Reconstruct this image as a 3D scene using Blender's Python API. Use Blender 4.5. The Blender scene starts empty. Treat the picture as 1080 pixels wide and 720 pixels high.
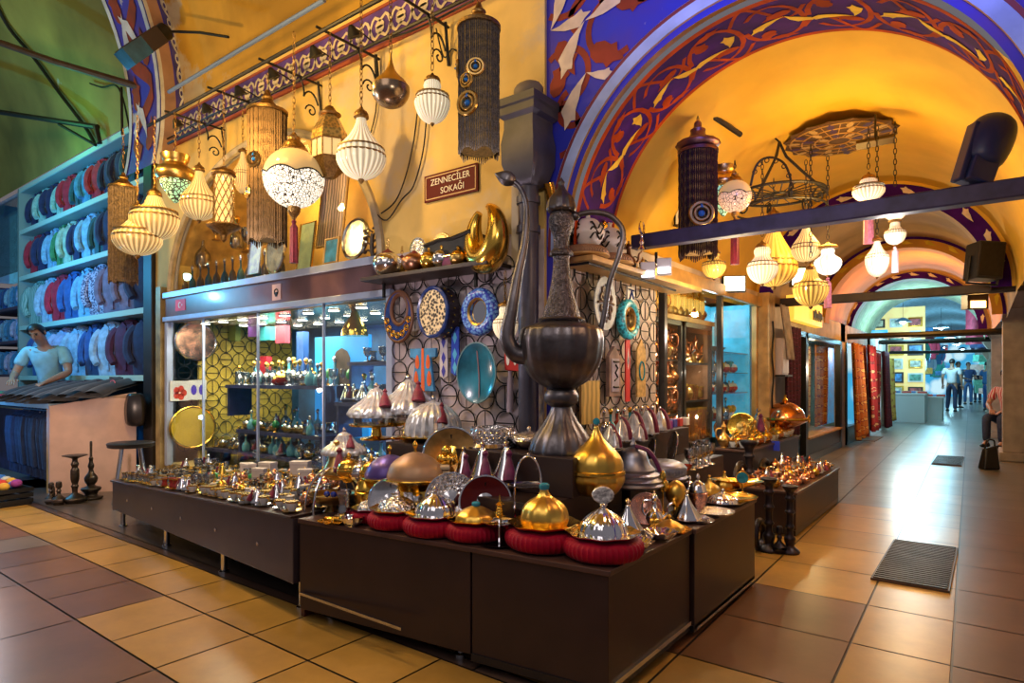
import bpy, math, random
from mathutils import Vector, Matrix, Quaternion
random.seed(11)
SC = bpy.context.scene
COL = SC.collection
pi, sin, cos = math.pi, math.sin, math.cos
TH = math.radians(37.3)
FWD = Vector((-sin(TH), cos(TH), 0)); RGT = Vector((cos(TH), sin(TH), 0)); UP = Vector((0, 0, 1))
FOC, CX, CY, EYE = 663.0, 540.0, 398.0, 1.15
ORG = Vector((0, 0, EYE))
def ray(u, v): return FWD + RGT*((u-CX)/FOC) + UP*((CY-v)/FOC)
def onX(u, v, x): r = ray(u, v); return ORG + r*(x/r.x)
def onY(u, v, y): r = ray(u, v); return ORG + r*(y/r.y)
def onZ(u, v, z): r = ray(u, v); return ORG + r*((z-EYE)/r.z)
def atd(u, v, d): return ORG + ray(u, v)*d
def dep(p): return (Vector(p)-ORG).dot(FWD)

# ---------------------------------------------------------------- camera
cd = bpy.data.cameras.new('camera'); cam = bpy.data.objects.new('camera', cd); COL.objects.link(cam)
cam.location = ORG; cam.rotation_euler = (pi/2, 0, TH)
cd.sensor_width = 36; cd.lens = FOC/1080*36; cd.shift_y = 38/1080; cd.clip_start = .02; cd.clip_end = 200
SC.camera = cam

# ---------------------------------------------------------------- materials
MATS = {}
def nodes(name):
    m = bpy.data.materials.new(name); m.use_nodes = True
    nt = m.node_tree; b = nt.nodes['Principled BSDF']
    return m, nt, b
def mat(name, col=(.5, .5, .5), rough=.5, metal=0., noise=0., nscale=8., bump=0., bscale=40., emit=None, es=0., coat=0., sheen=0., col2=None, spec=None, alpha=None, kind='noise'):
    """A Principled material with object-space noise breaking up its colour and, if asked, its surface."""
    if name in MATS: return MATS[name]
    m, nt, b = nodes(name); N, K = nt.nodes, nt.links
    b.inputs['Base Color'].default_value = (*col, 1); b.inputs['Roughness'].default_value = rough; b.inputs['Metallic'].default_value = metal
    if spec is not None: b.inputs['Specular IOR Level'].default_value = spec
    if coat: b.inputs['Coat Weight'].default_value = coat; b.inputs['Coat Roughness'].default_value = .1
    if sheen: b.inputs['Sheen Weight'].default_value = sheen; b.inputs['Sheen Roughness'].default_value = .4
    tc = N.new('ShaderNodeTexCoord')
    if noise or col2:
        if kind == 'voronoi':
            t = N.new('ShaderNodeTexVoronoi'); t.inputs['Scale'].default_value = nscale; src = t.outputs['Distance']
        elif kind == 'wave':
            t = N.new('ShaderNodeTexWave'); t.inputs['Scale'].default_value = nscale; t.inputs['Distortion'].default_value = 3; src = t.outputs['Fac']
        else:
            t = N.new('ShaderNodeTexNoise'); t.inputs['Scale'].default_value = nscale; t.inputs['Detail'].default_value = 6; src = t.outputs['Fac']
        K.new(tc.outputs['Object'], t.inputs['Vector'])
        r = N.new('ShaderNodeValToRGB'); K.new(src, r.inputs[0])
        c2 = col2 or tuple(max(0, c*(1-noise)) for c in col)
        c1 = col if col2 else tuple(min(1, c*(1+noise*.6)) for c in col)
        r.color_ramp.elements[0].position = .36; r.color_ramp.elements[0].color = (*c2, 1)
        r.color_ramp.elements[1].position = .64; r.color_ramp.elements[1].color = (*c1, 1)
        K.new(r.outputs[0], b.inputs['Base Color'])
        if emit == 'self': K.new(r.outputs[0], b.inputs['Emission Color']); b.inputs['Emission Strength'].default_value = es
    if emit and emit != 'self':
        b.inputs['Emission Color'].default_value = (*emit, 1); b.inputs['Emission Strength'].default_value = es
    if bump:
        t2 = N.new('ShaderNodeTexVoronoi' if kind == 'voronoi' else 'ShaderNodeTexNoise'); t2.inputs['Scale'].default_value = bscale
        K.new(tc.outputs['Object'], t2.inputs['Vector'])
        bp = N.new('ShaderNodeBump'); bp.inputs['Strength'].default_value = bump; bp.inputs['Distance'].default_value = .01
        K.new(t2.outputs[0], bp.inputs['Height']); K.new(bp.outputs[0], b.inputs['Normal'])
    if alpha is not None: b.inputs['Alpha'].default_value = alpha
    MATS[name] = m
    return m
def peel(m, col, scale=.8, lo=.62, hi=.66):
    """Patches where the paint has peeled to a paler coat."""
    nt = m.node_tree; N, K = nt.nodes, nt.links; b = N['Principled BSDF']; src = b.inputs['Base Color'].links[0].from_socket
    tc = N.new('ShaderNodeTexCoord'); t = N.new('ShaderNodeTexNoise'); t.inputs['Scale'].default_value = scale; t.inputs['Detail'].default_value = 9; t.inputs['Roughness'].default_value = .62
    K.new(tc.outputs['Object'], t.inputs['Vector']); r = N.new('ShaderNodeMapRange'); r.inputs[1].default_value = lo; r.inputs[2].default_value = hi; K.new(t.outputs['Fac'], r.inputs[0])
    mx = N.new('ShaderNodeMix'); mx.data_type = 'RGBA'; K.new(r.outputs[0], mx.inputs['Factor']); K.new(src, mx.inputs['A']); mx.inputs['B'].default_value = (*col, 1); K.new(mx.outputs['Result'], b.inputs['Base Color'])
    return m
def glass(name, col=(1, 1, 1), refl=.12, rough=.03, tint=.92, edge=.6):
    """Thin clear glass: straight-through light with a layer of reflection."""
    if name in MATS: return MATS[name]
    m = bpy.data.materials.new(name); m.use_nodes = True; nt = m.node_tree; N, K = nt.nodes, nt.links
    N.clear(); o = N.new('ShaderNodeOutputMaterial'); mx = N.new('ShaderNodeMixShader'); t = N.new('ShaderNodeBsdfTransparent'); g = N.new('ShaderNodeBsdfGlossy')
    t.inputs[0].default_value = (*[c*tint for c in col], 1); g.inputs['Roughness'].default_value = rough
    lw = N.new('ShaderNodeLayerWeight'); lw.inputs[0].default_value = .35
    ma = N.new('ShaderNodeMath'); ma.operation = 'MULTIPLY_ADD'; ma.inputs[1].default_value = edge; ma.inputs[2].default_value = refl
    K.new(lw.outputs['Fresnel'], ma.inputs[0]); K.new(ma.outputs[0], mx.inputs[0]); K.new(t.outputs[0], mx.inputs[1]); K.new(g.outputs[0], mx.inputs[2]); K.new(mx.outputs[0], o.inputs[0])
    MATS[name] = m
    return m
def vcol(name, rough=.5, metal=0., bump=0., noise=.25, nscale=6., emit=0., spec=.5, dark=.55):
    """Colour from the mesh's per-face 'tint' attribute, mottled by noise."""
    if name in MATS: return MATS[name]
    m, nt, b = nodes(name); N, K = nt.nodes, nt.links
    a = N.new('ShaderNodeAttribute'); a.attribute_name = 'tint'
    tc = N.new('ShaderNodeTexCoord'); t = N.new('ShaderNodeTexNoise'); t.inputs['Scale'].default_value = nscale; t.inputs['Detail'].default_value = 7; t.inputs['Roughness'].default_value = .65
    K.new(tc.outputs['Object'], t.inputs['Vector'])
    r = N.new('ShaderNodeMapRange'); r.inputs[1].default_value = .3; r.inputs[2].default_value = .7; r.inputs[3].default_value = 1-noise; r.inputs[4].default_value = 1+noise*.5
    K.new(t.outputs['Fac'], r.inputs[0])
    mx = N.new('ShaderNodeVectorMath'); mx.operation = 'SCALE'; K.new(a.outputs['Color'], mx.inputs[0]); K.new(r.outputs[0], mx.inputs['Scale'])
    K.new(mx.outputs[0], b.inputs['Base Color']); b.inputs['Roughness'].default_value = rough; b.inputs['Metallic'].default_value = metal; b.inputs['Specular IOR Level'].default_value = spec
    if emit: K.new(mx.outputs[0], b.inputs['Emission Color']); b.inputs['Emission Strength'].default_value = emit
    if bump:
        bp = N.new('ShaderNodeBump'); bp.inputs['Strength'].default_value = bump; bp.inputs['Distance'].default_value = .01
        K.new(t.outputs['Fac'], bp.inputs['Height']); K.new(bp.outputs[0], b.inputs['Normal'])
    MATS[name] = m
    return m

# ---------------------------------------------------------------- mesh tools
def spl(pts, k=4):
    """Catmull-Rom through pts (any dimension)."""
    P = [tuple(p) for p in pts]; out = []
    for i in range(len(P)-1):
        p0 = P[max(i-1, 0)]; p1 = P[i]; p2 = P[i+1]; p3 = P[min(i+2, len(P)-1)]
        for j in range(k):
            t = j/k
            out.append(tuple(.5*(2*b+(c-a)*t+(2*a-5*b+4*c-d)*t*t+(3*b-a-3*c+d)*t**3) for a, b, c, d in zip(p0, p1, p2, p3)))
    out.append(P[-1])
    return out
def prof(pts, k=4): return [(max(r, 0.), z) for r, z in spl(pts, k)]
class MB:
    def __init__(s, T=None): s.v = []; s.f = []; s.mi = []; s.c = []; s.T = T or Matrix(); s.m = 0; s.tint = None
    def add(s, vs, fs):
        b = len(s.v); T = s.T
        s.v += [tuple(T @ Vector(p)) for p in vs]; s.f += [[b+i for i in f] for f in fs]; s.mi += [s.m]*len(fs); s.c += [s.tint]*len(fs)
        return s
    def box(s, x0, x1, y0, y1, z0, z1):
        return s.add([(x0,y0,z0),(x1,y0,z0),(x1,y1,z0),(x0,y1,z0),(x0,y0,z1),(x1,y0,z1),(x1,y1,z1),(x0,y1,z1)],
                     [(3,2,1,0),(4,5,6,7),(0,1,5,4),(1,2,6,5),(2,3,7,6),(3,0,4,7)])
    def hexa(s, p):  # eight corners, bottom ring then top ring
        return s.add(p, [(3,2,1,0),(4,5,6,7),(0,1,5,4),(1,2,6,5),(2,3,7,6),(3,0,4,7)])
    def lathe(s, pr, n=24, fl=0, amp=0., c=(0,0,0), R=None, mode='cos', fz=None, a0=0.):
        """Profile [(r, z)] spun about z; fl flutes of depth amp (only between the heights fz)."""
        vs = []; rings = []; R = R or Matrix.Identity(3); c = Vector(c)
        for r, z in pr:
            if r < 1e-5: rings.append([len(vs)]); vs.append(R @ Vector((0,0,z))+c); continue
            ids = []
            on = fl and (fz is None or fz[0] <= z <= fz[1])
            for i in range(n):
                a = a0+2*pi*i/n
                q = r*(1+amp*(cos(fl*a) if mode == 'cos' else 1-2*abs(sin(fl*a/2)) if mode == 'gad' else (1 if cos(fl*a) > 0 else -1))) if on else r
                ids.append(len(vs)); vs.append(R @ Vector((q*cos(a), q*sin(a), z))+c)
            rings.append(ids)
        fs = []
        for A, B in zip(rings, rings[1:]):
            if len(A) == 1 and len(B) == 1: continue
            for i in range(n):
                j = (i+1) % n
                if len(A) == 1: fs.append((A[0], B[j], B[i]))
                elif len(B) == 1: fs.append((A[i], A[j], B[0]))
                else: fs.append((A[i], A[j], B[j], B[i]))
        if len(rings[0]) > 1 and rings[0]: fs.append(tuple(reversed(rings[0])))
        if len(rings[-1]) > 1: fs.append(tuple(rings[-1]))
        return s.add(vs, fs)
    def sph(s, c, r, n=16, sc=(1,1,1)):
        k = max(6, n//2); vs = [(0,0,-1)]
        for i in range(1, k):
            a = -pi/2+pi*i/k
            vs += [(cos(a)*cos(2*pi*j/n), cos(a)*sin(2*pi*j/n), sin(a)) for j in range(n)]
        vs.append((0,0,1)); fs = []
        for j in range(n): fs.append((0, 1+(j+1) % n, 1+j))
        for i in range(k-2):
            for j in range(n):
                a = 1+i*n+j; b = 1+i*n+(j+1) % n; fs.append((a, b, b+n, a+n))
        l = len(vs)-1
        for j in range(n): fs.append((l-n+j, l-n+(j+1) % n, l))
        return s.add([(c[0]+p[0]*r*sc[0], c[1]+p[1]*r*sc[1], c[2]+p[2]*r*sc[2]) for p in vs], fs)
    def tube(s, pts, r, n=8, closed=False, flat=1.):
        P = [Vector(p) for p in pts]; m = len(P)
        if m < 2: return s
        rs = r if isinstance(r, (list, tuple)) else [r]*m
        tg = []
        for i in range(m):
            a = P[(i-1) % m] if closed else P[max(i-1, 0)]; b = P[(i+1) % m] if closed else P[min(i+1, m-1)]
            t = (b-a); tg.append(t.normalized() if t.length > 1e-9 else Vector((0,0,1)))
        ref = Vector((0,0,1)) if abs(tg[0].z) < .9 else Vector((1,0,0))
        nx = tg[0].cross(ref).normalized(); vs = []
        for i in range(m):
            if i:
                q = tg[i-1].rotation_difference(tg[i]); nx = q @ nx; nx = (nx-tg[i]*nx.dot(tg[i])).normalized()
            ny = tg[i].cross(nx)
            vs += [P[i]+(nx*cos(2*pi*j/n)+ny*sin(2*pi*j/n)*flat)*rs[i] for j in range(n)]
        fs = []
        for i in range(m if closed else m-1):
            k = (i+1) % m
            for j in range(n): l = (j+1) % n; fs.append((i*n+j, i*n+l, k*n+l, k*n+j))
        if not closed: fs += [tuple(reversed(range(n))), tuple(range((m-1)*n, m*n))]
        return s.add(vs, fs)
    def ring(s, c, R, r, ax=0, n=24, k=6, sc=(1,1)):
        """Torus about axis ax (0 x, 1 y, 2 z)."""
        pts = []
        for i in range(n):
            a = 2*pi*i/n; p, q = R*sc[0]*cos(a), R*sc[1]*sin(a)
            pts.append(Vector(c)+Vector([(0,p,q),(p,0,q),(p,q,0)][ax]))
        return s.tube(pts, r, k, True)
    def poly(s, pts, fn=None):
        fn = fn or (lambda *p: p)
        return s.add([fn(*p) for p in pts], [tuple(range(len(pts)))])
    def prism(s, pts, d0, d1, fn):
        """Outline pts (2D) extruded from d0 to d1; fn(a, b, d) makes the 3D point."""
        n = len(pts)
        return s.add([fn(a, b, d0) for a, b in pts]+[fn(a, b, d1) for a, b in pts],
                     [tuple(reversed(range(n))), tuple(range(n, 2*n))]+[(i, (i+1) % n, n+(i+1) % n, n+i) for i in range(n)])
    def strip(s, pts, w, fn):
        """Flat ribbon of half width w along 2D pts, mapped by fn(a, b)."""
        n = len(pts); L = []; Rr = []
        for i in range(n):
            a = pts[max(i-1, 0)]; b = pts[min(i+1, n-1)]; dx, dy = b[0]-a[0], b[1]-a[1]; l = math.hypot(dx, dy) or 1
            ww = w[i] if isinstance(w, (list, tuple)) else w
            L.append(fn(pts[i][0]-dy/l*ww, pts[i][1]+dx/l*ww)); Rr.append(fn(pts[i][0]+dy/l*ww, pts[i][1]-dx/l*ww))
        return s.add(L+Rr, [(i, i+1, n+i+1, n+i) for i in range(n-1)])
    def grid(s, fn, nu, nv):
        return s.add([fn(i/nu, j/nv) for j in range(nv+1) for i in range(nu+1)],
                     [(j*(nu+1)+i, j*(nu+1)+i+1, (j+1)*(nu+1)+i+1, (j+1)*(nu+1)+i) for j in range(nv) for i in range(nu)])
    def build(s, name, mats, parent=None, smooth=40, bevel=0., loc=None):
        me = bpy.data.meshes.new(name); me.from_pydata(s.v, [], s.f)
        for m in (mats if isinstance(mats, (list, tuple)) else [mats]): me.materials.append(m)
        me.polygons.foreach_set('material_index', s.mi)
        if any(c is not None for c in s.c):
            at = me.color_attributes.new('tint', 'FLOAT_COLOR', 'CORNER'); buf = []
            for f, c in zip(s.f, s.c): buf += [*(c or (.5,.5,.5)), 1.]*len(f)
            at.data.foreach_set('color', buf)
        if smooth:
            me.polygons.foreach_set('use_smooth', [True]*len(s.f))
            me.set_sharp_from_angle(angle=math.radians(smooth))
        me.validate(); me.update()
        o = bpy.data.objects.new(name, me); COL.objects.link(o)
        if parent: o.parent = parent
        if loc is not None: o.location = loc
        if bevel:
            b = o.modifiers.new('edge', 'BEVEL'); b.width = bevel; b.segments = 2; b.limit_method = 'ANGLE'
        return o
def rotm(ax, a): return Matrix.Rotation(a, 4, ax)
def tag(o, label=None, cat=None, group=None, kind=None):
    if label: o['label'] = label
    if cat: o['category'] = cat
    if group: o['group'] = group
    if kind: o['kind'] = kind
    return o
def struct(mb, name, mats, parent=None, **k):
    o = mb.build(name, mats, parent, **k)
    if not parent: o['kind'] = 'structure'
    return o
def thing(name, label, cat, loc=(0,0,0), rz=0., group=None, sc=1., rot=None):
    o = bpy.data.objects.new(name, None); COL.objects.link(o); o.empty_display_size = .05
    o.location = loc; o.rotation_euler = rot or (0, 0, rz); o.scale = sc if isinstance(sc, (tuple, list)) else (sc, sc, sc)
    return tag(o, label, cat, group)
KIDS = {}
def copy_tree(o):
    c = o.copy(); COL.objects.link(c)
    for ch in o.children:
        d = ch.copy(); COL.objects.link(d); d.parent = c; d.matrix_parent_inverse = ch.matrix_parent_inverse
        for g in ch.children:
            e = g.copy(); COL.objects.link(e); e.parent = d
    return c
PROTO = {}
def put(name, cat, key, maker, loc, label, rz=0., sc=1., group=None, rot=None):
    """Places one thing: the first of its kind is built by maker(root), later ones are copies."""
    k = (name, key)
    if k not in PROTO:
        o = bpy.data.objects.new(name, None); COL.objects.link(o); o.empty_display_size = .05
        one = maker(o)
        if one is not None:           # a thing that is one mesh
            bpy.data.objects.remove(o); o = one; o.name = name
        PROTO[k] = o
    else: o = copy_tree(PROTO[k])
    o.location = loc; o.rotation_euler = rot or (0, 0, rz); o.scale = sc if isinstance(sc, (tuple, list)) else (sc, sc, sc)
    o['label'] = label; o['category'] = cat
    if group: o['group'] = group
    elif 'group' in o: del o['group']
    return o
_ONES = 'zeroth first second third fourth fifth sixth seventh eighth ninth tenth eleventh twelfth thirteenth fourteenth fifteenth sixteenth seventeenth eighteenth nineteenth'.split()
_TENS = {20: 'twent', 30: 'thirt', 40: 'fort', 50: 'fift', 60: 'sixt', 70: 'sevent', 80: 'eight', 90: 'ninet'}
def nth(i):
    if i < 20: return _ONES[i]
    t = i//10*10
    return _TENS[t]+'ieth' if i == t else _TENS[t]+'y-'+_ONES[i-t]
def lamp(name, kind, loc, energy, col, size=.1, rot=None, **k):
    d = bpy.data.lights.new(name, kind); d.energy = energy; d.color = col
    if kind == 'AREA': d.size = size
    else: d.shadow_soft_size = size
    for a, b in k.items(): setattr(d, a, b)
    o = bpy.data.objects.new(name, d); COL.objects.link(o); o.location = loc
    if rot: o.rotation_euler = rot
    return o
def aim(o, p):
    o.rotation_euler = (Vector(p)-o.location).to_track_quat('-Z', 'Y').to_euler()
    return o

gold = mat('polished gold', (.9,.55,.09), .2, 1., noise=.12, nscale=12)
brass = mat('old brass', (.62,.40,.13), .3, 1., noise=.3, nscale=20)
agedbrass = mat('dark engraved brass', (.34,.2,.07), .4, 1., noise=.4, nscale=60, bump=.4, bscale=160)
satin = mat('satin brass', (.78,.5,.1), .33, 1., noise=.15, nscale=8)
silver = mat('polished silver', (.86,.86,.9), .13, 1., noise=.1, nscale=10)
chased = mat('chased silver', (.78,.77,.78), .22, 1., noise=.35, nscale=70, bump=.5, bscale=120, kind='voronoi')
copper = mat('polished copper', (.85,.38,.2), .2, 1., noise=.2, nscale=14)
rose = mat('rose copper', (.8,.45,.36), .25, 1., noise=.2, nscale=14)
bronze = mat('dark patinated bronze', (.13,.12,.135), .38, .85, noise=.35, nscale=9, bump=.12, bscale=60)
pewter = mat('grey pewter', (.28,.29,.36), .42, 1., noise=.2, nscale=20)
iron = mat('black wrought iron', (.015,.014,.014), .5, .3, noise=.3, nscale=30)
chrome = mat('chrome', (.75,.78,.85), .12, 1.)
velvet = mat('crimson velvet', (.36,.0,.022), .65, sheen=.1, noise=.15, nscale=30, spec=.2)
maroon = mat('maroon tassel silk', (.2,.008,.035), .6, sheen=.3, noise=.3, nscale=60)
magenta = mat('purple tassel silk', (.16,.012,.09), .6, sheen=.3, noise=.3, nscale=60)
pinksilk = mat('pink tassel silk', (.5,.16,.25), .6, noise=.2, nscale=60)
brownlam = mat('dark brown laminate', (.033,.017,.015), .38, noise=.18, nscale=5, spec=.5)
blklam = mat('black laminate', (.012,.012,.015), .3)
redlam = mat('red brown laminate', (.07,.014,.011), .35, noise=.2, nscale=6)
clear = glass('clear thin glass')
cutcrys = mat('cut crystal', (.85,.88,.92), .06, .55, noise=.25, nscale=50)
white = mat('white enamel', (.8,.78,.74), .35, noise=.1)
# ================================================================ materials of the building
plaster = peel(mat('yellowed plaster', (.78,.54,.17), .8, noise=.25, nscale=1.6, bump=.2, bscale=6), (.62,.5,.34), 1.1, .56, .66)
palepl = mat('pale pink plaster', (.62,.52,.46), .75, noise=.25, nscale=3, bump=.2, bscale=10)
ochre = mat('ochre vault plaster', (.80,.47,.035), .75, noise=.18, nscale=1.3, bump=.15, bscale=5)
brownv = mat('brown vault plaster', (.36,.22,.09), .8, noise=.35, nscale=1.5)  # brown plaster mottled by noise
orangev = mat('orange vault plaster', (.75,.33,.03), .75, noise=.2, nscale=2)
greenv = peel(mat('greenish vault plaster', (.30,.26,.06), .8, noise=.4, nscale=.9, bump=.2, bscale=4), (.4,.5,.6), .75, .64, .67)
bluep = peel(mat('ultramarine fresco', (.02,.03,.55), .6, noise=.5, nscale=2.6, col2=(.07,.03,.34)), (.55,.5,.5), 1.7, .63, .66)
violetp = mat('violet fresco', (.05,.006,.17), .8, spec=.1, noise=.4, nscale=5)
redp = mat('brick red fresco', (.27,.028,.012), .65, noise=.3, nscale=6)
orangep = mat('orange red fresco', (.42,.05,.004), .8, spec=.1, noise=.3, nscale=6)
creamp = mat('cream fresco', (.78,.64,.5), .7, noise=.2, nscale=9)
goldp = mat('golden fresco', (.95,.6,.05), .7, spec=.1, noise=.2, nscale=9)
skyp = mat('pale blue paint', (.36,.47,.85), .6, noise=.3, nscale=4)
whitep = mat('chalk white paint', (.68,.68,.72), .7, noise=.25, nscale=5)
rimbrown = mat('dusty rose stone', (.42,.25,.19), .7, noise=.2, nscale=4)
navyp = mat('navy painted timber', (.035,.034,.11), .5, noise=.4, nscale=9)
darkwood = mat('dark stained wood', (.045,.025,.016), .45, noise=.4, nscale=7)
honey = mat('honey coloured wood', (.6,.34,.1), .45, noise=.25, nscale=6)
alu = mat('pale blue aluminium', (.5,.58,.8), .35, .35, noise=.08)
stone = mat('worn grey stone', (.42,.36,.31), .7, noise=.25, nscale=4, bump=.2, bscale=14)

# ================================================================ floor
def floor():
    f = MB(); f.tint = (.035,.03,.028)
    f.add([(-40,-4,-.006),(8,-4,-.006),(8,75,-.006),(-40,75,-.006)], [(0,1,2,3)])
    rnd = random.Random(3)
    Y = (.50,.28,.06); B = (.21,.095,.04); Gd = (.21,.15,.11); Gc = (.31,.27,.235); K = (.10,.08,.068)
    g = .005
    def tile(x0, x1, y0, y1, c, shear=0.):
        k = rnd.uniform(.86, 1.1); f.tint = tuple(min(1, q*k) for q in c)
        f.add([(x0+g-shear*y0, y0+g, 0), (x1-g-shear*y0, y0+g, 0), (x1-g-shear*y1, y1-g, 0), (x0+g-shear*y1, y1-g, 0)], [(0,1,2,3)])
    # kerb strip under the counters and the dark floor beyond it
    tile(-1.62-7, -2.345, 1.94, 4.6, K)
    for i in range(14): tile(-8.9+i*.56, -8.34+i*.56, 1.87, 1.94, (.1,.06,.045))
    # yellow rows along the counter, brown slabs further out
    for i in range(-2, 30):
        x = -.95-.42*i
        c1 = Y if x < -.2 else B
        tile(x-.42, x, 1.53, 1.87, c1)
        tile(x-.42, x, 1.12, 1.53, Y if (-3.1 < x < -1.2) else (B if i % 7 != 3 else Gd))
    for j in range(8):
        for i in range(14):
            x = -.1-.84*i; y = 1.12-.62*j
            tile(x-.84, x, y-.62, y, B)
    for i in range(14): # far end of the street before the textile shop
        for j in range(4): tile(-7.9-i*.84-.84, -7.9-.84*i, 1.94+.6*j, 2.54+.6*j, Gd)
    # alley: lane of tiles by the shops, gutter stripe of slabs, wide slabs beyond
    S = .0212
    y = 1.94; j = 0
    while y < 48:
        h = .56 if y < 14 else 1.4
        t = min(1, max(0, (y-5.5)/3.5))
        coolmix = lambda c: tuple(a*(1-t)+b*t for a, b in zip(c, Gc))  # fades to grey up the alley: cooler light put into the tile tint
        for i in range(2):
            c = Y if (3.7 < y+h/2 < 6.2 or y < 2.2) else (B if y < 3.7 else Gc)
            tile(-.42-.56*(i+1), -.42-.56*i, y, y+h, coolmix(c), S)
        for i in range(2): tile(-1.54-.4*(i+1), -1.54-.4*i, y, y+h, coolmix(B if y < 4.6 or y > 5.6 else Gd), S)
        tile(-.42, -.06, y, y+h, coolmix(Y), S)
        for i in range(2): tile(-.06+.8*i, .74+.8*i, y, y+h, tuple(a*.75 for a in coolmix(B)), S)
        if y > 15:
            for i in range(3): tile(-2.3-.8*(i+1), -2.3-.8*i, y, y+h, Gc, S)
        y += h; j += 1
    o = struct(f, 'floor', vcol('worn stone tiles', .29, noise=.3, nscale=2.2, bump=.06, spec=.6), smooth=0)
floor()
def drain(y0, y1, xa, xb, label):
    m = MB(); m.box(xa, xb, y0, y1, .0, .012)
    n = 26
    for i in range(n):
        y = y0+(i+.5)*(y1-y0)/n; m.box(xa+.01, xb-.01, y-.007, y+.007, .012, .019)
    tag(m.build('drain_cover', mat('dull ribbed steel', (.085,.055,.042), .45, .2, noise=.3), smooth=0), label, 'drain cover', 'drain covers in the alley floor')
drain(4.08, 5.15, -.545, -.175, 'ribbed steel drain cover set among yellow slabs near the counters')
drain(10.0, 11.1, -.63, -.3, 'ribbed steel drain cover further up the alley on grey slabs')

# ================================================================ street side: shop wall
WY, WX, TOP = 2.9, -1.98, 3.75
def arch_open(x, cx, hw, zc, h):
    t = (x-cx)/hw
    return zc+h*math.sqrt(max(0, 1-t*t)) if abs(t) < 1 else None
w = MB()
w.box(-6.8, -6.52, WY, WY+.3, 0, TOP); w.box(-3.2, WX, WY, 2.93, 0, TOP); w.box(-6.52, -3.2, WY+.02, 3.2, 0, .3)
n = 40; x0, x1 = -6.52, -3.2
for i in range(n):
    a = x0+(x1-x0)*i/n; b = x0+(x1-x0)*(i+1)/n
    za = arch_open(a, -4.88, 1.55, 1.97, 1.17) or 1.97; zb = arch_open(b, -4.88, 1.55, 1.97, 1.17) or 1.97
    w.add([(a,WY,za),(b,WY,zb),(b,WY,TOP),(a,WY,TOP),(a,WY+.22,za),(b,WY+.22,zb),(b,WY+.22,TOP),(a,WY+.22,TOP)], [(0,1,2,3),(4,7,6,5),(0,4,5,1)])
struct(w, 'wall_left', plaster, smooth=50)
# archivolt moulding round the upper window
am = MB()
pts = [(-4.88+1.55*cos(pi*i/40), WY-.012, 1.97+1.17*sin(pi*i/40)) for i in range(41)]
am.tube(pts, .032, 6)
struct(am, 'trim_1', mat('grey arch moulding', (.5,.42,.3), .7, noise=.3))
lowp = MB(); lowp.box(-3.2, WX-.002, WY-.006, WY, 0, 1.98)
struct(lowp, 'trim_2', mat('whitewashed lower wall', (.62,.52,.54), .75, noise=.25, nscale=5, bump=.2, bscale=12))
# painted frieze: scrolling white ornament on violet
fz = MB(); fz.m = 0; fz.box(-6.4, -2.2, WY-.01, WY, 3.44, 3.68); fz.m = 1
FR = lambda a, b: (a, WY-.016, b)
for k in (0, 1):
    x = -6.38
    while x < -2.3:
        s = 1 if k else -1
        pts = [(x+.42*t/16, 3.56+s*(.075*sin(2*pi*t/16)+.03*sin(6*pi*t/16))) for t in range(17)]
        fz.strip(pts, .011, FR)
        for c in (.1, .31):
            a = [(x+c+.045*cos(q*pi/5)*(1-.35*s*sin(q*pi/5)), 3.56+s*.02+.03*sin(q*pi/5)) for q in range(10)]
            fz.poly(a, FR)
        x += .42
fz.m = 2; fz.box(-6.4, -2.2, WY-.018, WY, 3.41, 3.44); fz.box(-6.4, -2.2, WY-.018, WY, 3.68, 3.7)
struct(fz, 'trim_3', [mat('violet frieze', (.12,.055,.3), .7, noise=.3), mat('frieze scrolls', (.72,.6,.42), .7), mat('frieze border red', (.35,.08,.04), .7)], smooth=0)

# ================================================================ street vault and its ribs
RV = 2.98
def barrel_x(xa, xb, r, a0, a1, n=36, nx=1):
    return lambda m: m.grid(lambda s, t: (xa+(xb-xa)*s, r*cos(a0+(a1-a0)*t), TOP+r*sin(a0+(a1-a0)*t)), nx, n)
v = MB(); barrel_x(1.6, -6.35, RV, 0, pi*.62)(v); struct(v, 'ceiling', peel(mat('amber vault plaster', (.66,.37,.04), .78, noise=.35, nscale=1.2, bump=.2, bscale=5), (.6,.5,.36), .9, .63, .67))
g = MB(); barrel_x(-7.0, -13.4, 2.9, .045, pi*1.05)(g); struct(g, 'ceiling_far', greenv)
def leaf(s=1., bend=0., kind=0):
    if kind == 0: p = [(0,0),(.22,.05),(.42,.13),(.6,.15),(.74,.22),(.8,.12),(1.0,.03),(.86,-.04),(.78,-.17),(.6,-.13),(.4,-.1),(.2,-.045)]
    else: p = [(0,0),(.1,.16),(.3,.24),(.5,.2),(.62,.28),(.72,.12),(1,.0),(.72,-.12),(.62,-.28),(.5,-.2),(.3,-.24),(.1,-.16)]
    return [(x*s, (y+bend*x*x)*s) for x, y in p]
def xf(p, a, x, y): c, q = cos(a), sin(a); return [(x+c*u-q*w_, y+q*u+c*w_) for u, w_ in p]
def circ_pts(x, y, r, a0, a1, n=14): return [(x+r*cos(a0+(a1-a0)*i/n), y+r*sin(a0+(a1-a0)*i/n)) for i in range(n+1)]
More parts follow.
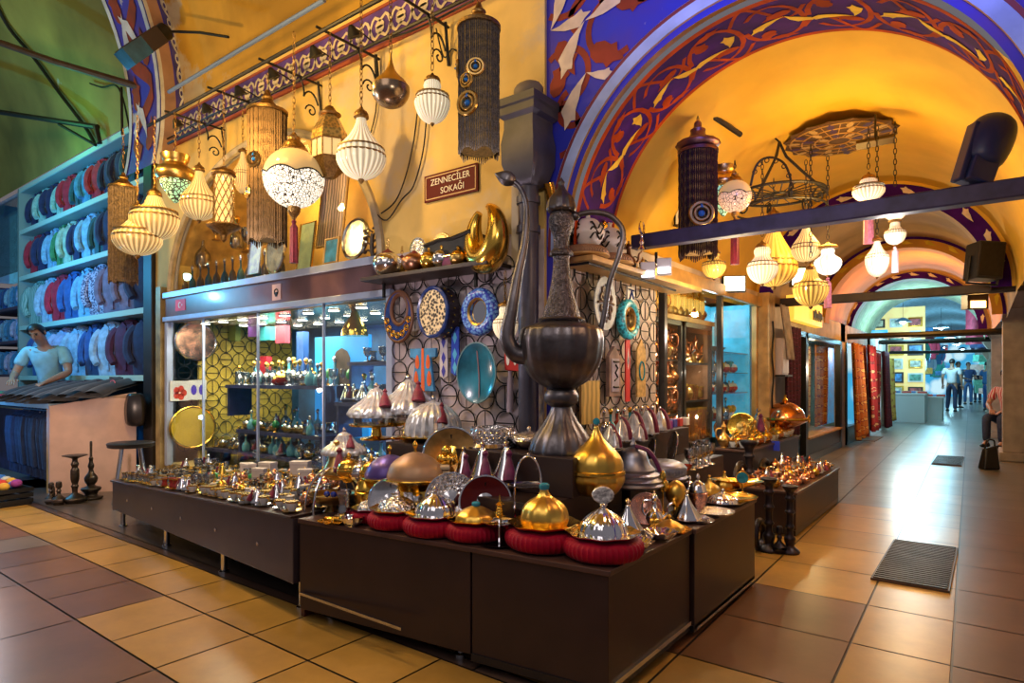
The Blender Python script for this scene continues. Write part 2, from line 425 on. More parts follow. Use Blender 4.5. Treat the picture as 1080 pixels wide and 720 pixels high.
def rib(xn, xf_, ro, ri, name, A0=-.2):
    """Transverse arch of the street: painted face towards the shops, fresco underneath."""
    m = MB(); A1, n = pi*1.05, 60
    def ann(r0, r1, mi, x):
        m.m = mi; m.grid(lambda s, t: (x, (r0+(r1-r0)*s)*cos(A0+(A1-A0)*t), TOP+(r0+(r1-r0)*s)*sin(A0+(A1-A0)*t)), 1, n)
    w_ = ro-ri
    ann(ro, ro-w_*.34, 0, xn); ann(ro-w_*.34, ro-w_*.40, 3, xn); ann(ro-w_*.40, ri+.035, 1, xn+.002); ann(ri+.035, ri, 2, xn+.004)
    m.m = 3; m.grid(lambda s, t: (xn+(xf_-xn)*s, ri*cos(A0+(A1-A0)*t), TOP+ri*sin(A0+(A1-A0)*t)), 1, n)
    fn = lambda a, b: (xn+(xf_-xn)*b, (ri-.008)*cos(a), TOP+(ri-.008)*sin(a))
    m.m = 2
    for b in (.05, .95): m.strip([(A0+(A1-A0)*i/60, b) for i in range(61)], .045, fn)
    L = 1/ri
    a = A0+.06; k = 0
    while a < 2.6:
        m.m = 4
        m.strip([(a+(.3*i/10), .5+.3*sin(pi*i/5)) for i in range(11)], .03, fn)
        m.poly([(a+q*.13, .28+p*.5) for q, p in leaf(1., 0, 1)], fn); m.poly([(a+.17+q*.13, .72+p*.5) for q, p in leaf(1., 0, 1)], fn)
        m.m = 2
        fn2 = lambda p, q: (xn+(xf_-xn)*q, (ri-.014)*cos(p), TOP+(ri-.014)*sin(p))
        m.poly([(a+.05+q*.15, .35+p*.55+.25*q) for q, p in leaf(1., .2, 0)], fn2); m.poly([(a+.2-q*.14, .62+p*.5+.2*q) for q, p in leaf(1., -.2, 0)], fn2)
        a += .3; k += 1
    # arabesque on the narrow face band
    rm = ro-w_*.17; fb = lambda p, q: (xn+.006, (rm+q)*cos(p), TOP+(rm+q)*sin(p))
    m.m = 2; a = A0+.02
    while a < 2.6:
        m.strip([(a+.11*i/12, w_*.1*sin(2*pi*i/12)) for i in range(13)], .006, fb)
        for q in (.027, .08): m.strip([(a+q+.013*cos(t*pi/4), w_*.07*sin(t*pi/4)) for t in range(9)], .0045, fb)
        a += .11
    struct(m, name, [mat('violet blue band', (.07,.06,.33), .65, noise=.3), rimbrown, whitep, bluep, redp], smooth=0)
rib(-6.35, -7.05, 3.0, 2.765, 'trim_4'); rib(-12.4, -13.3, 2.95, 2.62, 'trim_5', .045)
e = MB(); e.box(-13.5, -13.4, -3.2, 3.2, 0, 7); struct(e, 'wall_far_left', mat('teal lit back wall', (.05,.16,.2), .8, noise=.3))

# ================================================================ great painted arch over the alley
YA, YB = 2.92, 3.8
CA, CB = (-.849, 1.88, 1.002), (-.93, 1.95, 1.12)
a = MB()
xs = [-1.98+i*(2.9/80) for i in range(81)]
def zc(x): t = CA[2]**2-(x-CA[0])**2; return CA[1]+math.sqrt(t) if t > 0 else 0.
for p, q in zip(xs, xs[1:]):
    z0, z1 = zc(p), zc(q)
    if (z0 == 0) != (z1 == 0): z0 = z1 = max(0, min(z0, z1)) if z0 == 0 or z1 == 0 else z0
    a.add([(p,YA,z0),(q,YA,z1),(q,YA,TOP+.3),(p,YA,TOP+.3)], [(0,1,2,3)])
struct(a, 'wall_arch', bluep, smooth=0)
a = MB(); a.box(-1.99, WX+.004, YA+.005, YB, 0, 1.9); a.box(CA[0]+CA[2], .92, YA+.005, YB, 0, 1.9)
struct(a, 'pillar_5', palepl, smooth=0)
AN = MB()  # fresco motifs on the spandrel
FA = lambda d: (lambda x, z: (x, YA-d, z))
ok = lambda x, z, r: math.hypot(x-CA[0], z-CA[1]) > CA[2]+.09+r
rnd = random.Random(5)
AN.m = 0
for (x, z, r, a0, a1) in [(-1.86,3.3,.17,-2.2,2.2),(-1.5,3.35,.2,.3,4.6),(-1.86,2.8,.15,-1.7,2.3),(-1.55,2.98,.16,1.2,5.2),(-1.9,2.5,.13,-1.5,1.6),(-1.15,3.4,.2,2,6.5),(-.8,3.3,.18,1,5),(-.4,3.3,.2,0,4.4),(.0,3.0,.18,-1,3.5),(.2,3.3,.2,2,6.2),(.3,2.7,.2,-.5,3.6),(-1.72,3.1,.1,0,4),(-1.8,2.62,.1,2,6),(.55,3.0,.2,1,5),(.12,2.62,.13,0,4),(-1.62,3.45,.2,-1,3.4),(-1.3,3.22,.17,0,5.5),(-1.05,3.2,.15,.5,4),(-1.45,3.14,.12,-.5,3),(-.62,3.2,.14,0,5),(-.15,3.25,.15,1,6),(-1.7,3.5,.14,2,6),(.35,3.0,.13,0,5)]:
    pts = [q for q in circ_pts(x, z, r, a0, a1, 18)]
    if all(ok(q[0], q[1], 0) for q in pts): AN.strip(pts, .018, FA(.0025))
    else:
        run = []
        for q in pts+[None]:
            if q and ok(q[0], q[1], 0): run.append(q)
            else:
                if len(run) > 2: AN.strip(run, .018, FA(.0025))
                run = []
for (x, z, an, s, k) in [(-1.80,3.22,.6,.26,1),(-1.9,3.0,-1.1,.24,1),(-1.62,3.18,2.2,.24,1),(-1.7,2.9,-.5,.24,1),(-1.93,2.7,1.2,.22,1),(-1.55,3.1,-.3,.2,1),(-1.86,2.45,1.3,.2,1),(-1.35,3.3,.5,.26,1),(-.95,3.22,1.2,.22,1),(-.6,3.3,-.4,.26,1),(-.2,3.15,.8,.25,1),(.05,3.35,-.8,.26,1),(.2,2.9,.9,.26,1),(.36,3.1,2.2,.25,1),(-.02,2.85,.4,.18,1),(.5,2.6,1.4,.25,1),(-1.5,3.42,.9,.2,1),(-1.2,3.12,1.6,.18,1),(-1.05,3.36,2.6,.2,1),(-1.42,3.05,.7,.16,1),(-.75,3.18,.4,.18,1)]:
    if ok(x+s*.5*cos(an), z+s*.5*sin(an), .1): AN.poly(xf(leaf(s, 0, k), an, x, z), FA(.005))
AN.m = 1
for (x, z, an, s) in [(-1.73,3.06,.12,.27),(-1.73,3.06,-2.35,.3),(-1.36,3.27,2.6,.22),(-1.36,3.27,.02,.3),(-1.95,3.08,-.2,.25),(-1.95,3.08,1.0,.3),(-1.72,2.78,-2.3,.3),(-1.72,2.78,-.55,.17),(-1.93,2.5,-.9,.2),(-.9,3.34,.3,.25),(-.9,3.34,-2.9,.25),(-.35,3.22,-.7,.26),(-.35,3.22,2.2,.3),(.02,2.98,.75,.26),(.3,3.22,-1.7,.22),(.13,2.76,.3,.24),(.42,2.88,-.6,.26),(.42,2.88,1.0,.26)]:
    p = xf(leaf(s, .25, 0), an, x, z)
    if all(ok(q[0], q[1], -.03) for q in p): AN.poly(p, FA(.0075))
AN.m = 2  # painted return on the corner edge
struct(AN, 'trim_6', [redp, creamp, bluep], smooth=0)
rimm = MB()  # pale rim of the arch with an ochre inner edge
def annul(m, y, r0, r1, mi, A=(-.05, pi+.05), n=64, depth=.03):
    m.m = mi; f0 = lambda r, t: (CA[0]+r*cos(t), CA[1]+r*sin(t))
    m.grid(lambda s, t: (f0(r0+(r1-r0)*s, A[0]+(A[1]-A[0])*t)[0], y, f0(r0+(r1-r0)*s, A[0]+(A[1]-A[0])*t)[1]), 1, n)
annul(rimm, YA-.012, 1.095, 1.115, 2); annul(rimm, YA-.014, 1.035, 1.095, 0)
rimm.m = 0; rimm.grid(lambda s, t: (CA[0]+(1.115)*cos(t*pi), YA-.014*s, CA[1]+1.115*sin(t*pi)), 1, 48)
rimm.m = 1; rimm.grid(lambda s, t: (CA[0]+(1.035-.005*s)*cos(t*pi), YA-.014+.09*s, CA[1]+(1.035-.005*s)*sin(t*pi)), 1, 64)
struct(rimm, 'trim_7', [skyp, mat('ochre arch edge', (.75,.45,.16), .7, noise=.2), mat('wine red line', (.2,.03,.05), .7)], smooth=0)
def soff(t, s, d=0.):  # t: angle, s: 0 front .. 1 back, d: towards the axis
    c = [CA[i]*(1-s)+CB[i]*s for i in range(3)]
    return (c[0]+(c[2]-d)*cos(t), YA+.075+(YB-YA-.075)*s, c[1]+(c[2]-d)*sin(t))
so = MB(); so.m = 0
so.grid(lambda s, t: soff(-.03+(pi+.06)*t, s), 2, 72)
so.m = 1
for s in (.03, .97): so.strip([(pi*i/72, s) for i in range(73)], .035, lambda p, q: soff(p, q, .0015))
k = 0; t = .12
while t < 3.0:
    up = k % 2
    so.m = 1
    fn = lambda p, q: soff(p, q, .002)
    so.strip([(t+.27*cos(u*pi/9)*.5, .5+.36*sin(u*pi/9)*(1 if up else -1)) for u in range(0, 17)], .013, fn)
    so.strip([(t-.16+.34*u/12, (.25 if up else .75)+.2*sin(pi*u/6)) for u in range(13)], .011, fn)
    for (dx, dy, an, s) in [(-.1,.3,.5,.17),(.04,.62,1.4,.16),(.05,.82,2.8,.14)]:
        so.poly([(t+p*.95, (dy if up else 1-dy)+q*1.25) for p, q in xf(leaf(s, 0, 1), an if up else -an, dx, 0)], lambda p, q: soff(p, q, .003))
    so.m = 2
    for (dx, dy, an, s) in [(-.06,.40,1.9,.2),(-.06,.40,.35,.22)]:
        so.poly([(t+p*.95, (dy if up else 1-dy)+q*1.25) for p, q in xf(leaf(s, .25, 0), an if up else -an, dx, 0)], lambda p, q: soff(p, q, .004))
    t += .29; k += 1
struct(so, 'trim_8', [violetp, orangep, goldp], smooth=0)

# ================================================================ alley vault, cross arches, walls
def barrel_y(m, y0, y1, c0, c1, a0=-.05, a1=pi+.05, n=40, ny=6):
    def f(s, t):
        c = [c0[i]*(1-s)+c1[i]*s for i in range(3)]; an = a0+(a1-a0)*t
        return (c[0]+c[2]*cos(an), y0+(y1-y0)*s, c[1]+c[2]*sin(an))
    m.grid(f, ny, n)
V1 = (-.95, 1.97, 1.13)
m = MB(); barrel_y(m, YB, 7.2, (-.95,1.95,1.24), V1); struct(m, 'ceiling_alley', ochre)
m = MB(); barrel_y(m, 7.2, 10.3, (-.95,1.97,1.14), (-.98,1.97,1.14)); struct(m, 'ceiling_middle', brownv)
m = MB(); barrel_y(m, 10.3, 13.5, (-.98,1.97,1.1), (-1.1,1.97,1.1)); struct(m, 'ceiling_orange', orangev)
m = MB(); barrel_y(m, 13.5, 18., (-1.15,1.97,1.08), (-1.25,1.97,1.12)); struct(m, 'ceiling_green', mat('grey green plaster', (.36,.36,.2), .8, noise=.3))
m = MB(); barrel_y(m, 18., 46., (-1.6,1.9,2.0), (-1.6,1.9,2.0)); struct(m, 'ceiling_end', mat('cool grey vault', (.3,.42,.5), .8, noise=.3))
def crossarch(y, c, w_, dp, name, cols):
    m = MB(); r = c[2]
    P = lambda rr, t, yy: (c[0]+rr*cos(t), yy, c[1]+rr*sin(t))
    for mi, (r0, r1) in enumerate([(r+.03, r-w_*.25), (r-w_*.25, r-w_)]):
        m.m = mi; m.grid(lambda s, t: P(r0+(r1-r0)*s, pi*t, y-.004*mi), 1, 48)
    m.m = 2; m.grid(lambda s, t: P(r-w_, pi*t, y+dp*s), 1, 48)
    m.m = 3
    t = .1
    while t < 3.05:
        m.poly([(t+p, r-w_*.62+q) for p, q in leaf(.16, .2, 0)], lambda p, q: P(q, p, y-.012))
        t += .27
    struct(m, name, cols, smooth=30)
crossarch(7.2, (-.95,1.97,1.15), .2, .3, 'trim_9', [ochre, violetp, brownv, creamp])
crossarch(10.3, (-.98,1.97,1.14), .15, .3, 'trim_10', [violetp, orangev, orangev, goldp])
crossarch(13.5, (-1.15,1.97,1.14), .16, .3, 'trim_11', [brownv, violetp, stone, creamp])
# left alley wall: plastered pier, then openings of the shops
w = MB()
w.box(WX-.1, WX, 3.06, 4.36, 0, 2.05); w.box(WX-.1, WX, 6.95, 8.3, 0, 2.05); w.box(WX-.1, WX, 4.36, 6.95, 2.0, 2.06)
w.box(WX-.1, WX, 8.3, 17.5, 1.75, 2.05); w.box(WX-.1, WX, 11.6, 12.0, 0, 2.05); w.box(WX-.1, WX, 14.4, 14.8, 0, 2.05); w.box(WX-.1, WX, 17.2, 17.6, 0, 2.2)
struct(w, 'wall_alley_left', palepl, smooth=0)
w = MB(); w.box(-3.0, -2.95, 4.3, 17.6, 0, 2.1); w.box(-3, WX-.1, 4.3, 4.36, 0, 2.05); w.box(-3, WX-.1, 8.2, 8.3, 0, 2.05); w.box(-3, WX-.1, 4.3, 17.6, 2.06, 2.1)
struct(w, 'wall_shop_back', mat('shop back boards', (.30,.19,.08), .7, noise=.3), smooth=0)
w = MB(); w.box(.5, .62, YB, 46, 0, 2.1)
struct(w, 'wall_alley_right', stone, smooth=0)
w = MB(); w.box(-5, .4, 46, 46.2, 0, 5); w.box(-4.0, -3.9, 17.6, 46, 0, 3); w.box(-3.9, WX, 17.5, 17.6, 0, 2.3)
struct(w, 'wall_alley_end', mat('self glowing cyan end wall', (.05,.35,.6), .8, kind='voronoi', nscale=1.6, col2=(.6,.8,.85), emit='self', es=.9), smooth=0)  # cyan light put into the wall itself as emission
# right-hand pilasters with capitals
def pilaster(x0, x1, y0, y1, ztop, name):
    m = MB()
    m.box(x0, x1, y0, y1, .12, ztop-.3); m.box(x0-.04, x1, y0-.04, y1+.04, 0, .12)
    m.hexa([(x0,y0,ztop-.3),(x1,y0,ztop-.3),(x1,y1,ztop-.3),(x0,y1,ztop-.3),(x0-.13,y0-.1,ztop-.08),(x1,y0-.1,ztop-.08),(x1,y1+.1,ztop-.08),(x0-.13,y1+.1,ztop-.08)])
    m.box(x0-.14, x1, y0-.11, y1+.11, ztop-.08, ztop)
    struct(m, name, stone, bevel=.012, smooth=0)
pilaster(.13, .5, 11.0, 11.8, 2.4, 'pillar_1'); pilaster(.0, .5, 15., 15.9, 2.2, 'pillar_2'); pilaster(-.04, .5, 19., 19.9, 2.1, 'pillar_3'); pilaster(-.1, .5, 24, 25, 2.0, 'pillar_4')
m = MB(); m.m = 0; m.box(.12, .22, 8.6, 10.2, 2.3, 3.5); m.m = 1
for i in range(9):
    m.poly(xf(leaf(.3, .2, 1), rnd.uniform(0, 6), 8.8+.16*i, 2.5+rnd.uniform(0, .8)), lambda p, q: (.112, p, q))
m.m = 2
for i in range(6): m.poly(xf(leaf(.3, .2, 0), rnd.uniform(0, 6), 8.9+.2*i, 2.5+rnd.uniform(0, .8)), lambda p, q: (.106, p, q))
struct(m, 'trim_12', [bluep, redp, creamp], smooth=0)
# painted rosette on the vault
m = MB(); c = onZ(885, 147, 3.06); m.T = Matrix.Translation(c) @ Matrix.Scale(.8, 4)
m.m = 0; m.lathe([(0,.02),(.4,.02),(.5,.012),(.49,.0),(.3,-.012),(0,-.016)], 48, fl=16, amp=.05)
for k, (r, n, s) in enumerate([(.11,8,.12),(.24,12,.13),(.36,16,.13)]):
    for i in range(n):
        an = 2*pi*i/n
        m.m = 1 + (i+k) % 2
        m.poly(xf(leaf(s, 0, 1), an, r*cos(an), r*sin(an)), lambda p, q: (p, q, -.021+.03*max(0, (math.hypot(p, q)-.2))))
m.m = 3
for r in (.1, .22, .34, .45):
    m.ring((0,0,-.016+.06*max(0, r-.22)), r, .008, 2, 40, 5)
for i in range(16):
    an = 2*pi*i/16; m.tube([(.1*cos(an),.1*sin(an),-.018),(.46*cos(an+.2),.46*sin(an+.2),.0)], .006, 5)
struct(m, 'trim_13', [mat('rosette umber', (.10,.05,.02), .7), mat('rosette violet', (.05,.02,.12), .6), mat('rosette cream', (.48,.32,.12), .6), mat('rosette ochre relief', (.4,.22,.05), .5)], smooth=0)
# timber tie beams across the alley
def tie(y, z, h, x0, x1, name, material, label=None, r=None):
    m = MB()
    if r: m.tube([(x0, y, z), ((x0+x1)/2, y, z-.01), (x1, y, z)], r, 8)
    else: m.box(x0, x1, y, y+h, z-h/2, z+h/2)
    struct(m, name, material, bevel=0 if r else .008, smooth=30)
tie(3.95, 2.085, .095, -1.98, .3, 'beam_1', navyp); tie(7.5, 2.0, .09, -2.1, .25, 'beam_2', darkwood)
tie(12.2, 1.86, .08, -2.1, .25, 'beam_3', iron, r=.05); tie(16, 1.93, .08, -2.1, .25, 'beam_4', iron, r=.05); tie(19, 1.8, .1, -2.1, .25, 'beam_5', iron, r=.04)
def vhit(u, v, r=2.86):
    q = ray(u, v); A = q.y*q.y+q.z*q.z; Bq = 2*q.z*(EYE-TOP); Cq = (EYE-TOP)**2-r*r
    return ORG+q*((-Bq+math.sqrt(Bq*Bq-4*A*Cq))/(2*A))
m = MB(); m.tube([atd(-40,31,7.1), atd(60,66,6.7), atd(158,95,6.3)], .035, 8); struct(m, 'beam_6', mat('rusty pole', (.07,.025,.02), .5, noise=.3))
m = MB(); m.tube([atd(-40,112,7.9), atd(103,134,7.1)], .03, 8); m.tube([atd(62,131,7.3), atd(101,153,7.1)], .018, 6); m.tube([atd(101,133,7.1), atd(105,151,7.1)], .03, 8); m.tube([atd(128,92,6.6), atd(129,142,6.6)], .014, 6)
struct(m, 'beam_7', iron)
for pts in ([(-5,2),(10,30),(35,60),(62,97),(90,134),(100,152)], [(95,88),(108,92),(122,90),(130,105),(137,138)]):
    m = MB(); m.tube(spl([vhit(u, v) for u, v in pts], 5), .022 if pts[0][0] < 0 else .01, 6); tag(m.build('cable', iron), 'thick black cable sagging across the green vault' if pts[0][0] < 0 else 'thin looping cable near the rib on the green vault', 'cable')
# ================================================================ counters and stepped stands
def legpost(m, x, y, h): m.lathe([(.0,0),(.03,0),(.03,.008),(.018,.014),(.018,h-.012),(.024,h),(0,h)], 12, c=(x,y,0))
def counter_long():
    t = thing('display_counter', 'long low dark counter crowded with small cups and trinkets before the shop window', 'counter')
    xa, xb = -5.47, -2.66; ya = lambda x: 1.985+(x-xb)*(-.012)
    za, zb = .335, .475
    m = MB(); m.hexa([(xa,ya(xa),.12),(xb,1.76,.16),(xb,2.84,.16),(xa,2.84,.12),(xa,ya(xa),za),(xb,1.76,zb),(xb,2.84,zb),(xa,2.84,za)])
    m.build('body', mat('blue sheened brown laminate', (.04,.03,.038), .36, noise=.18, nscale=5), t, smooth=0, bevel=.004)  # bluish sheen of reflected light mixed into the base colour
    m = MB(); m.hexa([(xa-.01,ya(xa)-.012,za),(xb,1.748,zb),(xb,2.84,zb),(xa-.01,2.84,za),(xa-.01,ya(xa)-.012,za+.012),(xb,1.748,zb+.012),(xb,2.84,zb+.012),(xa-.01,2.84,za+.012)])
    m.build('top', mat('dark counter top', (.04,.022,.02), .3, noise=.2), t, smooth=0, bevel=.003)
    for k in range(4):
        x = xa+.12+(xb-xa-.2)*k/3; m = MB(); legpost(m, x, 1.86+(x-xb)*-.07, .12+.05*(x-xa)/(xb-xa)); m.build('leg', chrome, t)
    for k in range(5):
        x = -5.1+.52*k; m = MB(); m.lathe([(0,0),(.009,0),(.011,.004),(0,.007)], 8, R=rotm('X', pi/2).to_3x3(), c=(x, ya(xa)+(1.76-ya(xa))*(x-xa)/(xb-xa)-.001, .24+.05*k/4)); m.build('screw', chrome, t)
def zlong(x): return .335+.012+(.475-.335)*(x+5.47)/2.81
def yfront(x): return 2.018+(1.76-2.018)*(x+5.47)/2.81
counter_long()
def unit(label, x0, x1, y0, y1, z0, z1, plinth=None, seam=None, strip=None, legs=(), topov=.012, fronty=None):
    t = thing('display_counter', label, 'counter'); fy = fronty or (lambda x: y0)
    m = MB(); m.hexa([(x0,fy(x0),z0),(x1,fy(x1),z0),(x1,y1,z0),(x0,y1,z0),(x0,fy(x0),z1-.02),(x1,fy(x1),z1-.02),(x1,y1,z1-.02),(x0,y1,z1-.02)]); m.build('body', brownlam, t, smooth=0, bevel=.003)
    m = MB(); m.hexa([(x0,fy(x0)-topov,z1-.02),(x1+topov,fy(x1)-topov,z1-.02),(x1+topov,y1,z1-.02),(x0,y1,z1-.02),(x0,fy(x0)-topov,z1),(x1+topov,fy(x1)-topov,z1),(x1+topov,y1,z1),(x0,y1,z1)]); m.build('top', mat('brown counter top', (.09,.045,.035), .32, noise=.2), t, smooth=0, bevel=.003)
    if plinth: m = MB(); m.hexa([(x0,fy(x0)-.006,plinth[0]),(x1,fy(x1)-.006,plinth[0]),(x1,y1,plinth[0]),(x0,y1,plinth[0]),(x0,fy(x0)-.006,plinth[1]),(x1,fy(x1)-.006,plinth[1]),(x1,y1,plinth[1]),(x0,y1,plinth[1])]); m.build('plinth', blklam, t, smooth=0)
    if strip: m = MB(); m.box(*strip); m.build('edge_strip', chrome, t, smooth=0)
    for x, y in legs: m = MB(); legpost(m, x, y, max(z0, .03)); m.build('leg', chrome, t)
    return t
unit('dark brown counter between the long low counter and the corner one, holding red cushioned dishes', -2.62, -1.645, 1.77, 2.84, .05, .48, None, None, (-2.6,-1.9,1.752,1.765,.125,.137), [(-2.55,1.9),(-1.75,1.95)], fronty=lambda x: 1.77+.115*(x+2.62)/.975)
m = MB(); m.box(-2.655, -2.625, 1.80, 2.82, .0, .46); tag(m.build('filler_panel', redlam, smooth=0), 'narrow red brown panel filling the gap between the two front counters', 'panel')
unit('dark brown corner counter topped by a silver dome on a red cushion', -1.635, -1.06, 1.885, 2.69, .05, .48, (.03,.06), None, (-1.06,-1.05,1.98,2.68,.06,.078), [(-1.55,2.0),(-1.12,2.55),(-1.15,2.05)], fronty=lambda x: 1.885+.06*(x+1.635)/.575)
unit('dark brown counter facing the alley with pointed lids and a green medallion', -1.70, -1.045, 2.705, 3.6, .03, .48, (.02,.05), None, (-1.045,-1.037,2.72,3.58,.03,.042), [(-1.1,2.85),(-1.1,3.5)])
def step(label, x0, x1, y0, y1, z0, z1, mt=None):
    m = MB(); m.box(x0, x1, y0, y1, z0, z1)
    return tag(m.build('display_step', mt or brownlam, smooth=0, bevel=.004), label, 'display stand')
step('low dark step along the street side carrying round covers and tasselled cones', -2.80, -1.47, 2.14, 2.84, .48, .62)
step('upper dark step under the big silver fluted domes', -2.66, -1.98, 2.34, 2.84, .62, .795)
step('tall dark block on which the giant coffee pot stands', -1.97, -1.45, 2.34, 2.88, .62, .795)
step('dark step on the alley side under the golden lidded pot', -1.955, -1.455, 2.90, 4.3, .0, .62)
step('raised back step by the wall with red tasselled glass lids', -1.955, -1.70, 3.0, 4.3, .62, .80)
# further counters in the alley
unit('low alley counter heaped with copper trinkets', -1.62, -1.115, 4.83, 6.42, .05, .325, (.01,.05), legs=[(-1.2,4.95),(-1.2,6.3)])
m = MB(); m.box(-1.72, -1.63, 4.86, 5.40, .0, .32); tag(m.build('counter_end_panel', redlam, smooth=0), 'red brown panel behind the low alley counter', 'panel')
unit('taller alley counter with white coffee cups and a copper brazier', -1.94, -1.635, 5.42, 7.2, .0, .535, None)

# ================================================================ shop window of the street side
t = thing('shop_window', 'wide glazed shop window under a blue framed brown fascia', 'shop window')
m = MB(); m.box(-6.52, -3.2, WY-.05, WY+.04, 1.70, 1.745); m.box(-6.52, -3.2, WY-.05, WY+.04, 1.93, 1.985); m.build('fascia_rail', alu, t, smooth=0, bevel=.004)
m = MB(); m.box(-6.5, -3.2, WY-.03, WY+.02, 1.745, 1.93); m.build('fascia', mat('brown violet fascia', (.16,.085,.10), .3, noise=.3, nscale=3, coat=.4), t, smooth=0)
m = MB(); m.box(-6.52, -6.47, WY-.03, WY+.03, .28, 1.70); m.box(-3.26, -3.2, WY-.03, WY+.03, .28, 1.70); m.build('side_post', alu, t, smooth=0, bevel=.003)
for i, x in enumerate((-5.82, -4.9, -4.0)):
    m = MB(); m.box(x-.006, x+.006, WY+.0, WY+.02, .28, 1.70); m.build('glass_joint', alu, t, smooth=0)
m = MB(); m.box(-6.47, -3.26, WY+.005, WY+.012, .28, 1.70); m.build('pane', glass('shop glass', (.93,.98,1), .05, .01, .97, .16), t, smooth=0)
# flag sticker and square sign on the fascia
m = MB(); m.m = 0; m.box(-6.28, -6.08, WY-.034, WY-.031, 1.79, 1.9); m.m = 1
F = lambda a, b: (a, WY-.036, b)
m.poly([(-6.19+.03*cos(q), 1.845+.03*sin(q)) for q in [.7+i*(2*pi-1.4)/16 for i in range(17)]]+[(-6.181+.021*cos(q), 1.845+.021*sin(q)) for q in [.7+(2*pi-1.4)*(16-i)/16 for i in range(17)]], F)
m.poly([(-6.145+(.014 if i % 2 == 0 else .006)*cos(pi/2+i*pi/5), 1.845+(.014 if i % 2 == 0 else .006)*sin(pi/2+i*pi/5)) for i in range(10)], F)
tag(m.build('flag_sticker', [mat('flag red', (.75,.01,.05), .5), white], smooth=0), 'small red sticker with a white crescent and star on the fascia', 'sticker')
m = MB(); m.m = 0; m.box(-4.62, -4.50, WY-.034, WY-.031, 1.77, 1.9); m.m = 1; m.ring((-4.56, WY-.036, 1.835), .025, .005, 1, 16, 4); m.box(-4.574, -4.546, WY-.038, WY-.034, 1.80, 1.835)
tag(m.build('notice_sticker', [mat('pale pink sticker', (.7,.5,.55), .5), blklam], smooth=0), 'small pink square notice with a dark round symbol on the fascia', 'sticker')
# inside of the lower window: cabinet shell
m = MB(); m.m = 1; m.box(-6.52, -3.2, 4.3, 4.34, .2, 1.75); m.m = 2; m.box(-6.52, -3.2, WY+.05, 4.3, 1.69, 1.72); m.m = 3; m.box(-6.52, -3.2, WY+.3, 4.3, .27, .3); m.m = 0; m.box(-6.56, -6.52, WY+.05, 4.3, .3, 1.7); m.m = 1; m.box(-3.2, -3.16, WY+.05, 4.3, .3, 1.7)
struct(m, 'wall_window_back', [mat('yellow display board', (.66,.46,.05), .6, noise=.35, nscale=3), mat('deep blue display board', (.02,.12,.28), .5, noise=.6, nscale=2.5), mat('gold mirrored ceiling', (.7,.5,.2), .2, .7), darkwood], smooth=0)
em = mat('spot lamp glow', (1,.95,.85), .5, emit=(1,.93,.8), es=14)
for i in range(9):
    for j in range(3):
        x = -6.2+.34*i+.1*j; y = 3.12+.34*j
        o = put('ceiling_spotlight', 'spotlight', 'vit', lambda r: (MB().lathe([(0,0),(.05,0),(.055,.008),(0,.008)], 14).build('rim', chrome, r), MB().lathe([(0,-.003),(.042,-.003),(.042,.002),(0,.002)], 14).build('bulb', em, r))[:0] or None, (x, y, 1.682), '%s recessed spotlight from the alley end in the %s row inside the shop window' % (nth(9-i), ('front', 'middle', 'rear')[j]), group='recessed window spotlights')

# upper arched window: shallow lit niche
m = MB(); m.m = 0
m.box(-6.5, -3.25, 3.55, 3.6, 1.97, 3.3); m.m = 1; m.box(-6.5, -3.25, WY+.02, 3.6, 1.95, 1.985)
struct(m, 'wall_niche_back', [mat('ochre niche board', (.72,.44,.1), .7, noise=.35, nscale=2), darkwood], smooth=0)  # mottled ochre, without emission
m = MB()
for k in range(5):
    m.grid(lambda s, t, k=k: (-4.88+1.54*cos(pi*(t)), WY+.02+.68*s, 1.97+1.16*sin(pi*t)), 1, 40); break
struct(m, 'trim_14', mat('niche soffit', (.6,.38,.12), .7, noise=.3), smooth=50)
t = thing('niche_window', 'arched glass pane over the shop fascia with grey frame', 'window')
m = MB(); m.add([(-4.88+1.53*cos(pi*i/40), WY+.03, 1.99+1.15*sin(pi*i/40)) for i in range(41)], [tuple(range(41))]); m.build('pane', glass('niche glass', (.95,.98,1), .03, .01, .98, .15), t, smooth=0)
m = MB(); m.tube([(-4.88+1.53*cos(pi*i/40), WY+.03, 1.985+1.15*sin(pi*i/40)) for i in range(41)], .018, 6); m.build('frame', mat('grey window frame', (.45,.45,.5), .4, .3), t)

# ================================================================ ring ironwork
def grille(name, label, fn, na, nb, a0, b0, p, skip=lambda i, j: False, q=None):
    """Lattice of rings with one bar each; fn(a, b, d) gives the point on its wall."""
    m = MB(); q = q or p
    for i in range(na):
        for j in range(nb):
            if skip(i, j): continue
            a, b = a0+p*(i+.5), b0+q*(j+.5)
            m.tube([fn(a+p*.47*cos(2*pi*k/18), b+q*.47*sin(2*pi*k/18), 0) for k in range(18)], .0042, 5, True)
            if (i+j) % 2: m.tube([fn(a-p*.47, b, 0), fn(a+p*.47, b, 0)], .0036, 4)
            else: m.tube([fn(a, b-q*.47, 0), fn(a, b+q*.47, 0)], .0036, 4)
    return tag(m.build(name, iron), label, 'grille')
grille('iron_grille', 'black ring pattern iron grille on the white wall behind the plates and kaftan', lambda a, b, d: (a, WY-.03+d, b), 8, 8, -3.2, .66, .148, q=.15)
grille('iron_grille', 'black ring pattern iron grille on the alley side of the corner', lambda a, b, d: (WX+.03+d, a, b), 9, 8, 3.02, .82, .146)
grille('iron_grille', 'single column of black iron rings left of the shop window', lambda a, b, d: (a, WY-.03+d, b), 1, 10, -6.72, .36, .16, q=.155)
grille('iron_grille', 'ring pattern grille against the yellow side board inside the shop window', lambda a, b, d: (-6.495+d, a, b), 9, 9, 2.98, .4, .145)

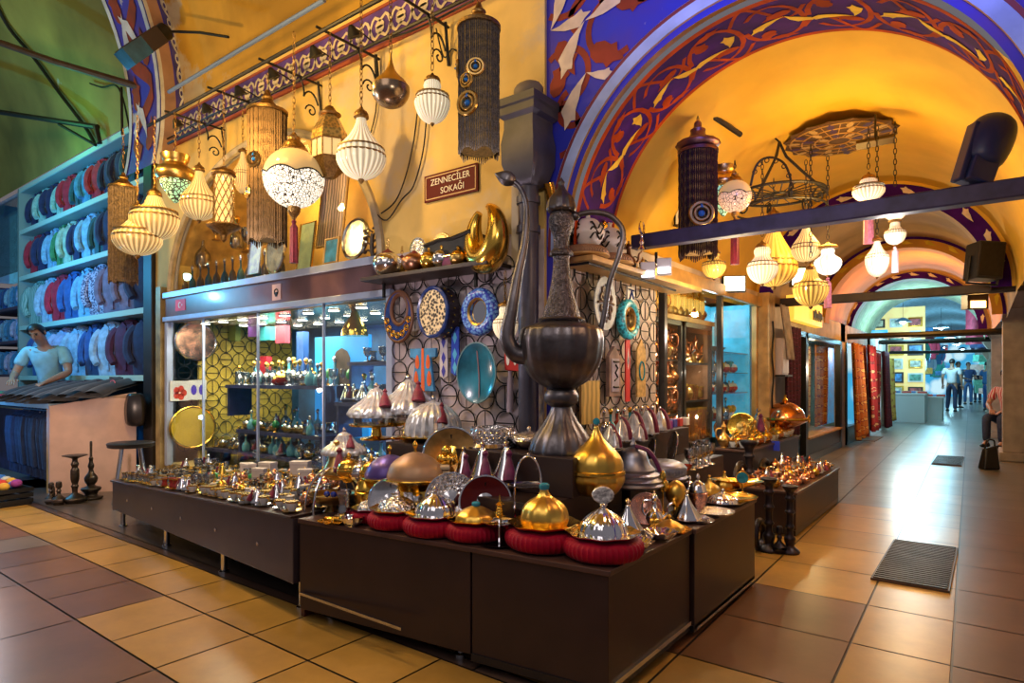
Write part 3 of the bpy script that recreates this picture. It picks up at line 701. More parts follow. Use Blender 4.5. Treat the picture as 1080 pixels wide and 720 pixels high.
# ================================================================ drain pipe with hopper at the corner
t = thing('drain_pipe', 'tall grey metal rain pipe with a moulded hopper head at the building corner', 'drain pipe', (-2.02, 2.80, 0))
gm = mat('grey blue painted metal', (.085,.085,.125), .4, .4, noise=.25, nscale=5, bump=.1)
m = MB(); m.lathe([(.056,.797),(.056,2.2)], 20); m.build('pipe', gm, t)
for z in (1.96, 2.12): m = MB(); m.lathe([(.058,z-.02),(.066,z-.02),(.066,z+.02),(.058,z+.02)], 20); m.build('collar', gm, t)
m = MB()
sq = [(.065,2.2),(.085,2.24),(.105,2.31),(.108,2.42),(.096,2.5),(.096,2.55),(.118,2.57),(.118,2.61),(.126,2.62),(.126,2.66),(.0,2.66)]
m.lathe([(r*1.414, z) for r, z in [(.05,2.19)]+sq], 4, a0=pi/4); m.build('hopper', gm, t, smooth=30)
m = MB(); m.sph((0,0,2.72), .09, 14, (1,.8,.6)); m.build('wire_ball', mat('dusty pipe top', (.2,.16,.13), .7), t)
# trunking beside it
m = MB(); m.box(-2.19, -2.14, 2.87, 2.895, 1.75, 2.6); tag(m.build('cable_duct', mat('cream cable duct', (.6,.5,.36), .6), smooth=0), 'cream vertical cable duct between the crescent shelf and the rain pipe', 'cable duct')

# ================================================================ street sign
t = thing('street_sign', 'dark red street sign reading ZENNECILER SOKAGI on the yellow wall', 'sign', (0,0,0))
p0 = onY(448, 200, WY-.012); p1 = onY(504, 187, WY-.012)
x0, x1 = p0.x, p1.x; z0, z1 = 2.275, 2.445
m = MB(); m.box(x0, x1, WY-.016, WY-.004, z0, z1); m.build('plate', mat('sign maroon', (.11,.004,.006), .6, spec=.2), t, smooth=0)
m = MB()
for a in (.012, ):
    for (xa, xb, za, zb) in [(x0+a,x1-a,z0+a,z0+a+.006),(x0+a,x1-a,z1-a-.006,z1-a),(x0+a,x0+a+.006,z0+a,z1-a),(x1-a-.006,x1-a,z0+a,z1-a)]: m.box(xa, xb, WY-.018, WY-.016, za, zb)
m.build('border', mat('sign gold line', (.7,.45,.2), .5), t, smooth=0)
def text(body, size, loc, rot, mt, parent=None, ext=.001, sx=1., align='CENTER'):
    c = bpy.data.curves.new('lettering', 'FONT'); c.body = body; c.size = size; c.extrude = ext; c.align_x = align; c.align_y = 'CENTER'
    t_ = bpy.data.objects.new('tmp', c); COL.objects.link(t_); bpy.context.view_layer.update()
    me = bpy.data.meshes.new_from_object(t_.evaluated_get(bpy.context.evaluated_depsgraph_get())); bpy.data.objects.remove(t_)
    me.materials.clear(); me.materials.append(mt)
    o = bpy.data.objects.new('lettering', me); COL.objects.link(o); o.location = loc; o.rotation_euler = rot; o.scale = (sx, 1, 1)
    if parent: o.parent = parent
    return o
signw = mat('sign lettering', (.95,.88,.72), .6)
text('ZENNEC\u0130LER', .056, ((x0+x1)/2+.0, WY-.018, z0+.115), (pi/2,0,0), signw, t)
text('SOKA\u011eI', .056, ((x0+x1)/2+.02, WY-.018, z0+.052), (pi/2,0,0), signw, t)

# ================================================================ shelves over the plates
def shelf(label, x0, x1, y0, y1, z, posts):
    t = thing('wall_shelf', label, 'shelf'); m = MB(); m.box(x0, x1, y0, y1, z-.025, z); m.build('board', darkwood, t, smooth=0, bevel=.003)
    for x, y in posts: m = MB(); m.box(x-.008, x+.008, y-.008, y+.008, z-.12, z-.025); m.tube([(x,y,z-.12),(x-.0,y,z-.03)], .01, 6); m.build('bracket', iron, t)
    return z
SH = 1.80
shelf('dark shelf over the hanging plates holding metal balls and a gold crescent', -3.27, -2.2, 2.66, 2.89, SH, [(-3.2,2.8),(-2.4,2.8)])
t = thing('wall_shelf', 'wooden shelf on the alley side with calligraphy globes on it', 'shelf')
SH2 = 1.82
m = MB(); m.box(WX+.0, WX+.26, 2.98, 4.6, SH2-.03, SH2); m.build('board', honey, t, smooth=0, bevel=.003)
m = MB(); m.tube([(WX+.1,3.0,SH2-.04),(WX+.22,3.0,SH2-.04),(WX+.22,4.2,SH2-.06)], .008, 6); m.build('rail', iron, t)
# fascia of the alley shop and warm strip light
t = thing('shop_facade', 'alley shop front with honey wood fascia and black framed glazing', 'shop front')
m = MB(); m.box(WX+.002, WX+.05, 4.37, 6.91, 1.9, 1.998); m.build('fascia', honey, t, smooth=0, bevel=.004)
for y in (4.5, 5.76, 6.84): m = MB(); m.box(WX-.03, WX+.02, y-.025, y+.025, .3, 1.9); m.build('post', blklam if y < 6 else honey, t, smooth=0)
m = MB(); m.box(WX-.005, WX+.002, 4.5, 6.84, .55, 1.93); m.build('pane', glass('alley shop glass', (.95,1,1), .03, .01, .98, .1), t, smooth=0)
# ================================================================ lamp glass
def glow(name, col, es, lo=.25, ribs=0, cells=0, line=(.05,.03,.02), lw=.06, base=None, zsplit=None, rough=.12):
    m, nt, b = nodes(name); N, K = nt.nodes, nt.links
    tc = N.new('ShaderNodeTexCoord'); fac = None
    if ribs:
        gr = N.new('ShaderNodeTexGradient'); gr.gradient_type = 'RADIAL'; K.new(tc.outputs['Object'], gr.inputs[0])
        mu = N.new('ShaderNodeMath'); mu.operation = 'MULTIPLY'; mu.inputs[1].default_value = ribs*2*pi; K.new(gr.outputs['Fac'], mu.inputs[0])
        sn = N.new('ShaderNodeMath'); sn.operation = 'SINE'; K.new(mu.outputs[0], sn.inputs[0])
        mr = N.new('ShaderNodeMapRange'); mr.inputs[1].default_value = -.7; mr.inputs[2].default_value = 1; mr.inputs[3].default_value = lo; mr.inputs[4].default_value = 1; K.new(sn.outputs[0], mr.inputs[0]); fac = mr.outputs[0]
    if cells:
        vo = N.new('ShaderNodeTexVoronoi'); vo.feature = 'DISTANCE_TO_EDGE'; vo.inputs['Scale'].default_value = cells; K.new(tc.outputs['Object'], vo.inputs['Vector'])
        gt = N.new('ShaderNodeMath'); gt.operation = 'GREATER_THAN'; gt.inputs[1].default_value = lw; K.new(vo.outputs['Distance'], gt.inputs[0])
        mr = N.new('ShaderNodeMapRange'); mr.inputs[3].default_value = lo; mr.inputs[4].default_value = 1; K.new(gt.outputs[0], mr.inputs[0]); fac = mr.outputs[0]
    bc = base or col
    if fac:
        mx = N.new('ShaderNodeMix'); mx.data_type = 'RGBA'; mx.inputs['A'].default_value = (*line, 1); mx.inputs['B'].default_value = (*bc, 1); K.new(fac, mx.inputs['Factor']); K.new(mx.outputs['Result'], b.inputs['Base Color'])
        ms = N.new('ShaderNodeMath'); ms.operation = 'MULTIPLY'; ms.inputs[1].default_value = es; K.new(fac, ms.inputs[0]); K.new(ms.outputs[0], b.inputs['Emission Strength'])
    else: b.inputs['Base Color'].default_value = (*bc, 1); b.inputs['Emission Strength'].default_value = es
    b.inputs['Emission Color'].default_value = (*col, 1); b.inputs['Roughness'].default_value = rough
    return m
g_cry = glow('lit ribbed crystal', (1,.74,.34), .62, .2, ribs=26, line=(.42,.28,.12))
g_cryw = glow('lit pale ribbed crystal', (1,.85,.58), .85, .28, ribs=24, line=(.5,.4,.26))
g_amb = glow('lit amber ribbed glass', (1,.6,.12), .7, .2, ribs=22, line=(.42,.24,.06))
g_clr = glow('clear lit upper glass', (1,.66,.25), .28, base=(.6,.45,.25))
g_fil = glow('white filigree globe', (1,.9,.72), 1.1, .03, cells=26, lw=.09)
g_filbig = glow('white filigree globe fine', (1,.92,.75), 1.15, .03, cells=48, lw=.085)
g_grn = glow('green mosaic glass', (.4,.8,.55), .5, .02, cells=34, lw=.1)
g_hex = glow('milky lantern panes', (1,.7,.28), .6)
g_wht = glow('white lit globe', (1,.93,.78), 1.5, .4, ribs=14, line=(.6,.5,.4))
bead = mat('smoky gold bead strings', (.12,.065,.025), .4, .6, noise=.5, nscale=120)
beadd = mat('dark violet bead strings', (.05,.025,.035), .4, .6, noise=.5, nscale=120)
bluegem = mat('blue enamel drop', (.02,.2,.7), .15, noise=.2)
def chain(t, z0, z1, mt=iron, links=True, name='chain'):
    m = MB(); L = z1-z0
    if links:
        n = max(2, int(L/.034))
        for i in range(n):
            z = z0+(i+.5)*L/n; a = (i % 2)*pi/2
            m.tube([(.009*cos(2*pi*k/8)*cos(a), .009*cos(2*pi*k/8)*sin(a), z+L/n*.62*sin(2*pi*k/8)) for k in range(8)], .0028, 4, True)
    else: m.tube([(0,0,z0),(.002,0,(z0+z1)/2),(0,0,z1)], .004, 5)
    m.build(name, mt, t)
def hung(name, label, cat, u, v, y, ztop, parts, x=None, links=True, chmt=None, ptop=.1):
    """A hanging lamp: (u, v) is where its body's middle is seen on the plane y (or x)."""
    p = onX(u, v, x) if x is not None else onY(u, v, y)
    t = thing(name, label, cat, p); parts(t, dep(p)/FOC)
    chain(t, ptop*dep(p)/FOC, ztop-p.z, chmt or agedbrass, links)
    return t
def crystal(w, up, dn, mt=None, band=True, neck=.25, drop=0, capr=.2, tassel=None):
    """Ribbed crystal lamp; w, up, dn: half width and heights above and below the middle, in photo pixels."""
    def f(t, k):
        W, U, Dn = w*k, up*k, dn*k; mt_ = mt or g_cry
        m = MB(); m.lathe(prof([(W*neck*.8,U),(W*neck,U*.8),(W*.5,U*.5),(W*.9,U*.18),(W,0)], 4), 48, fl=24, amp=.025); m.build('upper_glass', mt_, t)
        m = MB(); m.lathe(prof([(W*1.01,0),(W*.96,-Dn*.35),(W*.7,-Dn*.75),(W*.3,-Dn*.97),(0.0,-Dn)], 4), 48, fl=24, amp=.03); m.build('bowl', mt_, t)
        if band: m = MB(); m.lathe([(W*1.0,-W*.04),(W*1.035,-W*.03),(W*1.035,W*.03),(W*1.0,W*.04)], 36); m.lathe([(W*.9,W*.24),(W*.985,W*.24),(W*.975,W*.30),(W*.9,W*.30)], 36); m.build('band', agedbrass, t)
        m = MB(); m.lathe(prof([(W*capr*.2,U+W*.5),(W*capr*.5,U+W*.35),(W*capr*1.3,U+W*.22),(W*capr*1.6,U),(W*capr,U-W*.06)], 3), 20); m.build('cap', agedbrass, t)
        m = MB(); m.lathe(prof([(W*.1,-Dn*.96),(W*.13,-Dn-W*.06),(W*.05,-Dn-W*.16),(0,-Dn-W*.22)], 3), 12); m.build('finial', agedbrass, t)
        if tassel: tass(t, -Dn-W*.2, tassel[0]*k, tassel[1])
    return f
def tass(t, z, L, mt, r=None, x=0):
    r = r or L*.11; m = MB(); m.lathe([(r*.25,z),(r*.6,z-L*.05),(r*.35,z-L*.1),(r*.9,z-L*.18),(r*1.0,z-L),(0,z-L)], 16, fl=8, amp=.1, c=(x,0,0)); m.build('tassel', mt, t)
def globe(r, tassel=None, mt=None, cap=True, lower=True):
    def f(t, k):
        R = r*k
        m = MB(); m.lathe([(R*cos(a), R*sin(a)) for a in [pi/2*.86*(1-i/12) for i in range(13)]], 40); m.build('upper_glass', g_clr, t)
        m = MB(); m.lathe([(R*1.005*cos(a), R*1.005*sin(a)) for a in [-pi/2*i/14 for i in range(15)]]+[], 40); m.build('filigree_bowl', mt or g_filbig, t)
        m = MB(); n = 80; m.tube([(R*1.01*cos(2*pi*i/n), R*1.01*sin(2*pi*i/n), R*.16*abs(cos(2*pi*i/n*3))-R*.02) for i in range(n)], R*.025, 6, True); m.build('scalloped_edge', iron, t)
        for j in range(6):
            a = 2*pi*j/6; m = MB(); n = 8
            m.grid(lambda s, q: (R*1.003*cos(a+(s-.5)*pi/3)*cos(.13*q), R*1.003*sin(a+(s-.5)*pi/3)*cos(.13*q), R*.15*q*abs(sin(s*pi))), n, 3)
            m.build('petal_panel', mt or g_filbig, t)
        m = MB(); m.lathe(prof([(R*.06,R*1.55),(R*.12,R*1.45),(R*.22,R*1.38),(R*.2,R*1.28),(R*.34,R*1.15),(R*.42,R*1.0),(R*.5,R*.9),(R*.46,R*.84)], 3), 28, fl=14, amp=.03); m.build('cap', agedbrass, t)
        m = MB(); m.lathe(prof([(R*.22,-R*.98),(R*.2,-R*1.15),(R*.1,-R*1.3),(R*.05,-R*1.42),(0,-R*1.45)], 3), 16); m.build('finial', agedbrass, t)
        if tassel: tass(t, -R*1.4, tassel[0]*k, tassel[1], tassel[0]*k*.09)
    return f
def beaded(w, top, bot, gems=(), mt=None, capw=.8, capmt=None, urn=False):
    """Cylinder of hanging bead strings under a metal crown."""
    def f(t, k):
        W, T, B = w*k, top*k, -bot*k; bm = mt or bead; n = 64
        m = MB()
        for i in range(n):
            a = 2*pi*i/n; e = .04*(T-B)*abs(sin(3*a)); q = W*(1+.02*((i*7) % 3-1))
            zs = [T-(T-B-e)*j/22 for j in range(23)]
            m.tube([(q*cos(a), q*sin(a), z) for z in zs], [W*(.03+.022*(j % 2)) for j in range(23)], 4)
        m.build('bead_fringe', bm, t)
        m = MB(); m.lathe([(W*.9,B*.9),(W*.9,T)], 32); m.build('inner_shade', mat('inner gold mesh', (.3,.19,.07), .5, .4, emit=(1,.6,.2), es=.05, noise=.5, nscale=90), t)
        m = MB()
        m.lathe([(W*1.02,T-.02*W),(W*1.1,T-.02*W),(W*1.1,T+W*.15),(W*.9,T+W*.2),(0,T+W*.2)], 36); m.build('crown_ring', capmt or agedbrass, t)
        m = MB(); z = T+W*.2
        pr = [(W*.9,z),(W*1.05,z+W*.1),(W*1.2,z+W*.28),(W*1.05,z+W*.45),(W*.6,z+W*.6),(W*.38,z+W*.95),(W*.42,z+W*1.1),(W*.22,z+W*1.25),(W*.2,z+W*1.5),(W*.06,z+W*1.65)] if urn else \
             [(W*capw,z),(W*capw*.9,z+W*.12),(W*capw*.62,z+W*.35),(W*capw*.4,z+W*.55),(W*capw*.45,z+W*.68),(W*.2,z+W*.85),(W*.12,z+W*1.1)]
        m.lathe(prof(pr, 3), 32, fl=16, amp=.02); m.build('crown', capmt or agedbrass, t)
        for (a, z, s) in gems:
            g = bpy.data.objects.new('medallion', None); bpy.data.objects.remove(g)
            R = rotm('Z', a) @ rotm('X', pi/2); m = MB(R.copy()); m.T = Matrix.Translation((W*1.06*sin(a), -W*1.06*cos(a), z*k)) @ R
            s_ = s*k
            m.ring((0,0,0), s_, s_*.2, 2, 20, 6); m.ring((0,0,.004), s_*.62, s_*.14, 2, 18, 6)
            md = m.build('medallion', brass, t)
            m = MB(m.T.copy()); m.lathe(prof([(0,0.),(s_*.3,.0),(s_*.2,.01),(0,.016)], 2), 14); m.tube([(0,s_*.5,.004),(0,s_*.9,.004)], [s_*.24,s_*.05], 8); m.build('enamel_drop', bluegem, md)
    return f
def lattice(w, top, bot):
    def f(t, k):
        W, T, B = w*k, top*k, -bot*k
        m = MB()
        for i in range(10):
            for s in (1, -1):
                a = 2*pi*i/10; m.tube([(W*cos(a+s*q/9*2.4), W*sin(a+s*q/9*2.4), T*.72-(T*.72-B*.6)*q/9) for q in range(10)], W*.06, 4)
        m.build('lattice_shade', agedbrass, t)
        m = MB(); m.lathe([(W*.85,B*.6),(W*.85,T*.72)], 24); m.build('liner', g_hex, t)
        m = MB(); m.lathe(prof([(W*1.1,T*.7),(W*1.25,T*.75),(W*1.1,T*.86),(W*.5,T*.95),(W*.2,T)], 3), 24); m.build('cap', agedbrass, t)
        m = MB(); m.lathe(prof([(W*1.1,B*.58),(W*1.7,B*.62),(W*1.5,B*.68),(W*.6,B*.78),(W*.3,B*.85),(W*.3,B*.93),(0,B)], 3), 24); m.build('base_dish', agedbrass, t)
    return f
def mosaic(w, top, bot):
    def f(t, k):
        W, T, B = w*k, top*k, -bot*k
        m = MB(); m.lathe(prof([(W*.75,T),(W*.68,T*.8),(W*.6,T*.6),(W*.9,T*.4),(W*1.02,T*.15),(W*.9,-T*.1),(W*.8,-T*.14)], 4), 32); m.build('shoulder', brass, t)
        m = MB(); m.lathe(prof([(W*.8,-T*.1),(W*.74,B*.3),(W*.5,B*.62),(W*.16,B*.95),(0,B)], 4), 32); m.build('mosaic_bowl', g_grn, t)
    return f
def hexlan(w, top, bot):
    def f(t, k):
        W, T, B = w*k, top*k, -bot*k
        m = MB(); m.lathe([(W,0),(W*.95,T*.3),(W*.55,T*.72),(W*.3,T*.85),(W*.3,T*.9)], 6); m.build('roof', mat('pierced brass roof', (.55,.33,.08), .35, .9, noise=.5, nscale=50, kind='voronoi', emit=(1,.6,.15), es=.08), t, smooth=10)
        m = MB(); m.lathe([(W*.95,0),(W*.95,B*.5)], 6); m.build('panes', g_hex, t, smooth=10)
        m = MB()
        for i in range(6):
            a, c = 2*pi*i/6, 2*pi*(i+1)/6
            for (r0, z0, r1, z1) in [(W,0,W,B*.5)]: m.tube([(r0*cos(a),r0*sin(a),z0),(r1*cos(a),r1*sin(a),z1)], W*.05, 5)
            for z in (0, B*.5): m.tube([(W*cos(a),W*sin(a),z),(W*cos(c),W*sin(c),z)], W*.05, 5)
            m.tube([(W*(cos(a)+cos(c))/2,W*(sin(a)+sin(c))/2,0),(W*(cos(a)+cos(c))/2,W*(sin(a)+sin(c))/2,B*.5)], W*.03, 5)
        m.build('frame', agedbrass, t)
        m = MB(); m.lathe([(W*.98,B*.5),(W*.7,B*.8),(W*.3,B),(0,B)], 6); m.build('floor_panel', agedbrass, t, smooth=10)
        m = MB(); m.lathe(prof([(W*.5,T*.8),(W*.62,T*.86),(W*.4,T*.94),(W*.2,T*1.1),(0,T*1.12)], 3), 16); m.build('cap', agedbrass, t)
    return f
def metaldrop(w, top, bot):
    def f(t, k):
        W, T, B = w*k, top*k, -bot*k
        m = MB(); m.lathe(prof([(W*.05,T),(W*.1,T*.75),(W*.3,T*.45),(W*.75,T*.18),(W,0)], 4), 40); m.build('neck', mat('satin gold paint', (.75,.45,.08), .3, .8), t)
        m = MB(); m.lathe(prof([(W,0),(W*.97,B*.4),(W*.7,B*.82),(W*.38,B)], 4), 40); m.build('bowl', mat('satin bronze paint', (.35,.25,.16), .25, .9), t)
    return f
RZ = 3.31
LP = [
 ('beaded_lamp','faded beaded cylinder lamp with brass crown before the clothes racks', 'lamp', 130,245,2.3, beaded(13,46,56,mt=mat('dusty brown bead strings',(.2,.14,.1),.5,.4,noise=.4,nscale=60)), 68),
 ('crystal_lamp','wide crystal onion lamp hanging lowest in front of the clothes racks','lamp',145,250,2.25,crystal(23,27,19),44),
 ('crystal_lamp','round crystal ball lamp just beside the lowest onion lamp','lamp',163,229,2.35,crystal(23,22,24,neck=.35),34),
 ('mosaic_lamp','brass vase shaped lamp with green mosaic tip','lamp',185,188,2.4,mosaic(19,24,26),26),
 ('crystal_lamp','teardrop crystal lamp between the green mosaic and the lattice lamp','lamp',210,214,2.4,crystal(18,34,18),48),
 ('lattice_lamp','slim brass lattice cylinder lamp with dish base','lamp',236,208,2.45,lattice(10,32,48),34),
 ('crystal_lamp','small crystal lamp hidden behind the broad beaded cylinder','lamp',256,184,2.7,crystal(9,24,20,capr=.35),34),
 ('beaded_lamp','broad dark gold beaded cylinder lamp with crescent medallions','lamp',282,184,2.5,beaded(19,64,76,gems=((.3,10,7),(-.2,-22,6)),capw=.7),96),
 ('globe_lamp','big white filigree globe lamp with brass cap and red tassel','lamp',310,188,2.3,globe(31,(46,maroon)),50),
 ('lantern','six sided pierced brass lantern with milky panes','lamp',348,150,2.45,hexlan(19,34,38),38),
 ('crystal_lamp','large crystal onion lamp with brass band above the mirrors','lamp',381,164,2.3,crystal(25,40,25,g_cryw),54),
 ('metal_lamp','plain satin gold and bronze onion shaped metal lamp','lamp',412,92,2.2,metaldrop(20,36,20),34),
 ('crystal_lamp','small crystal ball lamp with blue lit bowl near the long beaded lamp','lamp',456,106,2.2,crystal(18,20,24,g_cryw,neck=.5,capr=.3),32),
 ('beaded_lamp','long silver beaded cylinder lamp with blue peacock medallions','lamp',505,95,2.3,beaded(21,64,72,gems=((.55,14,8),(-.85,22,8),(.15,-22,11),(.1,2,7)),mt=mat('silver grey bead strings',(.16,.13,.12),.3,.8,noise=.5,nscale=120)),92),
]
for n_, l_, c_, u, v, y, fn, pt in LP: hung(n_, l_, c_, u, v, y, RZ, fn, ptop=pt)
# small light cones on the rods (wall washers)
# ---------------- rods and brackets that carry the lamps
def rod(label, pts, r, mt=iron, name='lamp_rod', group=None):
    m = MB(); m.tube(pts, r, 7); return tag(m.build(name, mt), label, 'rod', group)
rod('long black rod carrying the street side lamps', [(-5.75,2.4,RZ),(-2.3,2.4,RZ)], .013)
rod('second black rod close to the frieze', [(-6.1,2.72,3.33),(-2.25,2.72,3.33)], .012)
rod('pale blue conduit running under the amber vault', [onY(178,97,2.5), onY(342,0,2.5)], .016, mat('pale blue conduit', (.2,.3,.6), .35, .5), 'conduit')
for i, x in enumerate((-5.4,-4.7,-4.0,-3.35,-2.7)):
    m = MB(); m.tube([(x,2.89,3.34),(x,2.38,3.34)], .009, 6); m.tube([(x,2.89,3.1),(x,2.86,3.36)], .01, 6)
    m.tube([(x, 2.86-.20*s+.055*cos(6*s+1)*s, 3.30-.12*(1-s)+.05*sin(7*s)) for s in [q/16 for q in range(17)]], .007, 5)
    m.tube([(x, 2.8-.05*cos(a)*(1-a/9), 3.12+.05*sin(a)*(1-a/9)) for a in [q*.5 for q in range(16)]], .006, 5)
    tag(m.build('scroll_bracket', iron), '%s scrolled wrought iron lamp bracket along the frieze, from the beaded lamp by the corner' % nth(5-i), 'bracket', 'scroll brackets')
for i, x in enumerate((-5.55,-5.05,-4.55,-4.1,-3.6,-3.2)):
    t = thing('cone_spotlight', '%s little black cone spotlight on the rod, from the clothes racks' % nth(i+1), 'spotlight', (x,2.55,3.32), group='cone spotlights on the rod')
    m = MB(rotm('X', .5)); m.lathe([(.01,.05),(.02,.04),(.05,-.02),(.046,-.02),(.0,.0)], 16); m.build('shade', iron, t)
    m = MB(); m.tube([(0,0,.04),(0,.08,.03),(0,.165,.012)], .005, 5); m.build('stem', iron, t)
# wires on the wall
for k, (pts, lb) in enumerate([([(440,120),(436,150),(428,185),(417,212),(402,225)],'thin black cable dangling down the yellow wall to the mirrors'),([(450,122),(446,160),(436,196),(424,210),(408,232),(396,224)],'second thin black cable looping beside the first on the yellow wall'),([(395,60),(397,110),(391,140)],'short cable with a plug hanging over the arch'),([(460,30),(468,60),(476,52),(482,54)],'black cable kinked below the bracket by the long beaded lamp')]):
    m = MB(); m.tube(spl([onY(u, v, WY-.02) for u, v in pts], 5), .005, 5); m.build('cable', iron); tag(bpy.context.scene.objects[-1] if False else COL.objects[-1], lb, 'cable')
m = MB(); m.tube(spl([onY(u, v, 2.82) for u, v in [(170,150),(230,118),(300,92),(380,52),(440,30),(500,0)]], 5), .007, 5)
tag(m.build('cable', iron), 'sagging black supply cable strung along the frieze', 'cable')

# ---------------- lamps in the alley vault
AL = [
 ('beaded_lamp','violet beaded cylinder lamp with urn crown and peacock drop under the alley arch','lamp',736,202,4.25,beaded(19,40,72,gems=((.55,-28,11),),mt=beadd,urn=True,capmt=mat('dark violet copper',(.2,.1,.12),.35,.9)),78,None),
 ('filigree_lamp','brown pierced drop lamp touching the violet beaded cylinder','lamp',763,196,4.7,mosaic(17,20,32),24,None),
 ('globe_lamp','white and copper filigree globe lamp with dark red tassel behind the tie beam','lamp',775,207,4.6,globe(17,(48,maroon),mt=glow('copper filigree',(1,.6,.4),.5,.05,cells=40,lw=.05,base=(.6,.4,.3))),30,None),
 ('crystal_lamp','small amber cage ball lamp below the tie beam','lamp',753,280,4.5,crystal(12,13,13,g_amb,neck=.5,capr=.35),24,None),
 ('crystal_lamp','very large amber teardrop crystal lamp behind a smaller lit one','lamp',816,282,5.2,crystal(23,52,20,g_amb,neck=.2),66,None),
 ('crystal_lamp','white lit crystal lamp with two bands in front of the large teardrop','lamp',804,281,4.7,crystal(15,20,18,g_cryw,neck=.55,capr=.3),32,None),
 ('crystal_lamp','teardrop crystal lamp hanging over the amber ball lamp','lamp',850,262,4.9,crystal(14,26,14,g_cry,neck=.25),36,None),
 ('crystal_lamp','round amber crystal ball lamp, lowest in the alley','lamp',855,303,4.6,crystal(17,18,20,g_amb,neck=.4),32,None),
 ('globe_lamp','bright white fluted glass globe lamp with pink tassel','lamp',873,276,4.9,crystal(13,14,14,g_wht,neck=.5,capr=.5,band=False,tassel=(32,pinksilk)),24,None),
 ('crystal_lamp','oval pale crystal lamp with pink tassel hanging from the wooden hook bar','lamp',916,200,4.9,crystal(15,11,12,g_cryw,neck=.55,capr=.3,tassel=(42,pinksilk)),22,None),
 ('crystal_lamp','egg shaped crystal pendant below the oval lamp','lamp',925,272,4.9,crystal(11,18,20,g_cryw,neck=.3,capr=.3),26,None),
 ('crystal_lamp','double gourd crystal lamp with pale tassel on the hook bar','lamp',944,246,4.9,crystal(10,12,12,g_cryw,neck=.45,capr=.4,tassel=(28,mat('pale pink tassel',(.55,.4,.45),.6))),50,None),
 ('crystal_lamp','small faceted amber bowl lamp over the honey wood fascia','lamp',712,286,5.2,crystal(11,9,7,g_amb,neck=.4),18,None),
 ('globe_lamp','little white filigree heart shaped lamp inside the alley shop','lamp',693,301,5.0,crystal(9,8,9,g_fil,neck=.6,band=False),14,-2.3),
]
for n_, l_, c_, u, v, y, fn, pt, x in AL: hung(n_, l_, c_, u, v, y, 2.06 if x else (2.86 if u > 900 else 2.72), fn, ptop=pt, x=x, chmt=iron)
p = onY(944, 221, 4.9)
tag((lambda m: m.build('crystal_bulb', g_cryw))(MB().lathe(prof([(.03,.05),(.075,.02),(.06,-.04),(.03,-.07)],4), 32, fl=16, amp=.03, c=p)), 'upper crystal gourd over the double gourd lamp behind the tie beam', 'lamp')
A, B = onZ(905,153,2.86), onZ(942,146,2.86)
t = thing('hook_bar', 'short wooden ceiling bar with hooks carrying the pale crystal lamps', 'bar', (A+B)/2)
m = MB(); d = (B-A)/2; m.tube([-d*1.1, d*1.1], .035, 4); m.build('bar', darkwood, t, smooth=0)
m = MB(); m.tube([Vector((0,0,.03)), Vector((0,0,.2))], .008, 6); m.build('rod', iron, t)
rod('short black ceiling bar over the violet beaded lamp', [onY(727,106,4.2), onY(781,142,4.75)], .02, iron, 'ceiling_bar')
# iron wheel chandelier with scroll arms
c = onY(822, 205, 5.3); t = thing('wheel_chandelier', 'black wrought iron wheel chandelier with sunburst and scrolls under the yellow vault', 'chandelier', c)
m = MB(); m.ring((0,0,0), .34, .011, 2, 40, 6); m.ring((0,0,-.12), .34, .009, 2, 40, 6); m.build('wheel_rim', iron, t)
m = MB(); m.ring((0,0,0), .06, .012, 2, 16, 6)
for i in range(20): a = 2*pi*i/20; m.tube([(.06*cos(a),.06*sin(a),0),(.34*cos(a),.34*sin(a),0)], .005, 4)
m.build('spokes', iron, t)
for i in range(6):
    a = 2*pi*i/6; R = rotm('Z', a); m = MB(R)
    m.tube([(.34+.06*(1-q/18)*cos(q*.6)-.05, 0, -.06+.08*(1-q/18)*sin(q*.6)) for q in range(18)], .008, 5); m.build('scroll', iron, t)
for i in range(3):
    a = 2*pi*i/3+.4; m = MB(); m.tube([(.34*cos(a),.34*sin(a),0),(.2*cos(a),.2*sin(a),.14),(.05*cos(a),.05*sin(a),.3),(0,0,.42)], .011, 6); m.build('arm', iron, t)
m = MB(); m.tube(spl([(0,0,.42),(-.05,.0,.5),(0,0,.62)],4), .008, 5); m.build('hanger', iron, t)
t = thing('scroll_hanger', 'curved black iron arm with small rings behind the violet beaded lamp', 'arm', onY(812,178,4.9))
m = MB(); pts = spl([(-.14,0,-.1),(-.11,0,.02),(-.06,0,.08),(.02,0,.08),(.1,0,.02),(.14,0,-.08),(.15,0,-.16)], 4); m.tube(pts, .009, 6); m.build('curve', iron, t)
m = MB()
for q in pts[4:-4:3]: m.ring((q[0],q[1],q[2]-.02), .016, .004, 1, 10, 4)
m.build('rings', iron, t)
t = thing('cage_lamp', 'tiny hanging black cage lantern beside the violet beaded lamp', 'lantern', onY(717,228,4.9))
m = MB()
for x, y in ((-.03,-.03),(.03,-.03),(.03,.03),(-.03,.03)): m.box(x-.006, x+.006, y-.006, y+.006, -.07, .06)
m.box(-.04,.04,-.04,.04,-.08,-.07); m.lathe([(.06,.06),(.02,.1),(.008,.13),(0,.13)], 4, a0=pi/4); m.build('cage', iron, t)
m = MB(); m.box(-.024,.024,-.024,.024,-.068,.055); m.build('pane', g_hex, t)
chain(t, .13, .5, iron)
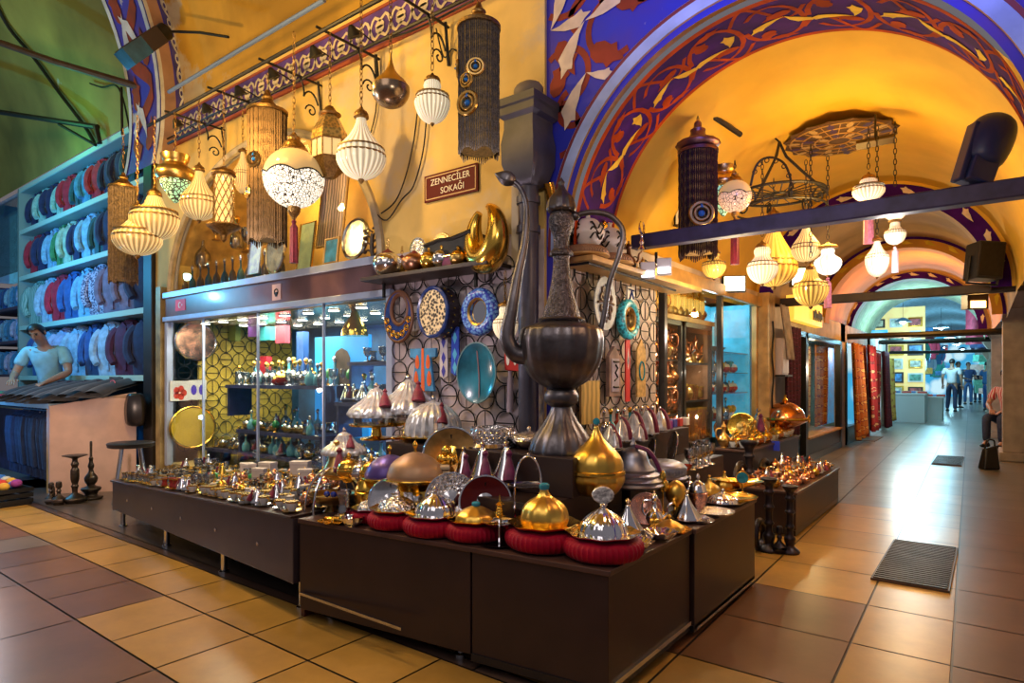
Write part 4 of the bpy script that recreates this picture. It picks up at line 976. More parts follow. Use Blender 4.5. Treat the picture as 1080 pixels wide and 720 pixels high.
# ================================================================ kinds of goods (all stand on z = 0, about 0.1 across unless scaled)
ruby = mat('ruby glass', (.35,.02,.01), .08, noise=.3, spec=.8)
greeng = mat('green glass', (.02,.25,.05), .08, spec=.8)
porc = mat('white porcelain', (.78,.74,.72), .2)
tealg = mat('teal enamel', (.03,.3,.4), .15, noise=.4, nscale=30)
milk = mat('frosted white glass', (.7,.68,.68), .15, noise=.15)
clearsolid = glass('bright thick glass', (.95,.98,1), .34, .02, .85)
purplec = mat('violet blue metal lacquer', (.10,.06,.28), .35, .4)
tanc = mat('tan metal lacquer', (.42,.26,.15), .45, .5, noise=.15)
def B(t, name, mt, pr, n=20, k=3, smooth=40, c=(0,0,0), **kw):
    m = MB(); m.lathe(prof(pr, k) if k else pr, n, c=c, **kw); return m.build(name, mt, t, smooth)
def mk_cup(cupm, saum, band=None):
    def f(t):
        B(t, 'saucer', saum, [(0,.0),(.03,.0),(.05,.008),(.052,.011),(.03,.006),(0,.006)], 16, 0)
        c = B(t, 'cup', cupm, [(.018,.007),(.024,.02),(.032,.045),(.033,.06),(.03,.06),(.02,.02),(0,.015)], 14, 0)
        m = MB(); m.tube([(.03,0,.05),(.045,0,.048),(.047,0,.032),(.026,0,.024)], .004, 5); m.build('handle', band or cupm, t)
        if band: B(t, 'gold_rim', band, [(.033,.052),(.0345,.052),(.0345,.06),(.033,.06)], 14, 0)
    return f
def mk_tea(gl, rim):
    def f(t):
        B(t, 'saucer', rim, [(0,.0),(.028,.0),(.046,.008),(.047,.011),(.03,.005),(0,.005)], 16, 0)
        B(t, 'glass', gl, [(.02,.006),(.026,.02),(.019,.045),(.026,.075),(.024,.075),(.017,.045),(.022,.022),(0,.012)], 14, 2)
        B(t, 'rim', rim, [(.026,.07),(.0272,.07),(.0272,.076),(.026,.076)], 14, 0)
    return f
def mk_tassel(metal, tas, fl=0):
    def f(t):
        B(t, 'dish', metal, [(0,0),(.025,0),(.03,.006),(.048,.014),(.05,.018),(0,.018)], 18, 0)
        B(t, 'cone_lid', metal, [(.044,.018),(.042,.03),(.026,.06),(.012,.095),(.006,.105),(.009,.115),(0,.122)], 20, 3, fl=fl, amp=.05)
        m = MB(); m.lathe(prof([(.004,.03),(.01,.02),(.006,.012),(.013,-.01),(.018,-.045),(0,-.045)], 3), 10, R=rotm('X', -.35).to_3x3(), c=(.008,-.040,.072)); m.build('tassel', tas, t)
    return f
def mk_pot(metal, lidm, knob):
    def f(t):
        B(t, 'bowl', metal, [(.02,0),(.024,.006),(.04,.02),(.045,.04),(.04,.052),(0,.05)], 18)
        B(t, 'lid', lidm, [(.042,.052),(.041,.058),(.03,.075),(.01,.086),(0,.088)], 18)
        B(t, 'knob', knob, [(.004,.085),(.01,.095),(.004,.105),(0,.108)], 10)
    return f
def mk_box(bm, lm, sq=True):
    def f(t):
        m = MB(); m.box(-.03,.03,-.022,.022,0,.045); m.build('box', bm, t, bevel=.003)
        m = MB(); m.box(-.031,.031,-.023,.023,.047,.058); m.build('lid', lm, t, bevel=.003)
        B(t, 'knob', gold, [(.003,.058),(.007,.064),(0,.07)], 10)
    return f
def mk_goblet(gm, sm):
    def f(t):
        B(t, 'foot', sm, [(0,0),(.028,0),(.026,.006),(.008,.012),(.006,.04),(0,.045)], 16)
        B(t, 'bowl', gm, [(.006,.04),(.02,.05),(.03,.075),(.03,.105),(.028,.105),(.018,.06),(0,.055)], 16)
    return f
def mk_bottle(gm, sm):
    def f(t):
        B(t, 'body', gm, [(.026,0),(.036,.015),(.036,.055),(.026,.08),(.010,.1),(.009,.135),(.013,.14),(0,.14)], 18)
        B(t, 'stopper', sm, [(.008,.14),(.012,.15),(.017,.162),(.01,.176),(0,.182)], 12)
    return f
def mk_bowl(bm, fl=0):
    def f(t): return MB().lathe(prof([(.02,0),(.024,.006),(.042,.022),(.05,.042),(.048,.042),(.035,.02),(0,.012)], 3), 24, fl=fl, amp=.05).build('bowl', bm)
    return f
def mk_ewer(mt):
    def f(t):
        B(t, 'body', mt, [(.022,0),(.02,.01),(.04,.035),(.044,.055),(.03,.08),(.014,.1),(.012,.13),(.018,.142),(0,.143)], 18)
        B(t, 'lid', mt, [(.018,.143),(.012,.155),(.004,.165),(.006,.172),(0,.178)], 12)
        m = MB(); m.tube(spl([(.036,0,.045),(.06,0,.07),(.066,0,.105),(.085,0,.122)], 4), [.009-.0004*i for i in range(13)], 6); m.build('spout', mt, t)
        m = MB(); m.tube(spl([(-.014,0,.13),(-.05,0,.125),(-.055,0,.08),(-.036,0,.05)], 4), .005, 6); m.build('handle', mt, t)
    return f
def mk_cezve(mt):
    def f(t):
        B(t, 'pot', mt, [(.034,0),(.036,.008),(.026,.04),(.03,.058),(.027,.058),(.022,.04),(0,.01)], 16)
        m = MB(); m.tube([(.028,0,.05),(.06,0,.062),(.11,0,.075)], [.005,.005,.007], 6); m.build('handle', darkwood, t)
    return f
def mk_egg(mt, st):
    def f(t):
        B(t, 'stand', st, [(0,0),(.028,0),(.02,.008),(.007,.015),(.01,.028),(.02,.034),(0,.034)], 16)
        B(t, 'egg', mt, [(0,.028),(.02,.036),(.031,.06),(.026,.085),(.012,.1),(0,.104)], 18)
    return f
def mk_medal(mt, st):
    def f(t):
        B(t, 'foot', st, [(0,0),(.03,0),(.028,.006),(.006,.012),(.005,.06),(0,.06)], 14)
        m = MB(); m.lathe([(0,-.004),(.03,-.004),(.033,0),(.03,.004),(0,.004)], 24, R=rotm('X', pi/2).to_3x3(), c=(0,0,.09)); m.build('disc', mt, t)
        m = MB(); m.ring((0,0,.09), .034, .004, 1, 20, 5); m.build('rim', st, t)
    return f
def plate_prof(r): return [(0,.0),(r*.3,.02*r),(r*.34,.07*r),(r*.38,.02*r),(r*.5,.03*r),(r*.62,.03*r),(r*.68,.13*r),(r*.72,.13*r),(r*.8,.16*r),(r*.84,.13*r),(r*.9,.19*r),(r,.2*r),(r,.23*r),(r*.85,.2*r),(r*.6,.1*r),(0,.08*r)]
def mk_plate(mt, cm=None, rm=None):
    """Plate standing on edge, leaning back, facing -y; unit radius 0.1."""
    def f(t):
        R = rotm('X', pi/2-.22); T = Matrix.Translation((0,.0,.1)) @ R
        m = MB(T); m.lathe([(r, z-.02) for r, z in plate_prof(.1)][::-1], 48); m.build('dish', mt, t)
        m = MB(T); m.lathe([(0,-.02),(.036,-.018),(.038,-.012),(.03,-.010),(.012,-.006),(0,-.004)], 30); m.build('boss', cm or mt, t)
        m = MB(T); m.ring((0,0,.001), .097, .0045, 2, 44, 6); m.build('rim', rm or mt, t)
        m = MB(); m.tube([(0,.02,.17),(0,.075,0),(0,.0,.0)], .003, 4); m.build('easel', iron, t)
    return f
def scal(w, fl): return lambda a: 1+.05*cos(fl*a)
def mk_cushion(t):  # crimson pleated cushion, radius 0.1
    m = MB(); m.lathe(prof([(0,0),(.06,0),(.092,.008),(.103,.03),(.094,.052),(.06,.060),(0,.056)], 4), 132, fl=44, amp=.016, fz=(.003,.057)); return m.build('cushion', velvet)
def mk_dish(lidm, traym, shape, fin='bud', scall=8):
    """Scalloped tray with a lid; radius 0.1."""
    def f(t):
        m = MB(); m.lathe([(0,0),(.06,0),(.085,.006),(.1,.016),(.101,.019),(.085,.011),(.06,.006),(0,.006)], 64, fl=scall, amp=.035, fz=(.005,.05)); m.build('tray', traym, t)
        P = {'dome': [(.066,.006),(.068,.02),(.06,.05),(.038,.078),(.018,.094),(.01,.1),(0,.101)],
             'onion': [(.062,.006),(.068,.03),(.062,.062),(.044,.086),(.022,.102),(.013,.118),(.011,.132),(0,.133)],
             'cone': [(.06,.006),(.064,.014),(.05,.045),(.026,.09),(.012,.125),(.008,.14),(0,.141)],
             'low': [(.07,.006),(.072,.014),(.062,.036),(.034,.056),(.014,.066),(.01,.07),(0,.071)]}[shape]
        top = P[-1][1]
        m = MB(); m.lathe(prof(P, 4), 72, fl=(9 if lidm is satin else 16) if shape != 'cone' else 8, amp=.03, fz=(.008, top*.86)); m.build('lid', lidm, t)
        F = {'bud': [(.007,top-.004),(.011,top+.008),(.005,top+.018),(0,top+.024)],
             'cap': [(.013,top-.008),(.015,top+.004),(.011,top+.012),(0,top+.014)],
             'ball': [(.005,top-.004),(.005,top+.008),(.010,top+.018),(0,top+.03)],
             'medal': [(.01,top-.006),(.008,top+.006),(.012,top+.012),(.005,top+.02),(0,top+.022)]}[fin]
        m = MB(); m.lathe(prof(F, 3), 14); k = m.build('knob', lidm if fin != 'cap' else tealg, t)
        if fin == 'medal':
            m = MB(); m.lathe([(0,-.004),(.028,-.004),(.031,0),(.028,.004),(0,.004)], 28, R=rotm('X', pi/2).to_3x3(), c=(0,0,top+.046)); m.build('medallion', mat('white script medallion', (.75,.75,.78), .3, .3, noise=.6, nscale=90), k)
    return f
def face(p): d = ORG-Vector(p); return math.atan2(d.y, d.x)+pi/2   # turn so that -y looks at the passer-by
def hero(name, cat, key, mk, u, v, z, wpx, label, r=.1, rz=None, rot=None, group=None, sz=None):
    p = onZ(u, v, z); k = wpx/2*dep(p)/FOC/r
    return put(name, cat, key, mk, p, label, face(p) if rz is None else rz, (k, k, k*sz) if sz else k, group)
ZC, ZM, ZU = .48, .62, .795
# ---------------- covered dishes on red cushions along the front edge
for (u, v, w, key, lm, tm, sh, fin, lb) in [
    (392,549,44,'a',chased,silver,'low','bud','chased silver lid on the smallest cushion by the standing plates'),
    (419,555,60,'b',chased,gold,'low','bud','silver chased dish with gold edged tray'),
    (459,562,66,'c',silver,silver,'dome','ball','bright silver fluted dome dish'),
    (502,567,66,'d',satin,gold,'low','cap','small gold fluted dish with blue topped knob'),
    (574,577,80,'e',satin,gold,'onion','cap','large gold fluted onion lid dish'),
    (636,587,82,'f',silver,silver,'dome','medal','silver fluted dome with round script medallion')]:
    p = onZ(u, v, ZC); k = w/2*dep(p)/FOC/.1
    put('velvet_cushion', 'cushion', 'c', mk_cushion, p, 'crimson pleated velvet cushion under the '+' '.join(lb.split()[:9]), 0, (k, k, k*.92))
    put('covered_dish', 'dish', key, mk_dish(lm, tm, sh, fin), p+Vector((0,0,.053*k)), lb+', on a crimson cushion', face(p), (k*.93, k*.93, k*{'a':.8,'b':.85,'c':.75,'d':.75,'e':.8,'f':.72}[key]))
# ---------------- standing plates
for (u, v, w, key, a, b, c, z, lb) in [
    (412,551,42,'s1',silver,silver,silver,ZC,'silver plate standing behind the first red cushions'),
    (439,550,42,'g1',gold,silver,gold,ZC,'golden plate standing beside the silver one at the back of the cushions'),
    (476,554,50,'s2',chased,silver,silver,ZC,'large chased silver plate standing behind the bright dome dish'),
    (512,557,50,'r1',mat('dark red mirror lacquer',(.14,.01,.01),.12,.4),silver,silver,ZC,'silver centred plate with dark red border'),
    (476,510,54,'g2',mat('gold plate patina',(.6,.35,.12),.3,1.,noise=.4,nscale=18),gold,silver,ZM,'tall tarnished gold plate behind the gold blossoms'),
    (546,508,46,'c1',mat('clear engraved dish',(.5,.5,.5),.15,.8,noise=.6,nscale=60),silver,silver,ZM,'grey engraved glass dish leaning behind the three tier stand'),
    (681,553,30,'p1',rose,rose,rose,ZC,'pink copper plate standing on the alley counter')]:
    hero('standing_plate', 'plate', key, mk_plate(a, b, c), u, v, z, w*1.12, lb)
# ---------------- tasselled cones on the low step
for (u, v, w, i) in [(489,512,30,'first'),(509,515,36,'second'),(534,517,38,'tallest')]:
    hero('tassel_cone', 'sugar bowl', 'cone', mk_tassel(silver, magenta), u, v, ZM, w, '%s silver cone lid with purple tassel on the low step beside the three tier stand' % i, .05, sz=1.15)
hero('tassel_cone', 'sugar bowl', 'coneM', mk_tassel(brass, maroon), 355, 505, ZM, 34, 'brass cone lid with maroon tassel at the end of the low step', .05)
for (u, v, w, mt, lb) in [(368,508,26,gold,'gold beaker jar, first on the low step'),(380,509,22,silver,'little silver cup between two gold jars'),(392,511,26,gold,'round gold jar beside the violet dome')]:
    hero('lidded_jar', 'jar', mt.name, mk_pot(mt, mt, mt), u, v, ZM, w, lb, .045)
def mk_dome(dm, tm):
    def f(t):
        B(t, 'tray', tm, [(0,0),(.05,0),(.06,.018),(.085,.028),(.1,.036),(.098,.039),(.08,.033),(0,.03)], 36, 0)
        B(t, 'dome', dm, [(.086,.034),(.085,.05),(.07,.08),(.04,.102),(.012,.112),(0,.113)], 36)
        B(t, 'knob', gold, [(.005,.11),(.004,.124),(.009,.134),(.004,.144),(0,.148)], 10)
    return f
hero('round_cover', 'dish', 'v', mk_dome(purplec, gold), 411, 513, ZM, 60, 'violet blue domed cover on a gold tray')
hero('round_cover', 'dish', 't', mk_dome(tanc, gold), 438, 516, ZM, 70, 'tan domed cover on a gold tray beside the violet one')
hero('square_box', 'box', 'bg', mk_box(mat('beige silk box',(.6,.45,.28),.5,.2), mat('beige silk lid',(.65,.5,.32),.5,.2)), 461, 515, ZM, 30, 'square beige box on a gold tray before the tall tarnished plate', .035)
def mk_bloom(t):
    B(t, 'foot', gold, [(0,0),(.03,0),(.026,.01),(.006,.02),(.005,.07),(0,.07)], 14)
    m = MB()
    for i in range(6):
        a = i*pi/3; m.sph((.02*cos(a),.02*sin(a),.085), .016, 8)
    m.sph((0,0,.108), .02, 8)
    m.build('blossom', gold, t)
hero('gold_blossom', 'ornament', 'b', mk_bloom, 471, 513, ZM, 20, 'gold blossom ornament before the tall tarnished plate', .035, sz=1.2)
hero('gold_blossom', 'ornament', 'b', mk_bloom, 489, 506, ZM, 20, 'smaller gold blossom ornament half behind the first silver cone', .035, sz=1.2)
hero('gold_blossom', 'ornament', 'b', mk_bloom, 690, 568, ZC, 10, 'gold blossom ornament before the pink copper plate', .035, sz=1.5)
hero('gold_blossom', 'ornament', 'b', mk_bloom, 699, 544, ZC, 12, 'gold flower finial between the copper plate and the gold ball', .035, sz=2.2)
m = MB(); m.m = 0; p = onZ(511, 502, ZM); m.T = Matrix.Translation(p) @ rotm('Z', face(p)) @ rotm('X', -.25)
m.box(-.07,.07,0,.006,0,.12); m.m = 1
for (a, b, c, d) in [(-.072,-.064,0,.122),(.064,.072,0,.122),(-.072,.072,0,.008),(-.072,.072,.114,.122)]: m.box(a,b,-.004,.008,c,d)
tag(m.build('square_tray', [brass, gold], smooth=0), 'square gold tray leaning behind the silver cones', 'tray')
# ---------------- three tier stand, small two tier stand, hoop basket
def tiers(label, u, v, z, hpx, wpx, lv, arch=True, mt=silver, fin=None):
    p = onZ(u, v, z); k = dep(p)/FOC; H = hpx*k; W = wpx/2*k
    t = thing('tiered_stand', label, 'cake stand', p, face(p))
    for i, f in enumerate(lv):
        s = f[1]; m = MB(); m.lathe([(0,0),(W*s*.7,0),(W*s*.95,W*.12),(W*s,W*.16),(W*s*.92,W*.12),(W*s*.66,W*.03),(0,W*.03)], 32, c=(0,0,H*f[0])); m.build('tray', mt, t)
    m = MB()
    if arch:
        a = W*.78
        m.tube([(-a,0,0),(-a,0,H*.62)]+[(-a*cos(q*pi/14),0,H*.62+H*.36*sin(q*pi/14)) for q in range(1,14)]+[(a,0,H*.62),(a,0,0)], W*.06, 8)
        m.sph((0,0,H), W*.1, 10)
    else: m.tube([(0,0,0),(0,0,H*.75)], W*.08, 8)
    m.build('frame', mt, t)
    if fin:
        m = MB()
        for q in range(5): m.sph((0,0,H*.75+W*.13*q), W*.2*(1-.12*q), 8)
        m.lathe([(W*.25,H*.75+W*.5),(W*.05,H*.75+W*.62),(0,H*.75+W*1.0)], 5); m.build('finial', gold, t)
tiers('three tier silver stand with an arched handle between the red cushions', 557, 565, ZC, 86, 36, [(.03,1),(.33,1),(.6,1.1)])
tiers('small two tier silver stand with a gold pineapple finial', 527, 574, ZC, 42, 44, [(.0,1),(.5,.85)], False, silver, True)
p = onZ(350, 538, ZC); k = dep(p)/FOC
t = thing('hoop_basket', 'silver fruit bowl with two tall hoop handles at the end of the middle counter', 'bowl', p, face(p)+.5)
B(t, 'bowl', brass, [(.0,.03),(.06,.035),(.1,.06),(.118,.082),(.116,.086),(.09,.06),(0,.045)], 32)
for a in (-.35, .35):
    m = MB(rotm('Z', a)); m.tube([(.125*cos(q*pi/20)*1.05, 0, .0+.215*sin(q*pi/20)) for q in range(21)], .0055, 8); m.build('hoop', silver, t)
B(t, 'foot', silver, [(0,0),(.05,0),(.03,.012),(.02,.03),(0,.03)], 20, 0)
for i, (u, v, w) in enumerate([(344,534,16),(356,536,16),(351,530,14)]):
    pp = p+Vector((-.04+.04*i, .01*i, .062)); put('blue_bead', 'bead', 'x', lambda t: MB().sph((0,0,.016), .016, 10).build('blue_bead', mat('cobalt glass', (.02,.05,.4), .1)), pp, '%s cobalt blue glass ball in the hooped silver bowl' % nth(i+1), group='blue glass balls in the bowl')
hero('tea_glass', 'glass', 'tg', mk_tea(clearsolid, silver), 363, 549, ZC, 26, 'tea glass on silver saucer beside the hooped bowl', .047, sz=1.5)
hero('leaf_dish', 'dish', 'l', lambda t: MB().lathe(prof([(0,.004),(.05,.004),(.09,.016),(.1,.03),(.085,.02),(0,.01)], 2), 48, fl=6, amp=.14).build('leaf_dish', gold), 352, 552, ZC, 30, 'gold leaf shaped dish at the end of the middle counter')
hero('leaf_dish', 'dish', 'l', None, 375, 527, ZC, 36, 'gold leaf dish behind the hooped bowl')
hero('silver_bowl', 'bowl', 'sb', mk_bowl(silver, 12), 372, 555, ZC, 24, 'little fluted silver bowl in front of the tea glass', .05)
hero('lidded_jar', 'jar', 'tall', mk_pot(gold, gold, gold), 388, 541, ZC, 28, 'gold lidded jar behind the smallest cushion', .045, sz=1.5)
# ---------------- big domes on the upper step
def mk_bigdome(mt, stand, tas, fl=18, shape=0):
    def f(t):
        h = .0
        if stand:
            B(t, 'stand', stand, [(0,0),(.06,0),(.055,.008),(.02,.016),(.016,.05),(.03,.058),(.095,.062),(.098,.07),(0,.07)], 28, 0); h = .07
            B(t, 'glass_wall', clearsolid, [(.08,h),(.083,h+.03),(.083,h+.032),(.078,h+.032)], 28, 0); h += .032
        else: B(t, 'tray', gold, [(0,0),(.07,0),(.1,.016),(.118,.02),(.118,.024),(0,.022)], 36, 0); h = .022
        P = [(.1,h),(.1,h+.02),(.085,h+.045),(.058,h+.07),(.036,h+.095),(.026,h+.115),(.01,h+.13),(0,h+.132)] if shape == 0 else [(.1,h),(.1,h+.03),(.088,h+.072),(.06,h+.106),(.03,h+.124),(.01,h+.13),(0,h+.131)]
        m = MB(); m.lathe(prof(P, 4), 108, fl=fl, amp=.045, fz=(h+.004, h+.122)); m.build('dome', mt, t)
        B(t, 'knob', silver, [(.006,h+.128),(.01,h+.142),(.004,h+.152),(0,h+.156)], 12)
        if tas: m = MB(); m.lathe(prof([(.003,.03),(.009,.018),(.006,.01),(.016,-.02),(.022,-.06),(0,-.06)], 3), 12, R=rotm('X', -.5).to_3x3(), c=(.03,-.05,h+.1)); m.build('tassel', tas, t)
    return f
hero('fluted_dome', 'cloche', 'st', mk_bigdome(cutcrys, gold, maroon), 397, 463, ZU, 58, 'silver fluted dome on a gold footed stand, nearer the shop window', sz=.8)
hero('fluted_dome', 'cloche', 'st', None, 431, 462, ZU, 66, 'silver fluted dome on a gold footed stand, beside the broad dome', sz=.8)
hero('fluted_dome', 'cloche', 'tr', mk_bigdome(cutcrys, None, maroon, 20, 1), 457, 465, ZU, 58, 'broad silver half dome with deep flutes on a gold tray', sz=.95)
pp = onZ(363, 503, ZM)
t = thing('fluted_dome', 'silver fluted dome with maroon tassel on a clear glass drum at the step end', 'cloche', pp, face(pp), sc=(1.05,1.05,.86))
B(t, 'glass_drum', clearsolid, [(.07,0),(.075,.01),(.075,.13),(.07,.14),(0,.14)], 28, 0)
m = MB(); m.lathe(prof([(.108,.142),(.108,.165),(.09,.19),(.06,.215),(.042,.245),(.03,.265),(.01,.28),(0,.282)], 4), 108, fl=20, amp=.04); m.build('dome', cutcrys, t)
B(t, 'knob', silver, [(.006,.275),(.01,.292),(.004,.304),(0,.31)], 12); m = MB(); m.lathe(prof([(.003,.03),(.009,.018),(.006,.01),(.016,-.02),(.022,-.06),(0,-.06)], 3), 12, R=rotm('X', -.5).to_3x3(), c=(.03,-.05,.24)); m.build('tassel', maroon, t)
def mk_round(t):
    B(t, 'drum', chased, [(.09,.018),(.092,.02),(.092,.085),(.088,.085),(.086,.02)], 40, 0)
    B(t, 'base', silver, [(0,0),(.105,0),(.108,.006),(.094,.02),(0,.02)], 40, 0)
    m = MB()
    for i in range(24): a = 2*pi*i/24; m.ring((.094*cos(a),.094*sin(a),.055), .012, .0025, 0 if abs(cos(a)) > .7 else 1, 10, 4)
    m.build('rim_lace', silver, t)
hero('filigree_box', 'bowl', 'fb', mk_round, 519, 471, ZU, 50, 'round pierced silver basket on the upper step before the teal plate', .1)
def mk_lidbowl(t):
    B(t, 'bowl', silver, [(.03,0),(.05,.005),(.085,.03),(.095,.055),(0,.055)], 32); m = MB(); m.lathe(prof([(.1,.055),(.09,.07),(.05,.09),(.012,.1),(0,.101)], 3), 60, fl=20, amp=.03); m.build('lid', chased, t); B(t, 'knob', silver, [(.006,.1),(.012,.112),(.004,.124),(0,.128)], 12)
hero('sugar_bowl', 'bowl', 'lb', mk_lidbowl, 558, 473, ZU, 38, 'round lidded silver bowl by the foot of the giant pot')
# ---------------- the giant coffee pot
p = Vector((-1.625, 2.52, ZU)); k = dep(p)/FOC
t = thing('giant_coffee_pot', 'giant dark engraved metal coffee pot with long spout and curved handle on the tall block', 'coffee pot', p, TH, sc=1)
def EP(pts): return [(r*k, (475-v)*k) for r, v in pts]
m = MB(); m.lathe(prof(EP([(33,475),(33,471),(28,458),(17,442),(11,428),(12,424)]), 4), 64, fl=12, amp=.04, fz=(0, 40*k)); m.build('foot', bronze, t)
m = MB(); m.lathe(prof(EP([(11,427),(17,422),(18,415),(15,409),(12,407)]), 4), 40); m.build('knop', bronze, t)
m = MB(); m.lathe(prof(EP([(14,408),(30,398),(41,380),(44.5,360),(43.5,350),(40,344),(26,339),(20,338)]), 5), 96, fl=18, amp=.014, fz=(70*k, 130*k)); m.build('belly', bronze, t)
eng = mat('chased dark bronze', (.13,.115,.125), .42, .85, noise=.35, nscale=60, bump=.5, bscale=130, kind='voronoi')
m = MB(); m.lathe(prof(EP([(22,339),(19,328),(13.5,310),(10,290),(8.5,271),(12,268),(12,264),(8.5,260),(8.5,250),(10,244),(13,236),(13,228),(10,222)]), 4), 48); m.build('neck', eng, t)
m = MB(); m.lathe(prof(EP([(13,222),(15,219),(14,213),(12,207),(6,200),(3,194),(3.6,191),(2,188),(0,185)]), 4), 40, fl=12, amp=.05); m.build('lid', bronze, t)
m = MB(); m.lathe(prof(EP([(14,338),(24,337),(24,334),(14,333)]), 2), 40); m.build('neck_ring', bronze, t)
S = lambda u, v, d=0: ((u-598)*k, d, (475-v)*k)
m = MB(); q = spl([S(566,372,-.02),(S(551,372,-.03)),S(541,355,-.03),S(546,325,-.03),S(552,290,-.02),S(560,250),S(561,215),S(554,196),S(543,187)], 5)
m.tube(q, [max(.011, .052*k*100*.06-.0) if False else (.05-.0012*i if i < 14 else max(.0135, .033-.0013*(i-14)))*.95 for i in range(len(q))], 14); sp = m.build('spout', bronze, t)
m = MB(); R = rotm('Y', -1.2).to_3x3(); m.lathe(prof([(0,-.02),(.02,-.015),(.034,.015),(.028,.045),(.008,.075),(0,.085)], 3), 20, fl=6, amp=.08, R=R, c=S(545,188)); m.build('bud_tip', bronze, sp)
m = MB(); m.tube(spl([S(611,226),S(630,222),S(650,226),S(663,242),S(659,266),S(649,295),S(644,325),S(640,345)], 5), .0135, 10); m.build('handle', bronze, t)
m = MB(); m.sph(S(613,226), .022, 12); m.build('hinge', bronze, t)
# ---------------- step on the alley side
def mk_goldpot(t):
    m = MB(); m.lathe(prof([(.05,0),(.075,.012),(.099,.05),(.1,.075),(.097,.085),(0,.085)], 4), 64, fl=16, amp=.02, fz=(.01,.075)); m.build('bowl', satin, t)
    B(t, 'belt', gold, [(.098,.082),(.106,.085),(.106,.092),(.098,.095)], 48, 0)
    m = MB(); m.lathe(prof([(.098,.094),(.094,.125),(.078,.155),(.05,.182),(.026,.208),(.012,.235),(.008,.25),(0,.252)], 4), 64, fl=16, amp=.012, fz=(.1,.15)); m.build('lid', satin, t)
    m = MB(); m.lathe([(0,-.003),(.012,-.003),(.013,0),(.012,.003),(0,.003)], 16, R=rotm('X', pi/2).to_3x3(), c=(0,0,.268)); m.build('finial', tealg, t)
hero('golden_pot', 'pot', 'g', mk_goldpot, 629, 522, ZM, 58, 'large golden lidded pot with onion shaped lid and green finial')
def mk_cloche(lat):
    def f(t):
        B(t, 'base', pewter, [(0,0),(.1,0),(.108,.008),(.1,.016),(0,.016)], 40, 0)
        if lat:
            m = MB(); m.lathe(prof([(.1,.016),(.102,.04),(.092,.06),(.06,.075),(0,.08)], 3), 80, fl=40, amp=.02, fz=(.02,.05)); m.build('lid', pewter, t)
        else:
            m = MB(); m.lathe([(r, z) for r, z in [(.1,.016),(.104,.024),(.088,.034),(.09,.042),(.074,.052),(.076,.06),(.058,.078),(.05,.1),(.044,.118),(.026,.132),(.008,.138),(0,.138)]], 48); m.build('lid', pewter, t)
            B(t, 'knob', pewter, [(.006,.13),(.012,.145),(.006,.155),(.004,.17),(0,.172)], 14)
            m = MB(); m.tube(spl([(.01,-.02,.14),(.05,-.05,.13),(.075,-.05,.095),(.09,-.045,.06)],3), .008, 6); m.build('tassel_cord', magenta, t)
    return f
hero('grey_cloche', 'cloche', 'a', mk_cloche(False), 668, 512, ZM, 60, 'stepped grey pewter cloche with purple cord beside the golden pot')
hero('grey_cloche', 'cloche', 'b', mk_cloche(True), 698, 504, ZM, 50, 'low grey pewter cloche with a ribbed lattice side')
def mk_fan(t):
    m = MB(); T = Matrix.Translation((0,0,.1)) @ rotm('X', pi/2-.2); m.T = T; m.lathe([(0,0),(.09,.012),(.1,.02),(.09,.016),(0,.006)], 40); m.build('glass_plate', mat('smoked glass plate',(.3,.26,.22),.1,.6,noise=.5,nscale=12), t)
    m = MB(T); m.ring((0,0,.018), .098, .004, 2, 40, 5); m.build('rim', silver, t)
for (u, v, w, lb) in [(689,492,30,'smoked glass plate standing behind the grey cloches'),(712,489,34,'larger smoked glass plate standing nearer the alley cabinets')]: hero('glass_plate', 'plate', 'f', mk_fan, u, v, ZM, w, lb, rz=-.9)
for i, (u, v) in enumerate([(717,498),(722,497),(728,495),(735,493),(741,491),(748,489),(733,488),(742,486)]):
    if i < 2: hero('red_bowl', 'bowl', 'rb', mk_bowl(ruby), u, v, ZM, 16, '%s small ruby glass bowl after the ribbed grey cloche' % ('first','second')[i], .05)
    else: hero('crystal_cup', 'cup', 'cc', mk_goblet(clearsolid, silver), u, v, ZM, 12, '%s little crystal goblet after the ruby bowls on the alley step' % nth(i-1), .03, group='crystal goblets on the alley step')
def mk_glasscone(t):
    B(t, 'dish', silver, [(0,0),(.03,0),(.046,.008),(.05,.013),(0,.013)], 20, 0)
    B(t, 'cone_lid', milkglass, [(.044,.013),(.044,.028),(.03,.055),(.014,.085),(.006,.1),(0,.104)], 24, 3, fl=10, amp=.06)
    B(t, 'knob', silver, [(.004,.1),(.008,.11),(.003,.12),(0,.122)], 10)
    m = MB(); m.tube(spl([(0,-.008,.112),(.02,-.03,.1),(.034,-.05,.06),(.04,-.055,.02)], 3), [.003,.004,.005,.006,.008,.009,.01,.01,.01,.009], 7); m.build('tassel', maroon, t)
milkglass = mat('pale ribbed glass', (.72,.74,.76), .08, .35, noise=.25, nscale=40)
